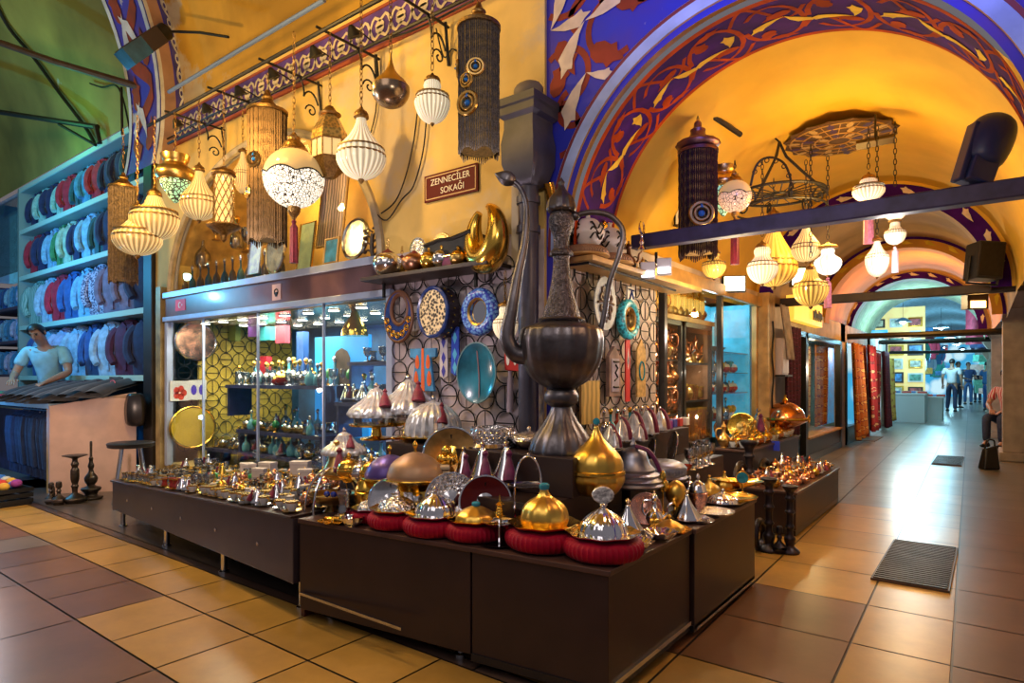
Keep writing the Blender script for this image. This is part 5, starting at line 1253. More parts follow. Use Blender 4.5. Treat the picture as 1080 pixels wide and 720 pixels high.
# ---------------- back step: glass lids with red tassels, books and boxes
for i, (u, v, w) in enumerate([(643,470,22),(655,467,26),(668,463,28),(682,460,28),(696,456,24),(648,474,18),(675,466,18)]):
    hero('tassel_cone', 'sugar bowl', 'gl', mk_glasscone, u, v, .80, w*.95, '%s glass cone lid with red tassel from the giant pot, raised back step' % nth(i+1), .05, group='glass cones with red tassels')
for i, (u, v, c, nm) in enumerate([(704,452,(.3,.03,.25),'magenta'),(709,450,(.08,.08,.4),'blue'),(715,449,(.6,.06,.05),'scarlet'),(722,448,(.75,.72,.65),'cream')]):
    m = MB(); pp = onZ(u, v, .80); m.box(-.028,.028,-.028,.028,0,.055); m.T = Matrix()
    tag(m.build('gift_box', mat('box '+nm, c, .5), loc=pp, bevel=.003), 'small %s gift box at the far end of the raised back step' % nm, 'box')
for i in range(9):
    pp = Vector((-1.84, 3.32+.085*i, .80)); put('perfume_bottle', 'bottle', i % 3, mk_bottle([clearsolid, tealg, ruby][i % 3], [silver, gold, silver][i % 3]), pp, '%s slim %s bottle at the back of the raised step, from the giant pot' % (nth(i+1), ['clear','teal','ruby'][i % 3]), sc=.9, group='bottles on the raised back step')
# ---------------- alley edge of the corner counters
for (u, v, w, key, lm, sh, fin, lb) in [
    (662,567,60,'co',silver,'cone','ball','silver cone lid on a tray next to the medallion dome'),
    (724,548,46,'co2',silver,'cone','ball','pointed silver cone lid with pearl tip beside the gold dome'),
    (706,560,44,'gd',satin,'low','ball','gold fluted dome dish on the alley counter'),
    (762,531,44,'sd',silver,'low','bud','small silver fluted dish near the green medallion'),
    (748,523,34,'gc',satin,'onion','ball','gold onion lid, first of two near the counter end'),
    (764,516,30,'gc',satin,'onion','ball','gold onion lid at the very end beside the boat dish')]:
    hero('covered_dish', 'dish', 'R'+key, mk_dish(lm, silver if lm is silver else gold, sh, fin), u, v, ZC, w, lb, sz=.82)
hero('shell_dish', 'dish', 's', lambda t: MB().lathe(prof([(0,.02),(.04,.012),(.06,.02),(.09,.05),(.1,.06),(.094,.06),(.05,.028),(0,.03)], 2), 60, fl=10, amp=.09).build('shell_dish', silver), 697, 570, ZC, 34, 'shell edged silver dish before the copper plate')
hero('shell_dish', 'dish', 's', None, 672, 580, ZC, 34, 'flat shell edged silver tray beside the medallion dome')
hero('gold_ball', 'ornament', 'e', mk_egg(satin, gold), 713, 543, ZC, 22, 'polished gold ball on a foot behind the gold fluted dome', .031)
hero('round_tray', 'tray', 't', lambda t: MB().lathe([(0,.004),(.07,.004),(.095,.014),(.1,.018),(.095,.01),(.06,0),(0,0)], 40, fl=20, amp=.012).build('round_tray', chased), 752, 542, ZC, 44, 'round chased silver tray lying near the counter edge')
hero('round_tray', 'tray', 't', None, 738, 550, ZC, 30, 'smaller chased silver tray lying beside the pearl tipped cone')
hero('oblong_tray', 'tray', 'o', lambda t: MB().lathe([(0,.004),(.07,.004),(.095,.014),(.1,.02),(.09,.01),(.06,0),(0,0)], 40).build('oblong_tray', gold), 775, 527, ZC, 46, 'gold oblong tray under the little silver dish at the counter end')
hero('boat_dish', 'dish', 'b', lambda t: MB().lathe(prof([(0,.01),(.03,.012),(.07,.03),(.1,.05),(.085,.045),(0,.02)], 2), 36, fl=2, amp=.35).build('boat_dish', gold), 777, 516, ZC, 40, 'gold boat shaped dish at the alley end of the counter')
hero('medallion_stand', 'ornament', 'm', mk_medal(tealg, gold), 783, 520, ZC, 12, 'green enamelled medallion on a gold stand at the counter end', .033)
hero('lidded_jar', 'jar', 'ro', mk_pot(rose, silver, silver), 736, 537, ZC, 20, 'pinkish lidded jar behind the pearl tipped cone', .045, sz=1.6)
hero('lidded_jar', 'jar', 'ro', None, 727, 531, ZC, 18, 'pinkish lidded jar at the foot of the alley side step', .045, sz=1.4)
hero('coffee_ewer', 'ewer', 'si', mk_ewer(silver), 690, 556, ZC, 22, 'small silver ewer half hidden behind the pink copper plate', .05)

# ---------------- long low counter: crowded rows of small goods
kinds = [
 ('tea_glass','glass','L1',mk_tea(clearsolid, gold),'clear tea glass'),('tea_glass','glass','L2',mk_tea(clearsolid, silver),'silver rimmed tea glass'),
 ('coffee_cup','cup','L3',mk_cup(porc, gold, gold),'white cup on gold saucer'),('coffee_cup','cup','L4',mk_cup(milk, silver, gold),'frosted cup on silver saucer'),
 ('tassel_cone','sugar bowl','L5',mk_tassel(silver, maroon),'silver cone with maroon tassel'),('tassel_cone','sugar bowl','L6',mk_tassel(gold, maroon),'gold cone with maroon tassel'),
 ('lidded_jar','jar','L7',mk_pot(brass, gold, gold),'brass lidded jar'),('lidded_jar','jar','L8',mk_pot(rose, copper, gold),'pinkish copper jar'),
 ('trinket_box','box','L9',mk_box(porc, mat('ivory lid',(.7,.6,.48),.4)),'ivory trinket box'),('goblet','goblet','L10',mk_goblet(clearsolid, gold),'gold footed goblet'),
 ('small_ewer','ewer','L11',mk_ewer(brass),'tiny brass ewer'),('ornament_egg','ornament','L12',mk_egg(copper, gold),'copper egg on gold foot')]
rnd = random.Random(21)
def zone(i, j, n):
    """Which kind stands where: white cups by the middle, glasses at the stool end, tassels scattered."""
    f = i/n; r = rnd.random()
    if j == 0: return 0 if f < .22 else ('r' if f < .42 and f > .28 else (2 if r < .5 else 4 if r < .7 else 3))
    if f < .25: return [0,1,0,4,3,9,2][int(r*7)]
    if f < .5: return [8,8,2,2,5,9,3,3][int(r*8)]
    return [2,3,3,7,2,11,10,2,4,9,0,8,2,1,3,8,6][int(r*17)]
rows = 8; cols = 33
for j in range(rows):
    n = cols-2*j if j > 3 else cols
    for i in range(n):
        x = -5.38+(2.68)*(i+.5)/n
        y = yfront(x)+.06+(2.78-yfront(x)-.1)*j/(rows-.4)+rnd.uniform(-.015,.015); x += rnd.uniform(-.012,.012)
        if j == 0 and i % 6 == 5: continue
        z = zone(i, j, n)
        if z == 'r': nm, ct, key, mk, lb = 'ruby_glass', 'glass', 'L13', mk_tea(ruby, gold), 'ruby red tea glass'
        else: nm, ct, key, mk, lb = kinds[z]
        if j in (3,4) and i == 12: nm, ct, key, mk, lb = 'green_jar', 'jar', 'L14', mk_pot(greeng, greeng, gold), 'green glass jar'
        put(nm, ct, key, mk, (x, y, zlong(x)+.002), '%s, %s from stool end, %s row, long low counter' % (lb, nth(i+1), ['front','second','third','fourth','fifth','sixth','seventh','rearmost'][j]), rnd.uniform(0, 6.28), rnd.uniform(.74, .95)*(1+.03*j)*(.72 if z == 10 else 1), group='small goods on the long low counter')
# white cartons standing among them
for i, (x, y, s) in enumerate([(-4.25,2.45,1),(-4.05,2.48,1.1),(-3.95,2.36,.9),(-3.72,2.52,1.2),(-3.55,2.44,.9),(-4.45,2.55,.9)]):
    put('white_carton', 'box', 'wc', lambda t: (MB().box(-.05,.05,-.03,.03,0,.11).build('carton', mat('blush white card', (.72,.6,.54), .7, noise=.15), t, smooth=0), MB().box(-.052,.052,-.032,.032,.11,.125).build('lid', mat('blush card lid', (.75,.65,.6), .7), t, smooth=0)) and None, (x, y, zlong(x)), '%s blush white carton standing among the cups, from the stool end' % nth([1,2,3,4,5,0][i]+1), .2*i, s)
# ================================================================ things hung on the street wall (facing the street)
def wl(u, v, d=.06): return onY(u, v, WY-d)
def facew(name, label, cat, u, v, d=.06, alley=False):
    p = onX(u, v, WX+d) if alley else wl(u, v, d)
    return thing(name, label, cat, p, pi/2 if alley else 0), p   # local x along the wall, -y off the wall
def disc(m, r, sx=1, y0=0., y1=-.02, n=40): # disc facing -y
    m.prism([(r*sx*cos(2*pi*i/n), r*cos(pi/2)+r*sin(2*pi*i/n)) for i in range(n)], y0, y1, lambda a, b, d: (a, d, b))
navy = mat('navy glaze', (.02,.05,.22), .25, noise=.4, nscale=20)
cobalt = mat('cobalt mosaic', (.03,.06,.5), .2, noise=.7, nscale=60, kind='voronoi', col2=(.2,.45,.9))
tealp = mat('teal glazed plate', (.02,.2,.32), .22, noise=.6, nscale=5, coat=.5)
ivorylace = mat('ivory lace on black', (.85,.7,.42), .4, col2=(.03,.02,.02), nscale=55, kind='voronoi')
turq = mat('turquoise mosaic', (.05,.5,.62), .3, noise=.6, nscale=50, kind='voronoi')
mirror = mat('mirror', (.8,.82,.85), .03, 1.)
# bowl shaped mirror with gold motifs
t, p = facew('motif_mirror', 'blue crescent mirror frame with gold drop motifs hung by the window edge', 'mirror', 422, 334, .09)
m = MB(); n = 40
m.add([(.125*cos(2*pi*i/n), -.02, .16*sin(2*pi*i/n)) for i in range(n)]+[(.01+.075*cos(2*pi*i/n), -.02, .045+.095*sin(2*pi*i/n)) for i in range(n)], [(i, (i+1) % n, n+(i+1) % n, n+i) for i in range(n)]); m.build('frame', navy, t)
m = MB(); m.tube([(.127*cos(2*pi*i/n), -.012, .162*sin(2*pi*i/n)) for i in range(n)], .012, 6, True); m.tube([(.01+.078*cos(2*pi*i/n), -.012, .045+.098*sin(2*pi*i/n)) for i in range(n)], .014, 6, True); m.build('rim', mat('brown leather rim', (.14,.05,.02), .5), t)
m = MB()
for i in range(7):
    a = pi+.25+i*(pi-.5)/6; c = (.105*cos(a), .128*sin(a)+.008)
    for r in (.020, .011): m.tube([(c[0]+r*cos(q*pi/5), -.024, c[1]+r*sin(q*pi/5)) for q in range(10)], .0035, 4, True)
m.build('gold_motif', gold, t)
# drum with ivory lace face
t, p = facew('lace_drum', 'round black edged drum with ivory lace face hanging under the shelf', 'drum', 457, 329, .16)
m = MB(); disc(m, .155, .82, .1, -.0); m.build('body', mat('black studded drum side', (.03,.02,.03), .4), t)
m = MB(); disc(m, .135, .82, -.002, -.008); m.build('lace_face', ivorylace, t)
m = MB(); m.ring((0,-.004,0), .146, .013, 1, 44, 6, sc=(.83,1)); m.build('rim', navy, t)
m = MB()
for i in range(10): a = -1.2+2.4*i/9; m.sph((.13*cos(a), .05, .155*sin(a)), .006, 6)
m.build('stud', gold, t)
# cobalt mosaic mirror
t, p = facew('mosaic_mirror', 'round cobalt blue mosaic mirror hanging beside the lace drum', 'mirror', 507, 329, .1)
m = MB(); m.ring((0,-.01,0), .105, .036, 1, 44, 10, sc=(.92,1)); m.build('frame', cobalt, t)
m = MB(); disc(m, .082, .92, .0, -.012); m.build('glass', mirror, t)
m = MB(); m.ring((0,-.025,0), .08, .012, 1, 36, 6, sc=(.92,1)); m.build('inner_rim', brass, t)
# teal plate
t, p = facew('teal_plate', 'large glossy teal oval plate with a crack line on the grille', 'plate', 507, 393, .1)
m = MB(Matrix.Rotation(pi/2, 4, 'X') @ Matrix.Diagonal((.84,1,1,1))); m.lathe([(0,-.006),(.11,-.0),(.165,.028),(.178,.04),(.172,.044),(.12,.02),(0,.012)], 48); m.build('dish', tealp, t)
m = MB(); m.tube([(-.012,-.022,.15),(-.004,-.018,.05),(.004,-.018,-.04),(.012,-.03,-.15)], .004, 5); m.build('crack_line', mat('dusty rose crack', (.35,.2,.22), .5), t)
m = MB(); m.ring((0,-.042,0), .174, .005, 1, 48, 5, sc=(.84,1)); m.build('rim', mat('worn teal rim', (.15,.3,.35), .4), t)
# small kaftan and ikat ties
t, p = facew('kaftan_ornament', 'little sky blue kaftan with orange ikat drops hung on the grille', 'kaftan', 448, 389, .07)
m = MB(); m.prism([(-.115,.13),(.115,.13),(.115,.075),(.065,.07),(.075,.0),(.1,-.14),(-.1,-.14),(-.075,0),(-.065,.07),(-.115,.075)], 0, -.02, lambda a, b, d: (a, d, b)); m.build('cloth', mat('sky blue ikat cloth', (.07,.3,.62), .7, noise=.3, nscale=14), t, bevel=.003)
om = mat('orange ikat', (.75,.14,.03), .7)
m = MB(); m.poly([(-.012,-.14),(.02,-.14),(.012,.13),(-.008,.13)], lambda a, b: (a, -.022, b)); m.build('front_band', om, t, smooth=0)
for (x, z, s) in [(-.045,.045,1),(.05,.045,1),(-.055,-.06,1.1),(.06,-.06,1.1)]:
    m = MB(); m.poly([(x+.018*s*cos(q*pi/6)*(1-.3*sin(q*pi/6)), z+.045*s*sin(q*pi/6)) for q in range(12)], lambda a, b: (a, -.023, b)); m.poly([(x+.007*s*cos(q*pi/6), z+.02*s*sin(q*pi/6)) for q in range(12)], lambda a, b: (a, -.025, b)); m.build('ikat_drop', [om], t, smooth=0)
for (u, v, c, c2, lb) in [(469,374,(.6,.56,.6),(.05,.05,.4),'white ikat tie with blue diamonds beside the small kaftan'),(481,370,(.03,.09,.6),(.1,.5,.8),'bright blue ikat tie beside the white one')]:
    t, p = facew('ikat_tie', lb, 'tie', u, v, .06)
    m = MB(); m.prism([(-.028,.145),(.028,.145),(.034,-.13),(0,-.15),(-.034,-.13)], 0, -.01, lambda a, b, d: (a, d, b)); m.build('cloth', mat('ikat '+lb[:5], c, .7, noise=.2), t, smooth=0)
    m = MB()
    for z in (.08, -.02, -.1): m.poly([(-.018,z),(0,z+.04),(.018,z),(0,z-.04)], lambda a, b: (a, -.012, b))
    m.build('diamond_pattern', mat('ikat dia '+lb[:5], c2, .7), t, smooth=0)
t, p = facew('crystal_lamp', 'small pale crystal lamp hanging in front of the plates by the rain pipe', 'lamp', 533, 341, .25)
crystal(13,18,18,g_cryw,neck=.5,capr=.4,tassel=(8,white))(t, dep(p)/FOC); chain(t, .12, .28, agedbrass)
t, p = facew('red_pouch', 'red cloth pouch with white flame motif hanging by the pipe', 'pouch', 541, 377, .07)
m = MB(); m.prism([(-.05,.08),(.055,.08),(.06,-.08),(-.045,-.07)], 0, -.02, lambda a, b, d: (a, d, b)); m.build('cloth', mat('scarlet felt', (.55,.03,.03), .8), t, bevel=.004)
m = MB()
for x in (-.02, .03): m.poly([(x+.012*cos(q*pi/6), -.01+.035*sin(q*pi/6)) for q in range(12)], lambda a, b: (a, -.022, b))
m.build('flame_motif', white, t, smooth=0)
t, p = facew('long_tassel', 'long pale silk tassel hanging below the red pouch', 'tassel', 538, 412, .07)
m = MB(); m.lathe([(.01,.14),(.014,.1),(.012,.09),(.018,.07),(.02,-.12),(0,-.12)], 12); m.build('silk', mat('pale violet silk', (.5,.42,.5), .7), t)
# ---------------- goods on the shelf above
def on_shelf(name, cat, label, u, y, mk, sc=1., z=SH, x=None, rz=0):
    p = onY(u, 300, y) if x is None else onX(u, 300, x); p.z = z
    return put(name, cat, label, mk, p, label, rz, sc)
def mk_ball(mt, cap):
    def f(t):
        B(t, 'ball', mt, [(.03,0),(.07,.02),(.098,.07),(.09,.115),(.055,.145),(.03,.152),(0,.153)], 28); B(t, 'lid', cap, [(.05,.148),(.03,.162),(.006,.178),(.0,.185)], 16)
        m = MB()
        for q in range(3): m.ring((0,0,.2+.02*q), .014-.003*q, .003, 1, 12, 4)
        m.build('finial', brass, t)
    return f
on_shelf('metal_ball', 'jar', 'large shiny steel ball jar with maroon cap at the window end of the shelf', 409, 2.74, mk_ball(silver, mat('maroon cap', (.2,.02,.03), .5)), 1.0)
on_shelf('metal_ball', 'jar', 'brown copper ball jar, second on the shelf', 437, 2.74, mk_ball(mat('brown copper', (.4,.2,.12), .3, 1.), mat('maroon cap2', (.2,.02,.03), .5)), .78)
on_shelf('metal_ball', 'jar', 'half hidden gold ball jar behind the steel one', 424, 2.84, mk_ball(gold, maroon), .85)
on_shelf('lidded_jar', 'jar', 'small gold jar on the shelf beside the copper ball', 453, 2.73, mk_pot(gold, gold, gold), 1.35)
on_shelf('lidded_jar', 'jar', 'small silver jar on the shelf between gold ones', 466, 2.73, mk_pot(silver, silver, gold), 1.35)
on_shelf('trinket_box', 'box', 'little purple lidded box on the shelf', 474, 2.72, mk_box(magenta, gold), 1.2)
on_shelf('lidded_jar', 'jar', 'tiny brass jar on the shelf before the black trough', 483, 2.72, mk_pot(brass, gold, gold), 1.1)
on_shelf('medallion_stand', 'ornament', 'lacy silver medallion ornament standing behind the ball jars', 441, 2.86, mk_medal(chased, silver), 2.0)
on_shelf('medallion_stand', 'ornament', 'lacy brass medallion ornament before the black trough', 466, 2.86, mk_medal(brass, brass), 2.0)
p = onY(479, 266, 2.80); p.z = SH
t = thing('black_trough', 'dark ragged metal trough with ring handles on the shelf', 'trough', p)
m = MB(); m.add([(x, y, z) for x, y, z in [(-.13,-.06,.0),(.13,-.06,.0),(.13,.06,.0),(-.13,.06,.0),(-.17,-.08,.15),(.2,-.08,.19),(.2,.08,.19),(-.17,.08,.15)]], [(3,2,1,0),(0,1,5,4),(1,2,6,5),(2,3,7,6),(3,0,4,7)]); m.build('trough', iron, t, smooth=0)
m = MB(); m.ring((-.16,-.02,.12), .045, .009, 1, 18, 6); m.ring((.19,-.02,.15), .04, .008, 1, 18, 6); m.build('ring_handle', iron, t)
m = MB(); m.tube([(-.17,-.08,.15),(-.05,-.08,.17),(.05,-.08,.165),(.2,-.08,.19)], .012, 6); m.build('rim', iron, t)
p = onY(512, 250, 2.74); p.z = SH
t = thing('gold_crescent', 'large shiny gold crescent standing at the end of the shelf', 'crescent', p, -.25)
m = MB(); pts = []; rs = []
for i in range(33):
    a = pi*.5+.55+(2*pi-.8)*i/32; f = i/32
    pts.append((.115*cos(a), 0, .165+.15*sin(a))); rs.append(.02+.062*sin(pi*f))
m.tube(pts, rs, 16); m.build('crescent', gold, t)
B(t, 'foot', brass, [(.05,0),(.045,.01),(.012,.02),(0,.02)], 16, 0)
# ---------------- alley side of the corner
t, p = facew('script_plate', 'grey oval plate with brown double wave calligraphy above the alley step', 'plate', 636, 320, .08, True)
m = MB(Matrix.Rotation(pi/2, 4, 'X') @ Matrix.Diagonal((.82,1,1,1))); m.lathe([(0,-.004),(.15,.004),(.168,.014),(.165,.02),(0,.01)], 44); m.build('dish', mat('pale grey stoneware', (.45,.5,.52), .5, noise=.35, nscale=9), t)
m = MB()
for s in (1, -1):
    for zz in (1, -1):
        m.tube([(s*(.014+.045*(1-q/20)*abs(sin(q*.33))+.02), -.024, zz*(.025+.05*(q/20)+.03*cos(q*.4))) for q in range(20)], .008, 5)
m.tube([(-.1,-.022,0),(0,-.024,.012),(.1,-.022,0)], .008, 5); m.tube([(0,-.024,.12),(0,-.024,-.12)], .006, 5)
m.build('script_pattern', mat('brown script', (.16,.09,.05), .5), t)
t, p = facew('turquoise_mirror', 'turquoise beaded round mirror with gold inner ring next to the script plate', 'mirror', 661, 337, .08, True)
m = MB(); m.ring((0,-.01,0), .105, .03, 1, 40, 10); m.build('frame', turq, t)
m = MB(); m.ring((0,-.02,0), .072, .014, 1, 32, 6); m.build('inner_rim', brass, t)
m = MB(); disc(m, .064, 1, .0, -.01); m.build('glass', mirror, t)
t, p = facew('carved_plaque', 'carved wooden plaque with grey calligraphy panel below the script plate', 'plaque', 645, 393, .05, True)
m = MB(); m.prism([(-.075,-.15),(.075,-.15),(.075,.1),(.06,.12),(0,.17),(-.06,.12),(-.075,.1)], 0, -.025, lambda a, b, d: (a, d, b)); m.build('board', mat('weathered wood', (.3,.19,.15), .7, noise=.4, nscale=10), t, smooth=0)
m = MB(); m.box(-.05,.05,-.03,-.024,-.12,.09); m.build('panel', mat('grey plaque panel', (.42,.36,.42), .6, noise=.3), t, smooth=0)
m = MB(); m.tube([(-.02,-.034,-.05),(.02,-.034,-.03),(-.01,-.034,0),(.02,-.034,.03),(-.005,-.034,.05)], .006, 5)
for z in (-.09, .07): m.tube([(-.035,-.034,z),(.035,-.034,z)], .006, 5)
m.build('script_pattern', iron, t)
t, p = facew('red_banner', 'narrow scarlet ikat banner beside the carved plaque', 'banner', 661, 390, .05, True)
m = MB(); m.box(-.03,.03,-.01,0,-.21,.2); m.build('cloth', mat('scarlet silk', (.6,.03,.03), .6), t, smooth=0)
m = MB(); m.poly([(0,.15),(.016,.06),(0,.0),(-.016,.06)], lambda a, b: (a, -.012, b)); m.build('flame_motif', white, t, smooth=0)
m = MB(); m.poly([(0,.1),(.007,.06),(0,.03),(-.007,.06)], lambda a, b: (a, -.014, b)); m.build('flame_core', navy, t, smooth=0)
t, p = facew('prayer_panel', 'ochre embroidered panel with pointed top and a green oval', 'panel', 675, 388, .05, True)
m = MB(); m.prism([(-.065,-.2),(.065,-.2),(.065,.12),(0,.2),(-.065,.12)], 0, -.012, lambda a, b, d: (a, d, b)); m.build('cloth', mat('ochre weave', (.6,.38,.12), .7, noise=.3, nscale=30), t, smooth=0)
m = MB(); m.ring((0,-.015,-.02), .05, .006, 1, 24, 5, sc=(.75,1.25)); m.build('oval_pattern', tealg, t)
t, p = facew('framed_script', 'small blue framed script tile under the alley shelf', 'tile', 664, 312, .05, True)
m = MB(); m.box(-.05,.05,-.012,0,-.06,.06); m.build('board', white, t, smooth=0)
m = MB(); m.tube([(-.03,-.016,-.03),(0,-.016,.03),(.03,-.016,-.02)], .006, 5); m.tube([(-.035,-.016,.04),(.035,-.016,.035)], .005, 5); m.build('script_pattern', navy, t)
t, p = facew('wood_sign', 'yellow wooden board with dark notched edge behind the giant pot', 'board', 622, 424, .05, True)
m = MB(); m.box(-.12,.1,-.015,0,-.13,.13); m.build('board', mat('yellow pine board', (.6,.4,.1), .6, noise=.3, kind='wave', nscale=6), t, smooth=0)
# things on the alley shelf
mk_globe = lambda t: (B(t, 'globe', mat('white script globe', (.75,.72,.72), .4), [(.02,0),(.06,.012),(.1,.075),(.1,.105),(.06,.165),(.015,.182),(0,.183)], 28),
    B(t, 'neck', white, [(.015,.18),(.012,.2),(.02,.21),(0,.215)], 12, 0),
    (lambda m: ([m.tube([((.101*cos(.3*k_))*cos(a0+q*.11), (.101*cos(.3*k_))*sin(a0+q*.11), .09+.03*k_+.02*sin(q*.9+k_)) for q in range(10)], .006, 5) for k_ in (-1,0,1) for a0 in (-.9,.6,2.2,3.7)], m.build('script_pattern', iron, t)))(MB())) and None
on_shelf('script_globe', 'globe', 'white globe with black calligraphy nearer the giant pot on the alley shelf', 620, 0, mk_globe, .95, SH2+.07, WX+.14)
PROTO[('script_globe', 'violet')] = None; del PROTO[('script_globe', 'violet')]
on_shelf('script_globe', 'globe', 'white globe with black calligraphy further along the alley shelf', 643, 0, mk_globe, .95, SH2+.07, WX+.13, 2.)
mk_basket = lambda t: (B(t, 'basket', mat('woven straw', (.35,.2,.12), .7, noise=.6, nscale=60, kind='wave'), [(.1,0),(.13,.01),(.14,.04),(.1,.07),(0,.072)], 28), B(t, 'rim', honey, [(.13,.005),(.145,.012),(.145,.02),(.13,.024)], 28, 0)) and None
on_shelf('straw_basket', 'basket', 'flat woven straw basket under the nearer calligraphy globe', 616, 0, mk_basket, 1, SH2, WX+.14)
on_shelf('straw_basket', 'basket', 'flat woven straw basket under the further calligraphy globe', 643, 0, mk_basket, 1, SH2, WX+.14)
def mk_gfin(t):
    B(t, 'stem', gold, [(0,0),(.03,0),(.01,.02),(.012,.1),(.03,.13),(.012,.15),(0,.15)], 14)
    m = MB(); m.prism([(-.06,.14),(.06,.14),(.065,.2),(.04,.26),(.02,.28),(.0,.26),(-.02,.28),(-.04,.26),(-.065,.2)], -.008, .008, lambda a, b, d: (a, d, b)); m.build('fan_top', gold, t, bevel=.003)
on_shelf('gold_finial', 'finial', 'gold fan topped finial standing behind the calligraphy globes', 639, 0, mk_gfin, 1.15, SH2, WX+.04, pi/2)
on_shelf('gold_finial', 'finial', 'brassy fan topped finial half behind the pot lid', 621, 0, mk_gfin, 1.2, SH2, WX+.04, pi/2)
t = thing('gold_horn', 'slanted gold cylinder horn on the shelf left of the pot lid', 'horn', onX(584, 218, WX+.06))
m = MB(rotm('Y', -.0)); m.tube([Vector((0,-.05,.12)), Vector((0,0,0)), Vector((0,.05,-.1)), Vector((0,.02,-.2))], [.03,.028,.016,.01], 12); m.build('horn', gold, t)
t = thing('crescent_finial', 'thin steel crescent finial on a stem beside the tie beam', 'finial', onX(677, 243, WX+.1), pi/2)
m = MB(); m.tube([(.035*cos(a), 0, .02+.045*sin(a)) for a in [pi/2+.5+q*(2*pi-1)/20 for q in range(21)]], [.003+.008*sin(pi*q/20) for q in range(21)], 6); m.build('crescent', silver, t)
B(t, 'stem', silver, [(.012,-.03),(.01,-.06),(.02,-.08),(.012,-.1),(.03,-.13),(0,-.13)], 12)
t = thing('cube_lamp', 'white cube work lamps clamped under the alley shelf end', 'lamp', onX(692, 285, WX+.3), .4)
for i, (dx, dz) in enumerate([(-.05,-.0),(.05,.02)]):
    m = MB(); m.box(dx-.045,dx+.045,-.04,.04,dz-.05,dz+.05); m.build('housing', mat('white lamp housing', (.6,.6,.7), .4), t, smooth=0, bevel=.006)
    m = MB(); m.box(dx-.036,dx+.036,-.044,-.04,dz-.045,dz-.01); m.build('lens', mat('lamp lens glow', (1,.95,.9), .3, emit=(1,.93,.85), es=9), t, smooth=0)
m = MB(); m.tube([(0,.03,.05),(0,.02,.12)], .01, 6); m.build('clamp', iron, t)
# hanger hooks along shelf: small dark bear like metal kettles
on_shelf('small_ewer', 'ewer', 'dark brown kettle on the alley shelf beside the further globe', 663, 0, mk_ewer(mat('dark brown copper', (.14,.07,.05), .35, .9)), 1.15, SH2, WX+.14, 1.)
on_shelf('small_ewer', 'ewer', 'brass kettle at the far end of the alley shelf', 678, 0, mk_ewer(brass), .8, SH2, WX+.12, 1.)
# ---------------- niche above the fascia: mirrors, plates, boards
def stand(name, label, cat, u, v, w, h, mt, y=3.1, frame=None, oval=False, lean=.12):
    p = onY(u, v, y); k = dep(p)/FOC; W, H = w/2*k*1.25, h/2*k
    t = thing(name, label, cat, p, 0, rot=(-lean, 0, 0)); m = MB()
    if oval: m.prism([(W*cos(2*pi*i/36), H*sin(2*pi*i/36)) for i in range(36)], 0, -.015, lambda a, b, d: (a, d, b))
    else: m.box(-W, W, -.015, 0, -H, H)
    m.build('panel', mt, t, smooth=40)
    m = MB(); pts = [(W*cos(2*pi*i/36), -.012, H*sin(2*pi*i/36)) for i in range(36)] if oval else [(-W,-.012,-H),(W,-.012,-H),(W,-.012,H),(-W,-.012,H)]
    m.tube(pts, .013, 6, True); m.build('rim', frame or silver, t)
    return t
stand('oval_mirror', 'oval rock crystal mirror standing in the arched niche nearest the globe lamp', 'mirror', 292, 266, 26, 46, mat('icy crystal', (.6,.72,.9), .08, .6, noise=.35, nscale=12), 3.0, silver, True)
stand('oval_mirror', 'round hammered silver dish standing at the niche end by the yellow wall', 'dish', 376, 252, 32, 42, mat('hammered silver', (.7,.68,.72), .2, .9, noise=.4, nscale=20, kind='voronoi'), 3.0, silver, True)
stand('cream_board', 'tall cream board with brown hanging strings in the niche', 'board', 352, 222, 34, 76, mat('cream string board', (.7,.5,.4), .7, noise=.5, nscale=9, kind='wave'), 3.25, honey)
stand('jade_vase_board', 'pale green translucent panel leaning below the globe lamp', 'panel', 324, 263, 20, 56, mat('pale jade glass', (.55,.62,.25), .2, noise=.3, emit=(.7,.7,.25), es=.25), 3.15, gold)
stand('ice_block', 'bluish lit glass slab beside the oval crystal mirror', 'glass slab', 271, 270, 18, 40, mat('blue white ice glass', (.55,.75,1.), .1, noise=.5, nscale=15, emit=(.5,.7,1), es=.5), 3.0, silver)
stand('blue_kaftan_tile', 'small blue kaftan tile standing before the cream board', 'tile', 351, 265, 18, 26, mat('blue kaftan tile', (.08,.35,.6), .4, noise=.5, nscale=10), 3.0, honey)
for i, (u, v, s) in enumerate([(198,262,.9),(214,256,1.2),(206,244,.9),(262,240,1.2),(250,240,1.0),(270,232,1.1),(228,236,.8)]):
    p = onY(u, v+22*s, 3.12); put('niche_vessel', 'vessel', i % 3, [mk_goblet(clearsolid, brass), mk_bottle(clearsolid, gold), mk_bowl(silver, 10)][i % 3], p, '%s glittering vessel from the clothes shop side, high in the arched niche' % nth(i+1), 0, 1.7*s, group='vessels in the niche')
for i in range(14):
    u = 186+8.5*i; p = onY(u, 306-1.75*i, 3.02); p.z = 1.99
    put('thin_bottle', 'bottle', i % 2, mk_bottle([mat('petrol blue glass', (.03,.12,.2), .12), mat('smoke glass', (.12,.10,.1), .12)][i % 2], silver), p, '%s dark slim bottle along the niche floor from the clothes shop side' % nth(i+1), 0, (.9,.9,1.5), group='dark bottles on the niche floor')
t = thing('wire_tree', 'dark twisted tree shaped jewellery stand at the niche end', 'jewellery stand', onY(393, 270, 2.96))
m = MB(); m.tube(spl([(0,0,-.17),(.01,0,-.05),(-.01,0,.06),(.0,0,.16)],4), .016, 6); rnd = random.Random(2)
for i in range(12):
    z = -.08+.025*i; s = 1 if i % 2 else -1; m.tube([(0,0,z),(s*.05,0,z+.03),(s*.08,0,z+.02)], .007, 5); m.sph((s*.085,0,z+.02), .016, 8)
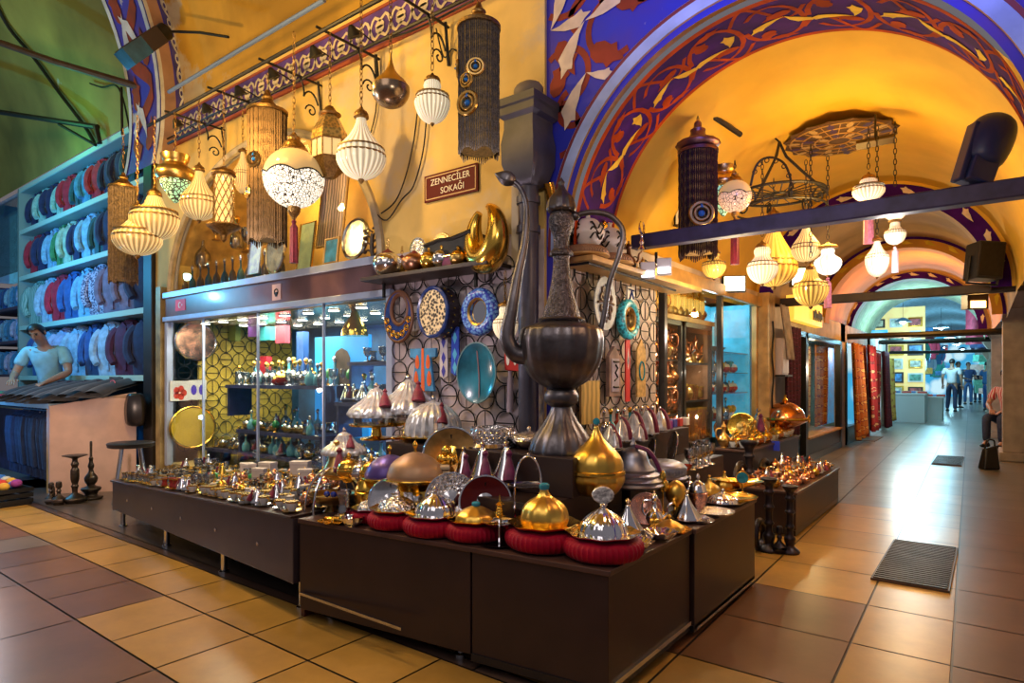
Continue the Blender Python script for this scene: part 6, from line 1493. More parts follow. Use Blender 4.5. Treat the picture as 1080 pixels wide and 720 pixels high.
m.build('branch', mat('dark brown resin', (.08,.045,.03), .5), t)

# ================================================================ inside the lower shop window
for (y, z, x0, x1, lb) in [(3.3,1.08,-5.9,-4.35,'dark blue shelf holding glass carafes in the shop window'),(3.5,1.28,-4.3,-3.3,'upper glass shelf with the gold cone in the shop window'),(3.34,.95,-4.26,-3.34,'lower dark shelf with crystal decanters in the shop window'),(3.3,.66,-5.7,-4.4,'low shelf with small glass figures in the shop window'),(3.3,.45,-6.3,-3.3,'floor level shelf of the shop window')]:
    t = thing('window_shelf', lb, 'shelf', (0,0,0)); m = MB(); m.box(x0, x1, y-.14, y+(.34 if y < 3.35 else .14), z-.03, z); m.build('board', navyp, t, smooth=0)
    m = MB(); m.box(x0, x0+.03, y-.12, y+.12, max(.3, z-.3), z-.03); m.build('side_panel', navyp, t, smooth=0); m = MB(); m.box(x1-.03, x1, y-.12, y+.12, max(.3, z-.3), z-.03); m.build('side_panel', navyp, t, smooth=0)
VK = [mk_bottle(clearsolid, gold), mk_goblet(clearsolid, silver), mk_tea(clearsolid, gold), mk_bottle(mat('aqua glass', (.15,.5,.6), .08, spec=.8), silver), mk_pot(gold, silver, gold), mk_tassel(silver, maroon), mk_pot(ruby, gold, gold), mk_ewer(brass), mk_egg(greeng, gold)]
VN = [('carafe','bottle','clear stoppered carafe'),('goblet','goblet','crystal goblet'),('tea_glass','glass','gold rimmed tea glass'),('carafe','bottle','aqua stoppered carafe'),('lidded_jar','jar','gold and silver jar'),('tassel_cone','sugar bowl','silver tasselled cone'),('lidded_jar','jar','ruby glass jar'),('small_ewer','ewer','brass ewer'),('ornament_egg','ornament','green egg on stand')]
rnd = random.Random(8)
for (y, z, x0, x1, n, ks, nm, sc) in [(3.22,1.08,-5.85,-4.4,17,[0,1,0,3,1,2,6],'blue carafe shelf',1.15),(3.36,1.08,-5.8,-4.45,12,[0,3,4,1],'blue carafe shelf, rear row',1.35),(3.46,1.28,-4.25,-3.36,8,[1,0,2,7],'upper glass shelf',1.3),(3.3,.95,-4.25,-3.35,13,[0,5,3,1,5,2],'crystal decanter shelf',1.25),(3.22,.66,-5.65,-4.45,14,[1,2,3,8,4],'low figure shelf',1.0),(3.6,1.08,-5.8,-4.5,12,[0,1,3,6,8],'far row, blue carafe shelf',1.5),(3.5,.66,-5.6,-4.5,12,[2,0,3,5],'rear of low figure shelf',1.2),(3.44,.95,-4.2,-3.4,9,[0,3,1],'rear of decanter shelf',1.4),(3.4,.45,-6.2,-3.4,24,[0,1,4,3],'rear of floor level shelf',1.3),(3.24,.45,-6.25,-3.35,30,[2,1,4,3,5,2],'floor level shelf',1.05)]:
    for i in range(n):
        q = ks[int(rnd.random()*len(ks))]; x = x0+(x1-x0)*(i+.5)/n
        put(VN[q][0], VN[q][1], ('V', q), VK[q], (x, y+rnd.uniform(-.03,.03), z), '%s, %s from clothes shop, %s' % (VN[q][2], nth(i+1), nm), rnd.uniform(0, 6), sc*rnd.uniform(.85,1.1), group='glassware on the window shelves')
def flat(name, label, cat, u, v, y, r, mt, rim=None, sx=1):
    p = onX(u, v, y) if y < 0 else onY(u, v, y); t = thing(name, label, cat, p, pi/2 if y < 0 else 0); R = r*dep(p)/FOC
    m = MB(); disc(m, R, sx, 0, -.012); m.build('dish', mt, t); m = MB(); m.ring((0,-.014,0), R*.97, R*.05, 1, 44, 6, sc=(sx,1)); m.build('rim', rim or mt, t); return t
flat('gold_tray', 'big round gold tray leaning on the yellow board at the window end', 'tray', 203, 450, -6.46, 22, mat('brushed yellow gold', (.8,.55,.05), .55, .5, noise=.2, nscale=3), gold, 1.1)
flat('copper_tray', 'copper wall dish with silver rim above the gold tray', 'tray', 206, 360, -6.46, 20, mat('mottled copper dish', (.35,.2,.13), .25, .9, noise=.6, nscale=14), silver, 1.1)
flat('copper_tray', 'small ceramic dish with cream swirl hung behind the glass', 'dish', 297, 398, 3.5, 8, mat('cream swirl dish', (.7,.6,.4), .4), navy)
p = onY(374, 342, 3.3)
t = thing('gold_cone', 'tall gold cone with a crescent tip on the upper glass shelf', 'cone', p); k = dep(p)/FOC
m = MB(); m.lathe(prof([(14*k,-12*k),(12.5*k,-4*k),(6.5*k,6*k),(2.5*k,15*k),(1*k,19*k),(0,20*k)], 4), 32, fl=10, amp=.03); m.build('cone', gold, t); m = MB(); m.tube([(.012*cos(a), 0, 23*k+.02*sin(a)) for a in [2.2+q*.45 for q in range(11)]], .004, 5); m.build('crescent', silver, t)
t = thing('blue_showcard', 'bright blue lit panel with a dark ogee arch opening inside the window', 'panel', (0,0,0))
P = lambda u, v: onY(u, v, 3.62)
a, b = P(334, 356), P(391, 420)
m = MB(); m.box(a.x, b.x, 3.60, 3.63, b.z-.35, a.z); m.build('board', mat('sky blue lit board', (.03,.38,.8), .5, emit=(.02,.4,1), es=.7, noise=.25, nscale=3), t, smooth=0)
m = MB(); c = (a.x+b.x)/2+.02; zz = b.z
m.poly([(c-.22,zz-.05),(c+.22,zz-.05),(c+.25,zz+.12),(c+.17,zz+.22),(c+.12,zz+.24),(c+.12,zz+.36),(c+.08,zz+.42),(c,zz+.45),(c-.08,zz+.42),(c-.12,zz+.36),(c-.12,zz+.24),(c-.17,zz+.22),(c-.25,zz+.12)], lambda x, z: (x, 3.594, z)); m.build('arch_opening', mat('dark brown recess', (.1,.06,.035), .6, noise=.5), t, smooth=0)
for i, (u, v) in enumerate([(189,412),(208,411)]):
    p = onX(u, v, -6.46); t = thing('tile_card', ['white tile with a red blossom','white tile with two violet drops'][i]+' hung on the window grille', 'tile', p, pi/2)
    m = MB(); m.box(-.09,.09,-.01,0,-.1,.1); m.build('tile', white, t, smooth=0)
    m = MB()
    for q in range(5 if i == 0 else 2): x, z = ((.04*cos(q*1.26), .04*sin(q*1.26)-.02) if i == 0 else (-.04+.08*q, 0)); m.poly([(x+.03*cos(w_*pi/6), z+.035*sin(w_*pi/6)*(1 if i == 0 else 1.5)) for w_ in range(12)], lambda a, b: (a, -.013, b))
    m.build('motif', [mat('tile red', (.7,.05,.02), .4), mat('tile violet', (.08,.04,.5), .4)][i], t, smooth=0)
for i, (u, v, w, h, c, n_) in enumerate([(272,345,14,20,(.35,.12,.5),'violet'),(285,352,16,14,(.05,.4,.45),'teal'),(301,350,14,24,(.4,.06,.1),'crimson'),(248,352,18,16,(.35,.4,.05),'olive'),(282,385,14,18,(.5,.02,.04),'red'),(322,380,10,60,(.03,.12,.4),'navy')]):
    p = onY(u, v, 3.58); k = dep(p)/FOC; m = MB(); m.box(-w*k*.6, w*k*.6, -.06, .0, -h*k/2, h*k/2)
    tag(m.build('coloured_box', mat('box '+n_+' v', c, .5, noise=.2), smooth=0, loc=p), '%s coloured box or cloth at the back of the shop window' % n_, 'box')
# ================================================================ clothes shop at the far end of the street
SY = 2.95   # front of the clothes racks
m = MB(); m.box(-13.4, -6.95, 3.5, 3.56, 0, 3.75); struct(m, 'wall_clothes_shop', mat('deep blue shop back', (.02,.07,.16), .7, noise=.4, nscale=2), smooth=0)
m = MB(); m.box(-6.98, -6.78, 2.86, 3.1, 0, 3.4); struct(m, 'pillar_6', mat('black shop pillar', (.03,.022,.02), .5, noise=.5, nscale=3), smooth=0, bevel=.01)
m = MB(); m.box(-6.64, -6.54, 2.84, 2.9, 0, 2.05); struct(m, 'trim_15', mat('gilded door jamb', (.45,.33,.14), .5, .2, noise=.4, nscale=6), smooth=0)
levels = [3.23, 2.57, 1.86, 1.15]   # shelf boards (z), a shirt row stands on each
white_l = mat('pale aqua shelf', (.22,.36,.36), .5)
for i, z in enumerate([3.84]+levels):
    t = thing('clothes_shelf', '%s slanting pale shelf of the clothes shop, counted from the vault' % nth(i+1), 'shelf'); m = MB(); m.box(-11.1, -6.98, SY-.04, SY+.42, z-.03, z+.01); m.build('board', white_l, t, smooth=0)
    m = MB(); m.box(-11.1, -6.98, SY-.055, SY-.04, z-.035, z+.025); m.build('front_edge', mat('aqua shelf edge', (.5,.8,.74), .4), t, smooth=0)
def shirt_mesh(kind, seed):
    """Upright folded shirt: padded torso with sloping shoulders, collar and placket; faces -y, 0.30 wide, 0.46 high."""
    rr = random.Random(seed)
    def f(t, cm, cm2):
        m = MB(); W = [.125,.13,.132,.135,.136,.132,.122,.095,.05]; Z = [0,.06,.14,.22,.29,.34,.375,.405,.425]; Dp = [.06,.07,.075,.08,.08,.075,.06,.045,.03]
        n = 20; vs = []
        for w_, z, d in zip(W, Z, Dp):
            for i in range(n):
                a = 2*pi*i/n; s = .06*sin(3*a+z*20+seed)*(.5 if z < .3 else .1); c, q = cos(a), sin(a)
                vs.append((w_*abs(c)**.7*(1 if c > 0 else -1), d*(abs(q)**.7)*(1 if q > 0 else -1)*(1+s), z))
        fs = [(j*n+i, j*n+(i+1) % n, (j+1)*n+(i+1) % n, (j+1)*n+i) for j in range(len(W)-1) for i in range(n)]
        fs += [tuple(reversed(range(n))), tuple(range((len(W)-1)*n, len(W)*n))]
        m.add(vs, fs); m.build('body', cm, t, 60)
        m = MB(); m.tube([(.045*cos(a), .03*sin(a)-.006, .425+.012*abs(sin(a))) for a in [2*pi*i/14 for i in range(14)]], .014, 6, True)
        m.prism([(-.04,.43),(0,.385),(-.018,.375),(-.055,.41)], -.045, -.058, lambda a, b, d: (a, d, b)); m.prism([(.04,.43),(0,.385),(.018,.375),(.055,.41)], -.045, -.058, lambda a, b, d: (a, d, b))
        m.build('collar', cm2, t)
        m = MB(); m.box(-.012,.012,-.086,-.07,.05,.38); m.build('placket', cm2, t, smooth=0)
        for s in (-1, 1): m = MB(); m.tube(spl([(s*.105,-.02,.375),(s*.142,-.05,.30),(s*.14,-.075,.18),(s*.09,-.092,.10)], 3), [.03,.036,.036,.035,.034,.032,.03,.03,.028,.026], 8); m.build('sleeve', cm, t)
    return f
SCOL = {'navy':(.015,.03,.11),'aqua':(.3,.62,.6),'crimson':(.4,.02,.05),'dark teal':(.02,.12,.17),'azure':(.06,.28,.55),'sky blue':(.22,.5,.75),'green':(.05,.28,.12),'sage':(.35,.55,.45),'scarlet':(.55,.02,.06),'pale lilac':(.42,.48,.75),'checked green':(.12,.3,.28),'royal blue':(.03,.12,.4),'dotted navy':(.05,.06,.16),'grey violet':(.2,.16,.28),'plum':(.08,.02,.08),'pale blue':(.38,.58,.8),'black':(.012,.015,.03)}
ROWS = [(3.23, 'top', ['navy','aqua','navy','aqua','crimson','dark teal','azure','crimson','navy','navy','dark teal','black']),
        (2.57, 'second', ['crimson','navy','sky blue','green','sage','navy','sky blue','dark teal','navy','sky blue','navy','black']),
        (1.86, 'third', ['checked green','pale blue','scarlet','royal blue','sky blue','dotted navy','grey violet','grey violet','navy']),
        (1.15, 'lowest', ['royal blue','sky blue','pale lilac','pale blue','royal blue','pale blue','plum','navy'])]
for z, rn, cs in ROWS:
    n = len(cs); x0, x1 = -10.95, -7.08
    for i, c in enumerate(cs):
        if ('shirt', c) not in PROTO:
            cm = mat('cloth '+c, SCOL[c], .8, noise=.25, nscale=22, sheen=.2); f = shirt_mesh(0, i)
            if 'checked' in c: cm = mat('cloth checked', SCOL[c], .8, col2=(.3,.5,.5), kind='wave', nscale=18)
            if 'dotted' in c: cm = mat('cloth dotted', (.5,.5,.7), .8, col2=SCOL[c], kind='voronoi', nscale=60)
            mk = lambda t: f(t, cm, cm)
        else: mk = None
        put('shirt', 'shirt', c, mk, (x0+(x1-x0)*(i+.5)/n, SY+.13, z+.012), '%s folded shirt, %s from the vault end on the %s clothes shelf' % (c, nth(i+1), rn), rnd.uniform(.1,.5), (1.3 if z > 2 else 1.7,1.1,1.34 if z < 3 and z > 2 else 1.22 if z > 3 else 1.45))
# neighbouring cubby shelves at the very end with blue folded goods
for i, z in enumerate((2.2, 1.7, 1.2)):
    t = thing('cubby_shelf', '%s dark blue cubby shelf at the end of the clothes shop' % ('upper','middle','lower')[i], 'shelf'); m = MB(); m.box(-12.9, -11.2, SY-.02, SY+.4, z-.04, z); m.build('board', mat('dusky violet board', (.12,.08,.14), .6), t, smooth=0); m = MB(); m.box(-12.95, -12.9, SY-.02, SY+.4, z-.04, z+.42); m.build('upright', navyp, t, smooth=0)
    for j in range(5):
        c = ['azure','royal blue','sky blue','azure','pale lilac'][(i+j) % 5]
        put('shirt', 'shirt', c, None, (-12.65+.3*j, SY+.13, z), '%s folded shirt, %s in the %s cubby of the clothes shop' % (c, nth(j+1), ('upper','middle','lower')[i]), .3, .8)
m = MB(); m.box(-11.16, -11.1, SY-.06, SY+.42, .9, 3.86); struct(m, 'trim_16', white_l, smooth=0)
t = thing('glass_case', 'tall bluish glass case at the end of the clothes shop', 'display case', (-12.1, SY-.02, 2.7))
m = MB(); m.box(-.8,.85,.3,.36,0,1.1); m.build('back', mat('case back light', (.1,.35,.5), .4, emit=(.1,.5,.8), es=.35, noise=.5, nscale=9), t, smooth=0)
m = MB(); m.box(-.8,.85,0,.01,0,1.1); m.build('pane', glass('case glass'), t, smooth=0)
m = MB(); m.box(-.84,-.8,-.01,.36,0,1.1); m.box(.85,.89,-.01,.36,0,1.1); m.box(-.84,.89,-.01,.36,1.1,1.14); m.build('frame', alu, t, smooth=0)
# table with trousers, suits hanging under it, pale end panel
TX, TY0, TY1, TZ = -7.42, 2.17, 2.48, .89
t = thing('clothes_table', 'high clothes table with a pale pink end panel and jackets hanging under it', 'table')
m = MB(); m.box(-10.6, TX, TY0, TY1, TZ-.05, TZ); m.build('top', mat('pale blue table edge', (.35,.5,.6), .45), t, smooth=0)
m = MB(); m.hexa([(TX,TY0,.0),(TX+.03,TY0,.0),(TX+.48,2.78,.0),(TX+.45,2.78,.0),(TX,TY0,TZ-.02),(TX+.03,TY0,TZ-.02),(TX+.48,2.78,1.0),(TX+.45,2.78,1.0)]); m.build('end_panel', mat('pale pink board', (.62,.42,.36), .6, noise=.08), t, smooth=0)
for x in (TX-.06, -10.5): m = MB(); m.box(x, x+.06, TY0, TY0+.05, 0, TZ-.05); m.build('leg', honey, t, smooth=0)
m = MB(); m.box(-10.4, TX-.06, TY1-.05, TY1, 0, TZ-.05); m.build('back_panel', navyp, t, smooth=0)
m = MB(); m.tube([(-10.4,TY0+.18,TZ-.1),(TX-.06,TY0+.18,TZ-.1)], .012, 6); m.build('rail', chrome, t)
def mk_jacket(t):
    jm = mat('midnight jacket cloth', (.02,.045,.13), .75, noise=.35, nscale=14)
    m = MB(); W = [.05,.058,.06,.062,.06,.045,.02]; Dp = [.17,.18,.19,.19,.17,.12,.04]; Z = [-.72,-.55,-.38,-.22,-.1,-.05,-.02]; n = 16; vs = []
    for w_, d, z in zip(W, Dp, Z):
        vs += [(w_*cos(2*pi*i/n)*(1+.15*sin(5*2*pi*i/n)), d*sin(2*pi*i/n), z) for i in range(n)]
    m.add(vs, [(j*n+i, j*n+(i+1) % n, (j+1)*n+(i+1) % n, (j+1)*n+i) for j in range(6) for i in range(n)]+[tuple(reversed(range(n))), tuple(range(6*n, 7*n))]); m.build('body', jm, t, 60)
    for s in (-1, 1): m = MB(); m.tube(spl([(0,s*.16,-.08),(.02,s*.19,-.25),(.03,s*.18,-.42),(.03,s*.16,-.6)], 3), [.05]*10, 8); m.build('sleeve', jm, t)
    m = MB(); m.tube([(0,0,-.03),(0,0,0),(.0,.02,.015),(0,.03,.0)], .005, 5); m.build('hanger_hook', chrome, t)
for i in range(12):
    put('hanging_jacket', 'jacket', 'j', mk_jacket, (-7.62-.115*i, TY0+.18, TZ-.1), '%s midnight blue jacket from the pale end panel under the clothes table' % nth(i+1), .25 if i % 3 else -.1, (1,.8,.95), group='jackets under the clothes table')
def mk_trouser(t):
    m = MB(); m.grid(lambda s, q: (-.09+.18*s, -.32+.7*q, .02+.035*sin(pi*s)+.09*q-.10*max(0, .25-q)*4*(.25)), 6, 10); m.grid(lambda s, q: (-.09+.18*s, -.32+.7*q, .0+.09*q-.10*max(0, .25-q)), 2, 10); m.build('cloth', mat('dark trouser cloth', (.02,.014,.02), .8, noise=.5, nscale=12, sheen=.2), t, 60)
    m = MB(); m.box(-.09,.09,.33,.38,.08,.135); m.build('waistband', mat('dark waistband', (.03,.02,.05), .8), t)
for i in range(12):
    put('folded_trousers', 'trousers', 't', mk_trouser, (-7.2-.15*i, 2.38+.07*max(0, 4-i), TZ+.03+.02*(i % 2)+.016*max(0, 4-i)), '%s pair of dark folded trousers from the pale end panel on the table' % nth(i+1), .75, 1.25, group='folded trousers on the clothes table')
for i, c in enumerate(['scarlet','green','sky blue','royal blue','crimson']):
    put('folded_cloth', 'cloth', c, lambda t: (MB().box(-.14,.14,-.12,.12,0,.05).build('folded_cloth', MATS['cloth '+c], bevel=.02)), (-9.5-.2*i, 2.32, TZ+.01+.03*(i % 2)), '%s folded cloth at the far end of the clothes table' % c, .2*i)
t = thing('price_tag', 'small pink looped ribbon tag on the end of the clothes table', 'tag', (-7.2, 2.66, 1.1)); m = MB(); m.ring((0,0,0), .035, .005, 1, 14, 5, sc=(1.6,.6)); m.build('loop', mat('pink ribbon', (.8,.2,.3), .5), t)
m = MB(); m.lathe(prof([(.06,-.2),(.13,-.17),(.15,-.02),(.12,.1),(.08,.13),(0,.13)],3), 14, fl=5, amp=.08)
o = tag(m.build('black_bag', mat('black plastic bag', (.018,.015,.018), .3, noise=.5, nscale=6), loc=(-6.86, 2.74, .86)), 'crumpled black bag hanging on the dark pillar above the stool', 'bag'); o.scale = (.9,.6,1)
# stool, candlesticks on the floor, toy crate
p = onZ(137, 529, 0); t = thing('bar_stool', 'black round topped stool with splayed chrome legs by the long counter', 'stool', (-6.15, 2.42, 0))
m = MB(); m.lathe(prof([(.05,.52),(.17,.525),(.185,.545),(.175,.57),(0,.58)], 3), 32); m.build('seat', mat('black vinyl', (.02,.018,.02), .35), t)
for a in (.5, 2.1, 3.6, 5.2): m = MB(); m.tube([(.1*cos(a),.1*sin(a),.525),(.19*cos(a),.19*sin(a),0)], .013, 8); m.build('leg', chrome, t)
darkcast = mat('dark cast bronze', (.07,.055,.045), .4, .8, noise=.4, nscale=20)
def turned(label, u, v, hpx, pr, name='candlestick', cat='candlestick', mt=darkcast, z=0., extra=None, y=None):
    p = onZ(u, v, z); k = dep(p)/FOC
    t = thing(name, label, cat, p); H = hpx*k
    b = [q for q in pr if q[1] < .14]; c = [q for q in pr if q[1] >= .12]
    m = MB(); m.lathe(prof([(r*H, h*H) for r, h in pr if h <= .22], 4), 24); m.build('base', mt, t)
    m = MB(); m.lathe(prof([(r*H, h*H) for r, h in pr if h >= .16], 4), 20); m.build('stem', mt, t)
    if extra: extra(t, H, mt)
    return t
PA = [(.16,0),(.17,.02),(.2,.06),(.2,.1),(.1,.16),(.05,.2),(.055,.3),(.07,.34),(.05,.38),(.075,.48),(.075,.66),(.05,.72),(.07,.78),(.05,.84),(.06,.9),(.2,.95),(.21,.97),(0,.975)]
PB = [(.17,0),(.18,.04),(.1,.07),(.11,.12),(.15,.16),(.15,.2),(.06,.24),(.09,.3),(.1,.38),(.05,.46),(.035,.52),(.05,.58),(.03,.66),(.035,.72),(.02,.76),(.02,1),(.0,1)]
PC = [(.2,0),(.22,.04),(.28,.14),(.27,.26),(.1,.42),(.07,.52),(.1,.6),(.06,.7),(.12,.78),(.1,1),(0,1)]
turned('dark floor candlestick with a wide drip dish against the pale pink panel', 79, 530, 52, PA)
turned('slender dark floor candlestick with forked tip by the stool', 96, 526, 60, PB)
turned('small round bellied dark jug on the floor before the pale pink panel', 62, 532, 24, PC, 'small_jug', 'jug')
def curl(t, H, mt): m = MB(); m.tube([(.2*H+.22*H*cos(a), 0, .6*H+.3*H*sin(a)) for a in [-1.2+q*.3 for q in range(12)]], .045*H, 6); m.build('handle', mt, t)
turned('dark jug with a curled handle, nearest the jackets', 54, 531, 22, PC, 'small_jug', 'jug', extra=curl)
p = onZ(6, 531, 0); t = thing('toy_crate', 'black crate of coloured knitted toys on the floor by the jackets', 'crate', p, .1)
m = MB(); m.box(-.35,.22,-.12,.12,0,.02)
for i in range(3): m.box(-.35,.22,-.13,-.115,.02+.05*i,.055+.05*i); m.box(-.35,.22,.115,.13,.02+.05*i,.055+.05*i); m.box(.21,.225,-.13,.13,.02+.05*i,.055+.05*i); m.box(-.36,-.345,-.13,.13,.02+.05*i,.055+.05*i)
m.build('slatted_box', iron, t, smooth=0)
for i in range(14):
    c = [(.6,.05,.04),(.7,.4,.05),(.05,.2,.6),(.3,.05,.3),(.6,.6,.55)][i % 5]
    nm = ['red','yellow','blue','violet','white'][i % 5]
    put('wool_ball', 'toy', nm, lambda tt: MB().sph((0,0,0), .045, 10, (1,1,.85)).build('wool_ball', mat('wool '+nm, c, .9, bump=.3)), p+Vector((-.3+.075*(i % 7), -.05+.09*(i//7), .175+.02*(i % 2))), '%s knitted ball toy, %s in the %s row of the black crate' % (nm, nth(i % 7+1), 'front' if i < 7 else 'rear'))

# ================================================================ people
def skin_body(name, joints, edges, mt, parent=None, sub=2, root=0, smooth=60):
    me = bpy.data.meshes.new(name); me.from_pydata([j[0] for j in joints], edges, [])
    o = bpy.data.objects.new(name, me); COL.objects.link(o)
    md = o.modifiers.new('skin', 'SKIN'); md.use_smooth_shade = True; md.branch_smoothing = .6
    for i, j in enumerate(joints):
        r = j[1]; me.skin_vertices[0].data[i].radius = r if isinstance(r, tuple) else (r, r)
        me.skin_vertices[0].data[i].use_root = (i == root)
    s = o.modifiers.new('sub', 'SUBSURF'); s.levels = s.render_levels = sub
    bpy.context.view_layer.update()
    m2 = bpy.data.meshes.new_from_object(o.evaluated_get(bpy.context.evaluated_depsgraph_get()))
    bpy.data.objects.remove(o); bpy.data.meshes.remove(me)
    m2.materials.clear(); m2.materials.append(mt); m2.polygons.foreach_set('use_smooth', [True]*len(m2.polygons))
    o = bpy.data.objects.new(name, m2); COL.objects.link(o)
    if parent: o.parent = parent
    return o
skinm = mat('warm skin', (.42,.22,.14), .5, noise=.1, nscale=8); hairm = mat('black hair', (.012,.01,.01), .5, noise=.4, nscale=60)
jeans = mat('dark blue jeans', (.02,.035,.09), .8, noise=.3, nscale=20); shoes = mat('black shoes', (.012,.011,.011), .4)
def person(label, loc, rz, top, bottom, pose, head=(0,0), H=1.75, face_on=True, hair=hairm, group=None, lower=True):
    """pose: joint positions for a 1.75 m figure facing -y. Keys: hip, chest, neck, head, and per side sh, el, wr, hip, kn, an."""
    s = H/1.75; t = thing('person', label, 'person', loc, rz, sc=s, group=group); P = pose
    V = lambda k: Vector(P[k])
    J = []; E = []
    def add(p, r): J.append((tuple(p), r)); return len(J)-1
    pel = add(V('pel'), .12); sp = add(V('pel').lerp(V('chest'), .5), .115); ch = add(V('chest'), (.155,.11)); nk0 = add(V('chest').lerp(V('neck'), .75), (.075,.065)); nk = add(V('neck'), .054)
    hd = V('head'); up = (hd-V('neck')).normalized(); fw = Vector((sin(head[0]), -cos(head[0]), -head[1])).normalized()
    h1 = add(hd-up*.045+fw*.012, (.062,.068)); h2 = add(hd+up*.02+fw*.0, (.074,.088)); h3 = add(hd+up*.085-fw*.005, (.064,.078)); h4 = add(hd+up*.118, .035)
    E += [(pel,sp),(sp,ch),(ch,nk0),(nk0,nk),(nk,h1),(h1,h2),(h2,h3),(h3,h4)]
    tops = [(tuple(V('pel')-Vector((0,0,.05))), .155), (tuple(V('pel')+Vector((0,0,.06))), .147), (tuple(V('pel').lerp(V('chest'), .55)), (.15,.125)), (tuple(V('chest')), (.175,.125)), (tuple(V('chest').lerp(V('neck'), .6)), (.12,.1))]
    tE = [(0,1),(1,2),(2,3),(3,4)]; bots = []; bE = []
    if lower: bots = [(tuple(V('pel')+Vector((0,0,.03))), .142), (tuple(V('pel')-Vector((0,0,.06))), .145)]; bE = [(0,1)]
    hands = []
    for sd in ('l', 'r'):
        sh, el, wr = V('sh'+sd), V('el'+sd), V('wr'+sd)
        a = add(sh, .05); b = add(sh.lerp(el, .5), .05); c = add(el, .041); d = add(el.lerp(wr, .35), .042); e = add(wr, .027)
        E += [(ch,a),(a,b),(b,c),(c,d),(d,e)]
        hd_ = (wr-el).normalized(); pm = add(wr+hd_*.05, (.038,.018)); E.append((e,pm)); hands.append((wr, hd_, sd, pm))
        side = hd_.cross(Vector((0,0,1))); side = side.normalized() if side.length > .1 else Vector((1,0,0))
        for q in range(4):
            o_ = side*(-.027+.018*q); L = (.07,.08,.076,.06)[q]; f1 = add(wr+hd_*.085+o_, .0095); f2 = add(wr+hd_*(.085+L*.55)+o_*1.1+Vector((0,0,-.008)), .0085); f3 = add(wr+hd_*(.085+L)+o_*1.1+Vector((0,0,-.025)), .007)
            E += [(pm,f1),(f1,f2),(f2,f3)]
        th = add(wr+hd_*.035+side*(.045 if sd == 'l' else -.045), .011); th2 = add(wr+hd_*.07+side*(.06 if sd == 'l' else -.06), .009); E += [(pm,th),(th,th2)]
        i = len(tops); tops += [(tuple(sh), .08), (tuple(sh.lerp(el, .45)), .075), (tuple(sh.lerp(el, .72)), .07)]; tE += [(3,i),(i,i+1),(i+1,i+2)]
        if lower:
            hp, kn, an = V('hp'+sd), V('kn'+sd), V('an'+sd)
            a = add(hp, .085); b = add(kn, .055); c = add(an, .036); d = add(an+Vector((0,-.1,-.045)), (.036,.025)); E += [(pel,a),(a,b),(b,c),(c,d)]
            i = len(bots); bots += [(tuple(hp-Vector((0,0,.05))), .105), (tuple(hp.lerp(kn, .55)), .088), (tuple(kn), .07), (tuple(kn.lerp(an, .5)), .064), (tuple(an+Vector((0,0,.0))), .055)]; bE += [(1,i),(i,i+1),(i+1,i+2),(i+2,i+3),(i+3,i+4)]
    skin_body('body', J, E, skinm, t)
    skin_body('shirt', tops, tE, top, t)
    if lower:
        skin_body('trousers', bots, bE, bottom, t)
        for sd in ('l', 'r'):
            an = V('an'+sd); m = MB(Matrix.Translation(an)); m.lathe(prof([(.04,-.085),(.05,-.08),(.05,-.05),(.035,-.01),(0,-.005)], 3), 16); o = m.build('shoe', shoes, t)
            m2 = MB(Matrix.Translation(an+Vector((0,-.08,-.055)))); m2.sph((0,0,0), .05, 14, (.85,1.7,.6)); m2.build('shoe', shoes, t)
    # hair cap, brows, eyes, nose, ears, mouth
    R = Matrix((fw.cross(up).normalized(), -fw, up)).transposed().to_4x4(); T = Matrix.Translation(hd+up*.03) @ R
    m = MB(T); n = 18; k = 9; vs = []
    for j in range(k+1):
        for i in range(n):
            a = 2*pi*i/n; lim = .05 if sin(a) > -.35 else .62   # low at the back, hairline high in front (-y)
            el = pi/2-(pi/2-(lim if sin(a) <= -.35 else -.55+.5*max(0, -sin(a))))*j/k
            vs.append((.083*cos(el)*cos(a), .1*cos(el)*sin(a)+.004, .102*sin(el)+.008))
    m.add(vs, [(j*n+i, j*n+(i+1) % n, (j+1)*n+(i+1) % n, (j+1)*n+i) for j in range(k) for i in range(n)]); m.build('hair', hair, t, 60)
    if face_on:
        m = MB(T); m.tube([(0,-.088,.012),(0,-.104,-.012),(0,-.108,-.026),(0,-.092,-.034)], [.008,.011,.014,.009], 8); m.build('nose', skinm, t)
        for s_ in (-1, 1):
            m = MB(T); m.sph((s_*.03,-.082,.008), .010, 10); m.build('eye', mat('eye', (.05,.035,.03), .2), t)
            m = MB(T); m.tube([(s_*.014,-.089,.024),(s_*.03,-.091,.029),(s_*.047,-.082,.024)], .005, 6); m.build('brow', hair, t)
            m = MB(T); m.sph((s_*.078,.0,-.005), .024, 10, (.35,.7,1.2)); m.build('ear', skinm, t)
        m = MB(T); m.tube([(-.024,-.083,-.058),(0,-.092,-.056),(.024,-.083,-.058)], .006, 6); m.build('mouth', mat('lips', (.3,.1,.08), .5), t)
    return t
# shopkeeper leaning over the trousers
SP = dict(pel=(0,.10,.95), chest=(.0,-.03,1.32), neck=(.0,-.10,1.47), head=(.0,-.19,1.56), shl=(.19,-.05,1.40), ell=(.30,-.16,1.14), wrl=(.20,-.42,1.03), shr=(-.19,-.03,1.40), elr=(-.27,-.12,1.12), wrr=(-.16,-.36,1.06),
          hpl=(.09,.1,.92), knl=(.1,.06,.5), anl=(.1,.12,.09), hpr=(-.09,.1,.92), knr=(-.1,.06,.5), anr=(-.1,.12,.09))
polo = mat('pale aqua polo', (.28,.56,.66), .75, noise=.12, nscale=14)
ps = onY(45, 398, 2.9)
person('dark haired shopkeeper in a pale aqua polo shirt bending over folded trousers', (-9.05, 2.64, 0), .8, polo, jeans, SP, head=(.1,.55), H=1.86)
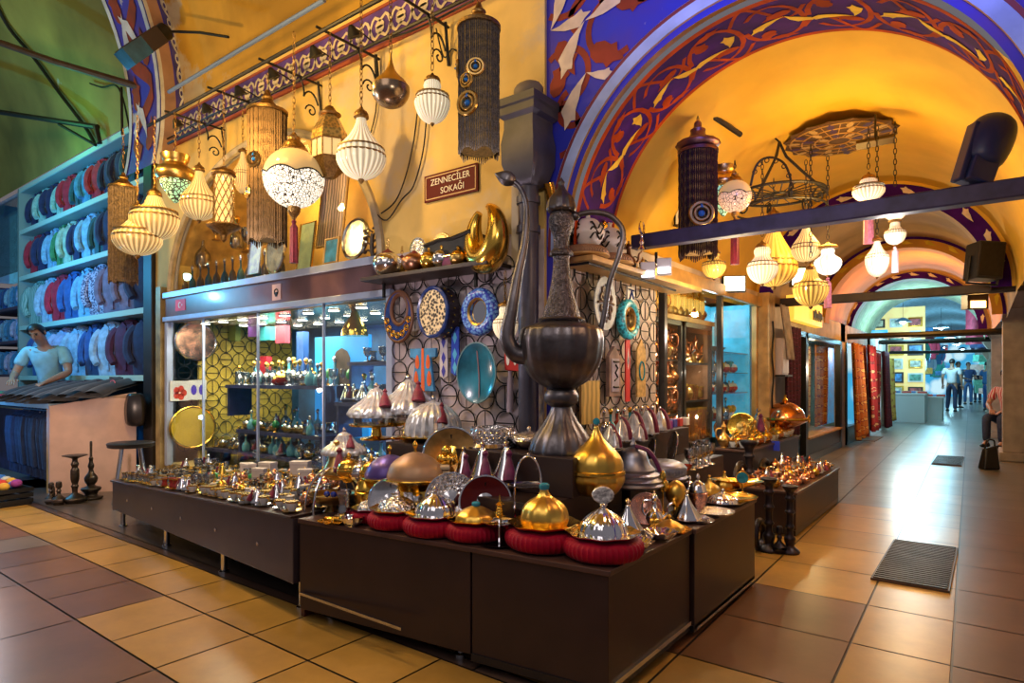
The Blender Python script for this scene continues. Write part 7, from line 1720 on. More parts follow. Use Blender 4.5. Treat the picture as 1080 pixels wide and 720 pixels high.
# passer-by seen from behind, walking away
WK = dict(pel=(0,0,.95), chest=(0,-.01,1.33), neck=(0,-.01,1.5), head=(0,-.02,1.62), shl=(.2,0,1.42), ell=(.25,.06,1.14), wrl=(.28,-.08,.9), shr=(-.2,0,1.42), elr=(-.26,.02,1.13), wrr=(-.27,-.05,.9),
          hpl=(.09,0,.92), knl=(.12,-.1,.5), anl=(.16,-.12,.09), hpr=(-.09,0,.92), knr=(-.1,.04,.5), anr=(-.12,.14,.09))
p = onZ(1004, 434, 0)
person('man in white T-shirt and dark jeans seen from behind standing in the alley', p, pi-.6+.4, mat('white T shirt cloth', (.62,.62,.64), .8), jeans, WK, H=1.78, face_on=False)
ST = dict(WK); ST.update(knl=(.1,-.02,.5), anl=(.1,0,.09), knr=(-.1,0,.5), anr=(-.1,.02,.09), wrl=(.22,-.22,1.1), ell=(.27,.05,1.14))
for (u, v, h, tc, bc, rz, lb) in [(1021,414,1.8,(.03,.06,.16),(.06,.14,.32),.3,'person in navy top and blue jeans behind the man in white'),(1041,433,1.72,(.03,.12,.3),(.04,.1,.3),2.2,'person in bright blue top and jeans by the pilaster'),(1031,410,1.7,(.02,.03,.06),(.05,.08,.16),-.4,'person in black further up the alley'),(1010,409,1.75,(.12,.25,.4),(.03,.05,.1),.9,'person in light blue top furthest up the alley')]:
    p = onZ(u, v, 0); q = ray(u, 0); p = Vector((q.x, q.y, 0))*(min(p.y, 29 if 'furthest' in lb else 33 if 'navy' in lb else 36)/q.y)
    person(lb, p, rz, mat('top '+lb[-18:], tc, .8), mat('trousers '+lb[-18:], bc, .8), ST, H=h)
SE = dict(pel=(0,.05,.52), chest=(0,.0,.88), neck=(0,-.03,1.05), head=(0,-.06,1.17), shl=(.19,0,.96), ell=(.25,-.12,.70), wrl=(.12,-.32,.62), shr=(-.19,0,.96), elr=(-.25,-.12,.70), wrr=(-.1,-.32,.62),
          hpl=(.09,0,.5), knl=(.11,-.42,.5), anl=(.11,-.4,.09), hpr=(-.09,0,.5), knr=(-.11,-.42,.5), anr=(-.11,-.42,.09))
person('seated person in a red and white striped top beside the stone pilaster', (.24,13.3,0), -.5, mat('striped top', (.6,.5,.5), .8, col2=(.4,.03,.04), kind='wave', nscale=9), jeans, SE, H=1.75)
t = thing('low_stool', 'dark low stool under the seated person', 'stool', (.26,13.36,0)); m = MB(); m.box(-.17,.12,-.17,.17,.38,.43); m.build('seat', darkwood, t, smooth=0)
for x in (-.14,.09):
    for y in (-.14,.14): m = MB(); m.box(x-.02,x+.02,y-.02,y+.02,0,.38); m.build('leg', darkwood, t, smooth=0)
# ================================================================ alley counters
rnd = random.Random(31)
TR = [('copper_pot','pot',mk_pot(copper,copper,gold),'copper lidded pot'),('small_ewer','ewer',mk_ewer(copper),'copper ewer'),('cezve','coffee pot',mk_cezve(copper),'long handled copper coffee pot'),('coffee_cup','cup',mk_cup(copper,gold,gold),'copper cup on gold saucer'),('small_ewer','ewer',mk_ewer(brass),'brass ewer'),('metal_bowl','bowl',mk_bowl(rose,10),'pinkish fluted bowl'),('metal_bowl','bowl',mk_bowl(silver,10),'silver fluted bowl'),('coffee_cup','cup',mk_cup(porc,silver,gold),'white cup on silver saucer'),('tassel_cone','sugar bowl',mk_tassel(silver,maroon),'silver tasselled cone'),('lidded_jar','jar',mk_pot(gold,gold,gold),'golden jar')]
for j in range(4):
    for i in range(13):
        q = int(rnd.random()*len(TR)); nm, ct, mk, lb = TR[q]
        put(nm, ct, ('T', q), mk, (-1.17-.115*j, 4.92+.112*i+rnd.uniform(-.02,.02), .327), '%s, %s from street, %s row, low alley counter' % (lb, nth(i+1), ['front','second','third','rear'][j]), rnd.uniform(0,6), rnd.uniform(.75,1.0)*(1+.08*j)*(.68 if 'ewer' in nm else 1), group='copper goods on the low alley counter')
for j in range(3):
    for i in range(15):
        q = [0,0,1,0,2][int(rnd.random()*5)] if j < 2 else [1,2,3][int(rnd.random()*3)]
        nm, ct, mk, lb = [('coffee_cup','cup',mk_cup(porc,silver,gold),'white coffee cup'),('lidded_jar','jar',mk_pot(copper,gold,gold),'copper jar'),('coffee_cup','cup',mk_cup(porc,gold,copper),'gold banded white cup'),('tall_ewer','ewer',mk_ewer(brass),'brass ewer')][q]
        put(nm, ct, ('U', q), mk, (-1.69-.085*j, 5.5+.112*i, .537), '%s, %s from the street, %s row, taller alley counter' % (lb, nth(i+1), ['front','second','third'][j]), rnd.uniform(0,6), rnd.uniform(1.05,1.3)*(1.05 if q == 3 else 1), group='cups on the taller alley counter')
# copper brazier dome, gold funnel tray, standing rings
p = onX(828, 452, -1.745); p.z = .537; k = dep(p)/FOC
t = thing('copper_brazier', 'big polished copper dome brazier with gold finial at the end of the taller alley counter', 'brazier', p)
B(t, 'bowl', copper, [(.05,0),(.06,.02),(.02,.05),(.1,.09),(.2,.14),(.215,.17),(0,.17)], 36); B(t, 'dome', copper, [(.2,.17),(.2,.2),(.17,.27),(.1,.33),(.03,.355),(0,.356)], 36)
B(t, 'belt', gold, [(.2,.165),(.225,.17),(.225,.19),(.2,.195)], 36, 0); B(t, 'finial', gold, [(.02,.35),(.03,.375),(.01,.4),(.014,.42),(0,.43)], 16)
for s in (-1, 1): m = MB(); m.ring((s*.235,0,.18), .035, .008, 0, 14, 6); m.build('handle', gold, t)
hero('gold_funnel', 'tray', 'fn', mk_plate(gold, brass, gold), 782, 463, .537, 28, 'gold bowl standing on edge like a funnel before the black cabinets', rz=.3)
hero('standing_plate', 'plate', 'cp', mk_plate(copper, copper, copper), 763, 461, .537, 20, 'copper plate standing beside the gold funnel bowl', rz=.3)
hero('tassel_cone', 'sugar bowl', 'Lx', mk_tassel(silver, magenta), 800, 462, .537, 26, 'silver cone with purple tassel between the gold funnel and the brazier', .05)
hero('blue_ribbon', 'ribbon', 'r', lambda t: MB().box(-.02,.03,-.004,.004,-.06,.0).build('blue_ribbon', mat('blue ribbon', (.02,.05,.7), .5)), 817, 465, .55, 10, 'bright blue ribbon hanging over the edge of the taller alley counter', .03)
# turned candle stands on the floor between the counters, ring and kettles
PD = [(.13,0),(.14,.03),(.1,.07),(.06,.11),(.075,.17),(.08,.22),(.05,.27),(.045,.34),(.065,.38),(.045,.43),(.05,.56),(.07,.6),(.05,.65),(.05,.76),(.07,.8),(.05,.84),(.06,.9),(.1,.95),(.1,.99),(0,1)]
darkt = mat('dark turned metal', (.035,.03,.04), .35, .7, noise=.3)
turned('dark turned candle stand before the low alley counter, in the middle of three', 811, 581, 78, PD, mt=darkt)
turned('dark turned candle stand with a cup top at the corner of the low alley counter', 833, 583, 72, PD, mt=darkt)
turned('tall dark turned candle stand against the taller alley counter', 790, 548, 84, PD, mt=darkt)
turned('squat dark round vase on the floor between the candle stands', 822, 583, 28, PC, 'round_vase', 'vase', mt=darkt)
turned('dark domed kettle on the floor behind the corner counter', 762, 536, 56, [(.2,0),(.24,.06),(.3,.2),(.28,.4),(.2,.52),(.24,.56),(.22,.62),(.1,.74),(.05,.8),(.06,.86),(0,.92)], 'floor_kettle', 'kettle', mt=darkcast)
for (u, v, r, lb) in [(781,508,20,'dark metal ring hoop leaning against the taller alley counter'),(806,504,19,'second dark ring hoop leaning behind the low alley counter')]:
    p = onX(u, v, -1.58); m = MB(); R = r*dep(p)/FOC; m.ring((0,0,0), R, R*.13, 0, 28, 8); tag(m.build('metal_ring', darkcast, loc=p), lb, 'ring')
p = onZ(801, 579, 0); m = MB(); m.ring((0,0,.1), .09, .022, 0, 24, 8); tag(m.build('metal_ring', darkt, loc=p), 'dark ring standing on the floor beside the candle stands', 'ring')
p = onZ(861, 477, 0)
# ================================================================ shop cabinets behind the alley counter
def cab(label, y0, y1, z0, z1, shelves, fm=blklam):
    t = thing('display_cabinet', label, 'cabinet'); xf, xb = WX-.06, WX-.42
    m = MB()
    for y in (y0, y1-.035): m.box(xf-.03, xf, y, y+.035, z0, z1)
    m.box(xf-.03, xf, y0, y1, z0, z0+.05); m.box(xf-.03, xf, y0, y1, z1-.04, z1); m.build('frame', fm, t, smooth=0)
    m = MB(); m.box(xb-.02, xb, y0, y1, z0, z1); (m.box(xb, xf-.03, y1-.015, y1, z0, z1) if y1 > 5.5 else m.box(xb, xf-.03, y0, y0+.015, z0, z1)); m.build('back', mat('dark cabinet back', (.2,.09,.04), .6, noise=.3), t, smooth=0)
    for z in shelves: m = MB(); m.box(xb, xf-.03, y0+.02, y1-.02, z-.015, z); m.build('shelf', fm, t, smooth=0)
    return t
cab('black framed cabinet crammed with copper pots, nearer the giant coffee pot', 4.42, 5.02, .55, 1.62, [.6,.85,1.07,1.3])
cab('black framed cabinet with rows of copper tumblers, next to the blue lit window', 5.06, 5.72, .55, 1.62, [.6,.95,1.28])
m = MB(); m.box(WX-.5, WX-.05, 4.4, 5.75, 1.62, 1.66); tag(m.build('cabinet_shelf', honey, smooth=0), 'long honey wood shelf over the black cabinets', 'shelf')
CK = [('copper_pot','pot',mk_pot(copper,copper,gold),'copper pot'),('small_ewer','ewer',mk_ewer(copper),'copper ewer'),('copper_tumbler','cup',lambda t: (B(t,'tumbler',copper,[(.03,0),(.033,.06),(.036,.1),(.033,.1),(.03,.01)],16,0), B(t,'rim',gold,[(.036,.094),(.038,.094),(.038,.101),(.036,.101)],16,0)) and None,'copper tumbler'),('cezve','coffee pot',mk_cezve(brass),'brass coffee pot'),('lidded_jar','jar',mk_pot(brass,brass,gold),'brass jar'),('metal_bowl','bowl',mk_bowl(gold,8),'gold bowl')]
for (y0, n, z, ks, nm, sc) in [(4.47,7,.6,[2,1],'lowest shelf of the copper pot cabinet',1.7),(4.47,7,.85,[0,1,2],'second shelf of the copper pot cabinet',1.5),(4.47,7,1.07,[0,3,1],'third shelf of the copper pot cabinet',1.6),(4.47,7,1.3,[1,0,4],'top shelf of the copper pot cabinet',1.7),(5.1,7,.6,[2],'lowest shelf of the tumbler cabinet',2.6),(5.1,9,.95,[2,4],'middle shelf of the tumbler cabinet',1.6),(5.1,7,1.28,[1,3,5],'top shelf of the tumbler cabinet',1.3),(4.44,12,1.66,[4,5,1,4,2],'honey shelf over the cabinets',1.5)]:
    for r_ in range(3):
        for i in range(n):
            q = ks[int(rnd.random()*len(ks))]; W = (.56 if n < 12 else 1.28)
            put(CK[q][0], CK[q][1], ('C', q), CK[q][2], (WX-.15-.1*r_, y0+W*(i+.5)/n, z), '%s, %s from giant pot, %s, %s row' % (CK[q][3], nth(i+1), nm, ('front','middle','rear')[r_]), rnd.uniform(0,6), sc*rnd.uniform(.85,1.1)*(.8 if n > 8 else 1), group='copper and brass ware in the alley cabinets')
# brass lanterns and leaning sabres above the shelf
for i in range(9):
    put('brass_lantern', 'lantern', 'bl', lambda t: (B(t,'roof',gold,[(.05,.0),(.055,.01),(.03,.05),(.01,.08),(0,.085)],12,2), B(t,'body',g_amb,[(.03,-.12),(.045,-.08),(.045,-.02),(.04,0)],12,2), B(t,'tip',brass,[(.035,-.12),(.02,-.15),(0,-.17)],12,2), chain(t,.085,.11,brass)) and None, (WX-.14, 4.5+.14*i, 1.84), '%s small gold lantern hanging in the alley shop from the giant pot' % nth(i+1), 0, 1., group='gold lanterns in the alley shop')
# bluish lit window bay beside the cabinets
t = thing('blue_bay', 'blue lit glass bay with boat model and shelves of glass beside the black cabinets', 'display case', (0,0,0))
m = MB(); m.box(WX-.5, WX-.46, 5.78, 6.8, .5, 1.92); m.build('back', mat('glowing turquoise bay panel', (.05,.3,.42), .5, emit=(.05,.45,.7), es=.5, noise=.6, nscale=5), t, smooth=0)  # turquoise light put into back and side panels as emission
for z in (.75, 1.0, 1.2, 1.4): m = MB(); m.box(WX-.46, WX-.06, 5.8, 6.8, z-.01, z); m.build('shelf', glass('aqua shelf glass', (.6,.95,1), .3, .05, .8), t, smooth=0)
m = MB(); m.box(WX-.46, WX-.05, 6.80, 6.83, .5, 1.92); m.build('side_panel', MATS['glowing turquoise bay panel'], t, smooth=0)
t = thing('model_boat', 'little model sailing boat glowing turquoise on the top glass shelf', 'model boat', (WX-.25, 6.3, 1.4), pi/2)
m = MB(); m.hexa([(-.12,-.02,0),(.12,-.02,0),(.12,.02,0),(-.12,.02,0),(-.2,-.05,.06),(.22,-.05,.06),(.22,.05,.06),(-.2,.05,.06)]); m.build('hull', darkwood, t, smooth=0)
m = MB(); m.add([(-.14,0,.07),(.02,0,.34),(.02,0,.07),(.05,0,.07),(.04,0,.36),(.2,0,.08)], [(0,1,2),(3,4,5)]); m.build('sail', mat('turquoise sail', (.2,.65,.8), .5, emit=(.1,.6,.8), es=.5), t, smooth=0)
m = MB(); m.tube([(.03,0,.05),(.03,0,.4)], .005, 5); m.build('mast', darkwood, t)
for j, z in enumerate((.75,1.0,1.2)):
    for i in range(8):
        q = int(rnd.random()*4); put(['ornament_egg','lidded_jar','goblet','carafe'][q], ['ornament','jar','goblet','bottle'][q], ('Y', q), [mk_egg(mat('yellow glaze',(.7,.5,.05),.2), white), mk_pot(mat('red glaze',(.5,.03,.03),.2), white, gold), mk_goblet(tealg, silver), mk_bottle(clearsolid, silver)][q], (WX-.18, 5.86+.115*i, z), '%s, %s from the cabinets, %s glass shelf of the blue lit bay' % (['yellow ball','red and white jar','teal goblet','clear carafe'][q], nth(i+1), ['lowest','middle','upper'][j]), 0, 1.1, group='glassware in the blue lit bay')
# flood lamp on the fascia, cable on the post, electric box
t = thing('flood_lamp', 'glowing white flood lamp panel on the honey wood fascia', 'lamp', onX(774, 299, WX+.1), .5)
m = MB(); m.box(-.1,.1,-.03,.03,-.08,.07); m.build('housing', iron, t, smooth=0); m = MB(); m.box(-.09,.09,-.036,-.03,-.07,.06); m.build('lens', mat('flood glow', (1,.85,.6), .4, emit=(1,.8,.5), es=5), t, smooth=0)
t = thing('flood_lamp', 'square white glowing lamp behind the amber ball lamp', 'lamp', onX(844, 292, WX+.12), .5)
m = MB(); m.box(-.12,.12,-.03,.03,-.12,.12); m.build('housing', darkwood, t, smooth=0); m = MB(); m.box(-.1,.1,-.036,-.03,-.1,.1); m.build('lens', MATS['flood glow'], t, smooth=0)
m = MB(); m.box(WX, WX+.12, 6.92, 7.14, 0, 2.05); struct(m, 'pillar_7', mat('ochre painted post', (.55,.36,.15), .6, noise=.3), smooth=0)
m = MB(); m.tube(spl([(WX+.135, 7.0+.03*sin(q*1.7), 1.75-.13*q) for q in range(10)], 4), .01, 6); tag(m.build('cable', iron), 'wavy black cable running down the ochre post', 'cable')
t = thing('electric_box', 'pale lilac electric meter box with a lamp below, on the ochre post', 'electric box', onX(826, 376, WX+.16), pi/2)
m = MB(); m.box(-.14,.14,-.02,.1,-.2,.2); m.build('box', mat('pale lilac metal', (.5,.45,.55), .45), t, smooth=0, bevel=.006)
m = MB(); m.box(-.12,-.005,-.03,-.02,-.18,.18); m.box(.005,.12,-.03,-.02,-.18,.18); m.build('door', mat('lilac door', (.55,.5,.6), .4), t, smooth=0)
m = MB(); m.box(-.16,.16,-.06,.1,-.22,-.2); m.build('ledge', iron, t, smooth=0)
# hanging garments: dark red scarf and pale robe by the second shop
def drape(label, y0, y1, z0, z1, mt, x=WX+.1, amp=.03, waves=4, cat='rug', name='hanging_rug', low=.0, slant=0.):
    m = MB()
    m.grid(lambda s, q: (x+amp*sin(s*waves*2*pi+q*1.2)*(1-.4*q)+.05*(1-q)*slant, y0+(y1-y0)*s+slant*(1-q)*.12, z0+low*s*(1)+(z1-z0-low*s)*q), 40, 16)
    o = m.build(name, mt, smooth=60); s = o.modifiers.new('thick', 'SOLIDIFY'); s.thickness = .012
    return tag(o, label, cat)
def rugmat(name, c1, c2, c3, sc=3.):
    m, nt, b = nodes(name); N, K = nt.nodes, nt.links; tc = N.new('ShaderNodeTexCoord')
    w_ = N.new('ShaderNodeTexWave'); w_.bands_direction = 'Z'; w_.inputs['Scale'].default_value = sc; w_.inputs['Distortion'].default_value = 1.5; w_.inputs['Detail'].default_value = 3; K.new(tc.outputs['Object'], w_.inputs['Vector'])
    v = N.new('ShaderNodeTexVoronoi'); v.distance = 'MANHATTAN'; v.inputs['Scale'].default_value = sc*2.2; K.new(tc.outputs['Object'], v.inputs['Vector'])
    ad = N.new('ShaderNodeMath'); K.new(w_.outputs['Fac'], ad.inputs[0]); K.new(v.outputs['Distance'], ad.inputs[1])
    r = N.new('ShaderNodeValToRGB'); r.color_ramp.interpolation = 'CONSTANT'; e = r.color_ramp.elements
    e[0].position = 0; e[0].color = (*c1,1); e[1].position = .45; e[1].color = (*c2,1); q = e.new(.75); q.color = (*c3,1); q = e.new(1.1); q.color = (*c1,1)
    K.new(ad.outputs[0], r.inputs[0]); K.new(r.outputs[0], b.inputs['Base Color']); b.inputs['Roughness'].default_value = .9
    return m
rugA = rugmat('rust and ochre kilim', (.45,.14,.02), (.62,.36,.08), (.22,.02,.02), 2.2); rugB = rugmat('crimson kilim', (.3,.02,.03), (.55,.38,.2), (.12,.015,.03), 2.); rugC = rugmat('dark wine shawl', (.08,.01,.03), (.16,.02,.06), (.03,.01,.03), 6); rugD = rugmat('ochre kilim', (.5,.33,.06), (.3,.1,.03), (.4,.25,.05), 2.)
drape('dark wine red shawl hanging by the electric box', 7.6, 8.25, .45, 1.75, rugC, WX+.12)
drape('pale grey robe sleeve hanging above the electric box', 7.2, 7.5, 1.35, 1.95, mat('pale grey cloth', (.5,.42,.4), .8, noise=.3), WX+.16, .02, 2, 'garment', 'hanging_robe', slant=1)
# rug shop front: black frame with glass, garments inside
t = thing('rug_shop_window', 'black framed rug shop window with embroidered cloth behind the glass', 'shop window')
m = MB()
for y in (8.32, 9.0, 11.4): m.box(WX-.05, WX+.03, y, y+.13, .0, 1.75)
m.box(WX-.05, WX+.03, 8.32, 11.5, 0, .1); m.box(WX-.05, WX+.03, 8.32, 11.5, 1.68, 1.75); m.build('frame', blklam, t, smooth=0)
m = MB(); m.box(WX-.02, WX+.02, 9.1, 11.45, .1, .34); m.build('base_panel', mat('dark blue base panel', (.03,.035,.06), .4), t, smooth=0)
m = MB(); m.box(WX-.01, WX, 8.4, 11.4, .34, 1.68); m.build('pane', glass('rug glass', (.95,1,1), .03, .01, .98, .1), t, smooth=0)
m = MB(); m.box(WX-.5, WX+.06, 9.1, 11.4, .32, .345); m.build('sill', honey, t, smooth=0)
drape('cream cloth with red embroidery behind the rug shop glass', 9.25, 10.3, .4, 1.62, rugmat('cream embroidered cloth', (.6,.45,.3), (.65,.55,.42), (.4,.05,.08), 4), WX-.2)
drape('rust striped kilim behind the rug shop glass', 10.4, 11.3, .4, 1.65, rugA, WX-.15)
t = thing('shop_sign', 'glowing yellow shop sign box with dark lettering above the rug shop', 'sign', onX(850, 330, WX+.06), pi/2)
m = MB(); m.box(-.75,.85,-.03,.06,-.14,.16); m.build('box', mat('amber sign glow', (.85,.5,.06), .5, emit=(1,.55,.06), es=1.1, noise=.3, nscale=4), t, smooth=0)
text('yuuuil'[:0]+'\u00b7I\u0131u\u0131\u00b7', .2, (.5,-.034,.0), (pi/2,0,0), mat('sign brown letters', (.05,.025,.01), .5), t) if False else None
m = MB()
for i, (h, w_) in enumerate([(.12,.03),(.14,.05),(.10,.04),(.14,.03),(.12,.05)]): x = .28+.11*i; m.tube([(x,-.034,-.07),(x,-.034,-.07+h),(x+w_,-.034,-.07+h*.8),(x+w_,-.034,-.04)], .014, 5)
m.build('lettering', mat('sign brown letters', (.05,.025,.01), .5), t)
drape('broad rust and ochre kilim hanging out from the rug shop doorway', 11.5, 12.7, .12, 1.72, rugA, WX+.18, .06, 3, low=-.0, slant=1)
drape('crimson bordered edge kilim folded over the ochre one', 12.4, 13.2, .2, 1.72, rugB, WX+.28, .05, 2, slant=1)
drape('crimson and cream kilim between the two doorways', 13.9, 14.9, .12, 1.65, rugB, WX+.15, .06, 3)
drape('dark wine kilim beside the crimson and cream one', 15.0, 15.8, .1, 1.7, rugC, WX+.2, .05, 3, slant=1)
drape('ochre kilim at the last doorway', 16.2, 17.4, .15, 1.6, rugD, WX+.12, .05, 3, slant=1)
t = thing('rug_shop_window', 'second glazed window with blue lit goods between hanging kilims', 'shop window')
m = MB(); m.box(WX-.05, WX+.02, 12.0, 12.1, 0, 1.75); m.box(WX-.05, WX+.02, 14.3, 14.42, 0, 1.75); m.box(WX-.05, WX+.02, 12, 14.4, 0, .3); m.build('frame', blklam, t, smooth=0)
m = MB(); m.box(WX-.45, WX-.4, 12.1, 14.3, .3, 1.7); m.build('back', mat('blue goods board', (.1,.3,.5), .5, emit=(.1,.4,.7), es=.4, noise=.7, nscale=9, col2=(.4,.1,.1)), t, smooth=0)
m = MB(); m.box(-1.95, -1.65, 12.9, 14.0, .0, .012); tag(m.build('door_mat', mat('brown door mat', (.15,.09,.05), .9), smooth=0), 'brown mat on the floor by the hanging kilims', 'mat')
m = MB(); m.box(-1.93, -1.55, 7.4, 8.3, .0, .02); tag(m.build('door_mat', mat('brown door mat', (.15,.09,.05), .9), smooth=0), 'dark mat on the floor beyond the low alley counter', 'mat')
# ================================================================ far stalls, their cyan and yellow light partly put in as emission
pic = vcol('bright stall goods', .5, emit=.35, noise=.15)
t = thing('picture_stall', 'yellow lit stall wall at the alley end hung with framed pictures', 'stall', (-2.6, 21.5, 0))
m = MB(); m.box(-1.35,1.1,0,.1,0,3.2); m.build('back_wall', mat('yellow lit stall wall', (.75,.6,.25), .6, emit=(1,.75,.25), es=.55, noise=.25, nscale=2), t, smooth=0)  # yellow light put into the wall colour and emission
rnd = random.Random(4)
for j in range(6):
    for i in range(5):
        x, z = -1.05+.48*i, .75+.4*j; f = MB(); w_, h = rnd.uniform(.13,.2), rnd.uniform(.12,.17); f.box(x-w_, x+w_, -.05, 0, z-h, z+h); fr = f.build('picture_frame', [gold, darkwood, white][(i+j) % 3], t, smooth=0)
        f = MB(); f.box(x-w_*.75, x+w_*.75, -.06, -.05, z-h*.7, z+h*.7); f.build('picture', mat('picture %d' % ((i*3+j) % 5), [(.1,.3,.6),(.7,.6,.4),(.5,.1,.1),(.15,.4,.3),(.8,.75,.6)][(i*3+j) % 5], .4, noise=.6, nscale=9), fr, smooth=0)
for k, (x, y, w_, h, d, c, lb) in enumerate([(-1.9,19.4,.6,.75,.5,(.6,.75,.8),'white cloth covered stall table with books under the framed pictures'),(-1.5,20.6,.5,.65,.4,(.5,.7,.75),'second white stall table further along')]):
    t = thing('stall_table', lb, 'table', (x, y, 0)); m = MB(); m.box(-w_, w_, -d, d, h-.04, h); m.build('top', mat('stall white top', (.6,.65,.65), .5), t, smooth=0); m = MB(); m.box(-w_+.03, w_-.03, -d+.03, d-.03, 0, h-.04); m.build('skirt', mat('stall grey skirt', (.45,.5,.5), .6), t, smooth=0)
    for i in range(13):
        c2 = [(.6,.08,.06),(.1,.25,.55),(.7,.65,.5),(.08,.35,.3)][i % 4]; m = MB(); m.box(-.1,.1,-.07,.07,0,.05)
        o = tag(m.build('book', mat('book %d' % (i % 4), c2, .5), smooth=0, loc=(x-w_+.09+.085*i*w_/.6, y-.32+.16*(i % 4), h)), '%s book, %s from the kilims on the %s stall table' % (['red','blue','cream','green'][i % 4], nth(i+1), ('nearer','further')[k]), 'book')
t = thing('red_stool', 'grey box stool with a red cushion beside the stall table', 'stool', onZ(975, 435, 0)); m = MB(); m.box(-.2,.2,-.2,.2,0,.42); m.build('box', mat('grey stool box', (.25,.27,.28), .6), t, smooth=0); m = MB(); m.box(-.21,.21,-.21,.21,.42,.48); m.build('cushion', mat('red stool cushion', (.6,.04,.03), .7), t, smooth=0, bevel=.02)
for i in range(16):
    x, y, z = -3.6+rnd.uniform(0,.3), 23+1.2*i, 1.0+rnd.uniform(0,1.0); c = [(.5,.65,.8),(.1,.3,.6),(.7,.7,.75),(.5,.05,.1),(.05,.3,.25)][i % 5]; nm = ['pale blue','blue','white','crimson','green'][i % 5]
    put('hanging_shirt', 'shirt', nm, None if ('hanging_shirt', nm) in PROTO else (lambda t: shirt_mesh(0, i)(t, mat('hs '+nm, c, .8), mat('hs '+nm, c, .8))), (x+1.2, y, z), '%s garment hanging at the far stalls, %s from the framed pictures' % (nm, nth(i+1)), pi/2*.5, 2.2)
for i in range(18):
    c = [(.5,.05,.1),(.04,.25,.12),(.1,.2,.5),(.6,.55,.5),(.05,.06,.12)][i % 5]; nm = ['crimson','green','blue','cream','black'][i % 5]
    put('hanging_scarf', 'scarf', nm, lambda t: (lambda m: (m.grid(lambda s, q: (.05*sin(s*9), -.3+.6*s, -1.2+1.2*q), 12, 6), m.build('hanging_scarf', mat('scarf '+nm, c, .8, noise=.3), smooth=60))[1])(MB()), (-.25+.02*(i % 3)-.05, 20+1.1*i, 3.2+.1*(i % 2)), '%s scarf hanging over the alley, %s from the framed pictures' % (nm, nth(i+1)), .9, 1.0)
for i in range(8):
    o = put('hanging_light', 'lamp', 'hl', lambda t: (B(t,'shade',mat('steel shade',(.3,.4,.5),.3,.8),[(.22,-.1),(.1,0),(.02,.03),(0,.03)],16,0), B(t,'bulb',mat('cold bulb',(.8,.95,1),.3,emit=(.7,.92,1),es=30),[(0,-.16),(.07,-.12),(.07,-.08),(0,-.05)],12,2), chain(t,.03,.5,iron,False)) and None, (-1.9+.7*(i % 2), 20+3.*i, 2.75), '%s cold white hanging light up the alley' % nth(i+1), group='cold alley lights')
rnd = random.Random(77)
for i in range(44):
    y = 24+rnd.random()*20; side = i % 2; x = -1.9-rnd.random()*.9 if side else -.55+rnd.random()*.35; z = rnd.uniform(.5, 2.9)
    c = [(.5,.7,.85),(.08,.3,.65),(.75,.75,.7),(.6,.08,.1),(.1,.45,.35),(.75,.6,.15)][i % 6]; nm = ['pale blue','bright blue','white','red','green','yellow'][i % 6]
    put('stall_package', 'package', nm, lambda t: (lambda m: (m.box(-.2,.2,-.2,.2,-.16,.16), m.build('package', mat('pkg '+nm, c, .5, emit=c, es=.25, noise=.4, nscale=7), smooth=0, bevel=.02))[1])(MB()), (x, y, z), '%s package at the far stalls, %s side, %s up the alley' % (nm, 'kilim' if side else 'pilaster', nth(i//2+1)), rnd.uniform(0,3), rnd.uniform(.6,1.3))
m = MB(); m.box(-3.9, -3.7, 17.6, 45, 0, 2.8); struct(m, 'wall_stalls', mat('glowing cyan stall wall', (.2,.5,.6), .6, emit=(.2,.6,.75), es=.5, noise=.8, nscale=2.2, kind='voronoi', col2=(.5,.75,.85)), smooth=0)  # cyan glow put into this wall as emission, no lamp behind it
# ================================================================ speakers, flood lights, fans
def spk(label, u, v, y, s, col, rot=(0,0,0)):
    p = onY(u, v, y); t = thing('loudspeaker', label, 'loudspeaker', p, rot=rot); k = dep(p)/FOC*s
    m = MB(); m.box(-.5*k,.5*k,-.5*k,.5*k,-.75*k,.75*k); m.build('cabinet', col, t, smooth=0, bevel=.06*k); m = MB(); m.box(-.42*k,.42*k,-.53*k,-.5*k,-.66*k,.66*k); m.build('grille', iron, t, smooth=0)
    m = MB(); m.tube([(-.55*k,0,.2*k),(-.56*k,.0,-.9*k),(.56*k,.0,-.9*k),(.55*k,0,.2*k)], .06*k, 6); m.build('bracket', iron, t)
navyblack = mat('blue black plastic', (.015,.03,.12), .4)
p = onY(1024, 176, 3.85)
t = thing('stage_light', 'large blue black moving head stage light standing on the tie beam', 'stage light', (p.x, 4.0, 2.135), TH, sc=1)
k = dep(p)/FOC
m = MB(); m.T = rotm('Y', .35); m.box(-14*k,14*k,-13*k,13*k,2*k,34*k); m.build('base_yoke', navyblack, t, smooth=0, bevel=2*k)
m = MB(); m.T = Matrix.Translation((18*k,0,46*k)) @ rotm('Y', .35); m.lathe(prof([(12*k,-26*k),(20*k,-20*k),(23*k,0),(21*k,20*k),(12*k,30*k),(0,31*k)], 3), 20); m.build('head', navyblack, t)
m = MB(); m.T = rotm('Y', .3); m.box(-20*k,-14*k,-8*k,8*k,0*k,66*k); m.build('arm', navyblack, t, smooth=0, bevel=1.5*k); m = MB(); m.lathe([(0,0),(3*k,0),(3*k,2*k),(0,2*k)], 12, R=rotm('X', pi/2).to_3x3(), c=(6*k,-14*k,30*k)); m.build('knob', alu, t)
spk('black loudspeaker high on the second arch above the flood light', 1038, 276, 7.0, 26, mat('black speaker', (.015,.015,.018), .5), (0,.1,.5))
t = thing('street_flood', 'dark brown hanging flood light glowing orange by the stone capital', 'flood light', onY(1028, 316, 8.0), .5)
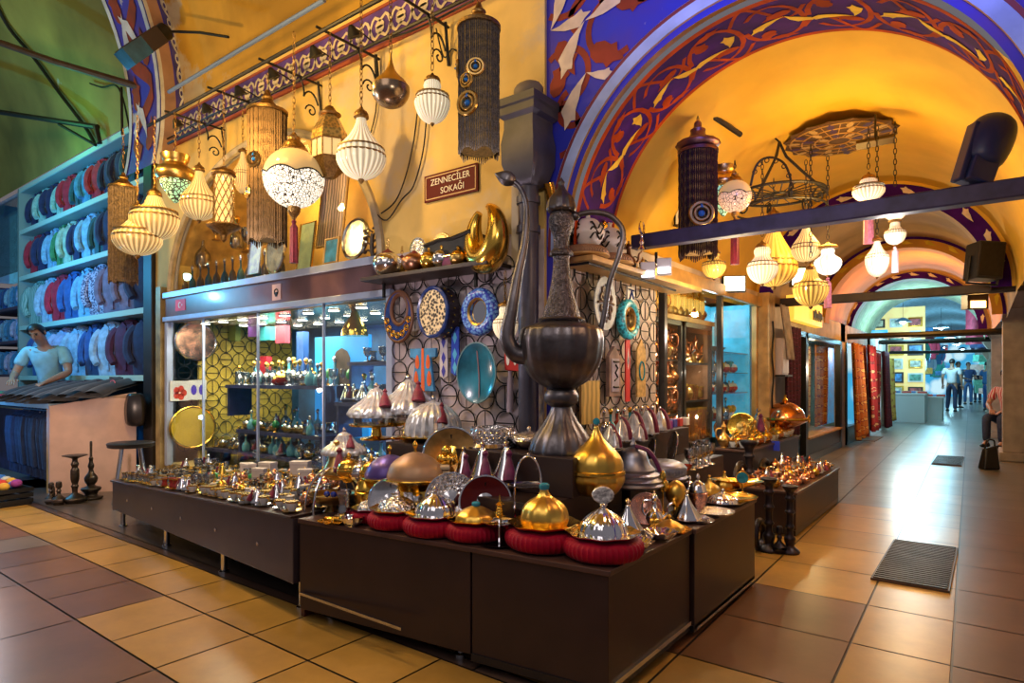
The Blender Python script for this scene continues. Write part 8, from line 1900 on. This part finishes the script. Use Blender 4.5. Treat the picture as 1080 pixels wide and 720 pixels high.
k = dep(t.location)/FOC; m = MB(); m.box(-10*k,10*k,-6*k,6*k,-10*k,14*k); m.build('housing', darkwood, t, smooth=0); m = MB(); m.box(-7*k,7*k,-7*k,-6*k,-9*k,-2*k); m.build('lens', mat('orange flood glow', (1,.5,.1), .4, emit=(1,.5,.12), es=14), t, smooth=0)
t = thing('stage_light', 'black boxy stage light with blue glass slung under the street rib', 'stage light', onX(155, 46, -6.0)); k = dep(t.location)/FOC; t.rotation_euler = (0, 0, 0)
a, b = onX(131,63,-6.0)-t.location, onX(176,33,-6.0)-t.location
d = (b-a); L = d.length; ax = d.normalized(); R = ax.to_track_quat('X', 'Z').to_matrix().to_4x4()
m = MB(R); m.box(-L/2, L/2*.55, -10*k, 10*k, -9*k, 9*k); m.build('housing', mat('brown black housing', (.03,.022,.03), .5), t, smooth=0, bevel=1.2*k)
m = MB(R); m.box(-L/2-.01, -L/2*.2, -10.4*k, 10.4*k, -9.4*k, 8*k); m.build('glass_front', mat('blue lens glass', (.02,.09,.22), .15, noise=.3), t, smooth=0)
m = MB(R); m.lathe([(0,L/2*.5),(8*k,L/2*.5),(9*k,L/2*.9),(6*k,L/2),(0,L/2)], 14, R=rotm('Y', pi/2).to_3x3()); m.build('end_cap', iron, t)
m = MB(); m.tube([b, b+Vector((.4,.1,-.1)), b+Vector((.8,.15,-.25))], .012, 6); m.build('arm', iron, t)
# twin glass wall lamp at the right pier
for i, (u, v) in enumerate([(1068,262),(1076,252)]):
    t = thing('wall_lamp', 'glass cylinder wall lamp on the painted pier, %s of two' % ('nearer the alley','further out')[i], 'lamp', onY(u, v, 7.6)); k = dep(t.location)/FOC
    m = MB(); m.lathe([(5*k,-12*k),(5.5*k,10*k),(5*k,10*k)], 16); m.build('glass_tube', clear, t); m = MB(); m.lathe(prof([(0,-9*k),(3*k,-6*k),(3*k,2*k),(1.5*k,6*k),(0,7*k)],3), 12); m.build('bulb', mat('warm bulb', (1,.9,.7), .3, emit=(1,.85,.6), es=12), t); m = MB(); m.lathe([(7*k,9*k),(5*k,14*k),(1*k,16*k),(1*k,24*k),(0,24*k)], 14); m.build('cap', navyblack, t)
p = onZ(1060, 484, 0); t = thing('black_bag', 'black handbag standing on the floor against the stone pilaster', 'bag', (-.02, 9.9, 0), .6)
m = MB(); m.hexa([(-.1,-.07,0),(.1,-.07,0),(.1,.07,0),(-.1,.07,0),(-.06,-.04,.26),(.08,-.04,.3),(.08,.04,.3),(-.06,.04,.26)]); m.build('body', shoes, t, bevel=.02); m = MB(); m.tube(spl([(-.05,0,.25),(-.02,0,.36),(.06,0,.36),(.07,0,.28)],4), .01, 6); m.build('handle', shoes, t)
# ================================================================ light
wd = bpy.data.worlds.new('world'); SC.world = wd; wd.use_nodes = True
bg = wd.node_tree.nodes['Background']; bg.inputs[0].default_value = (.60,.54,.58,1); bg.inputs[1].default_value = .25
SC.view_settings.view_transform = 'Standard'
SC.view_settings.exposure = .0
SC.cycles.max_bounces = 6; SC.cycles.transparent_max_bounces = 12; SC.cycles.sample_clamp_indirect = 4; SC.cycles.caustics_reflective = False; SC.cycles.caustics_refractive = False
WARM, AMB, CY, BLU, PINK = (1,.72,.36), (1,.6,.16), (.25,.75,1), (.16,.24,1), (1,.62,.5)
lamp('overhead_fill', 'AREA', (-1.5,-1.2,3.6), 24, (1,.86,.82), 2.2, rot=(math.radians(38), 0, math.radians(20)))  # added area fill behind and above the camera, no street fixture
lamp('warm_wall', 'POINT', (-3.6,1.7,3.0), 62, AMB, .04)
lamp('warm_wall', 'POINT', (-5.3,1.8,2.9), 55, AMB, .04)
lamp('warm_vault', 'POINT', (-3.2,1.2,3.7), 40, (1,.6,.12), .3)
aim(lamp('blue_spot', 'SPOT', (1.0,.2,2.4), 520, BLU, .2, spot_size=.75, spot_blend=.9), (-.5,3.0,3.2))
lamp('shop_cyan', 'POINT', (-9.2,1.5,2.6), 120, (.06,.5,1), .05)
lamp('shop_cyan', 'POINT', (-8.0,1.6,2.2), 30, (.2,.65,1), .05)
lamp('shop_cyan', 'POINT', (-8.7,1.5,.6), 14, (.1,.45,1), .03)  # added low to brighten the jackets, no lamp stands here
lamp('plate_fill', 'POINT', (-2.7,2.05,1.45), 7, (1,.8,.85), .02)  # this pair is added to brighten the grille walls, no fixture
lamp('plate_fill', 'POINT', (-1.25,3.5,1.5), 6, (1,.82,.8), .02)
lamp('green_vault', 'POINT', (-8.6,2.2,3.95), 14, (.15,1,.4), .2)
lamp('olive_vault', 'POINT', (-8.5,.3,4.6), 40, (1,.85,.35), .3)
lamp('shop_pink', 'POINT', (-6.3,1.3,1.0), 30, (1,.7,.55), .02)
lamp('vault_amber', 'POINT', (-.9,5.0,2.3), 42, (1,.56,.13), .2)
lamp('vault_amber', 'POINT', (-1.4,4.3,1.75), 14, WARM, .025)
lamp('arch_glow', 'POINT', (-.7,2.3,2.0), 10, (1,.55,.25), .1)
lamp('alley_warm', 'POINT', (-.8,8.2,2.0), 24, WARM, .04)
lamp('alley_orange', 'POINT', (-.9,11.6,2.4), 45, (1,.5,.1), .2)
lamp('alley_rugs', 'POINT', (-1.2,12.6,1.3), 30, (1,.8,.6), .03)  # unseen light added to brighten the hanging kilims
for y in (16, 20, 25, 31, 38): lamp('alley_cyan', 'POINT', (-1.4,y,2.2), 110, (.35,.8,1), .2)
lamp('vitrine', 'AREA', (-5.3,3.4,1.66), 60, (1,.85,.6), 1.0)
lamp('vitrine_blue', 'POINT', (-3.8,3.9,1.0), 30, (.2,.6,1), .01)
lamp('upper_vitrine', 'POINT', (-4.9,3.2,2.8), 16, AMB, .01)
lamp('alley_shop', 'POINT', (-2.1,4.72,1.9), 14, WARM, .01)
lamp('alley_shop', 'POINT', (-1.7,5.0,1.5), 9, (1,.85,.7), .01)
lamp('alley_shop', 'POINT', (-2.3,6.4,1.8), 12, (.6,.85,1), .01)
lamp('cabinet_fill', 'POINT', (-2.03,4.72,1.2), 5, (1,.8,.6), .01)  # cabinet lights added only to brighten the copper ware, no fittings
lamp('cabinet_fill', 'POINT', (-2.03,5.4,1.2), 5, (1,.8,.6), .01)
lamp('cabinet_fill', 'POINT', (-2.03,4.72,.78), 3, (1,.8,.6), .01)
lamp('cabinet_fill', 'POINT', (-2.03,5.4,.8), 3, (1,.8,.6), .01)
lamp('rug_shop', 'POINT', (-2.05,9.8,1.6), 18, WARM, .01)  # added to brighten the cloth behind the glass, no fixture
lamp('rug_shop', 'POINT', (-2.2,13.,1.6), 20, (.5,.8,1), .01)
lamp('counter_light', 'POINT', (-.9,1.2,2.3), 20, (1,.86,.75), .03)
lamp('counter_light', 'POINT', (-3.6,1.6,2.2), 22, (1,.84,.7), .025)
lamp('counter_light', 'POINT', (-.5,4.6,1.9), 12, (1,.9,.85), .025)
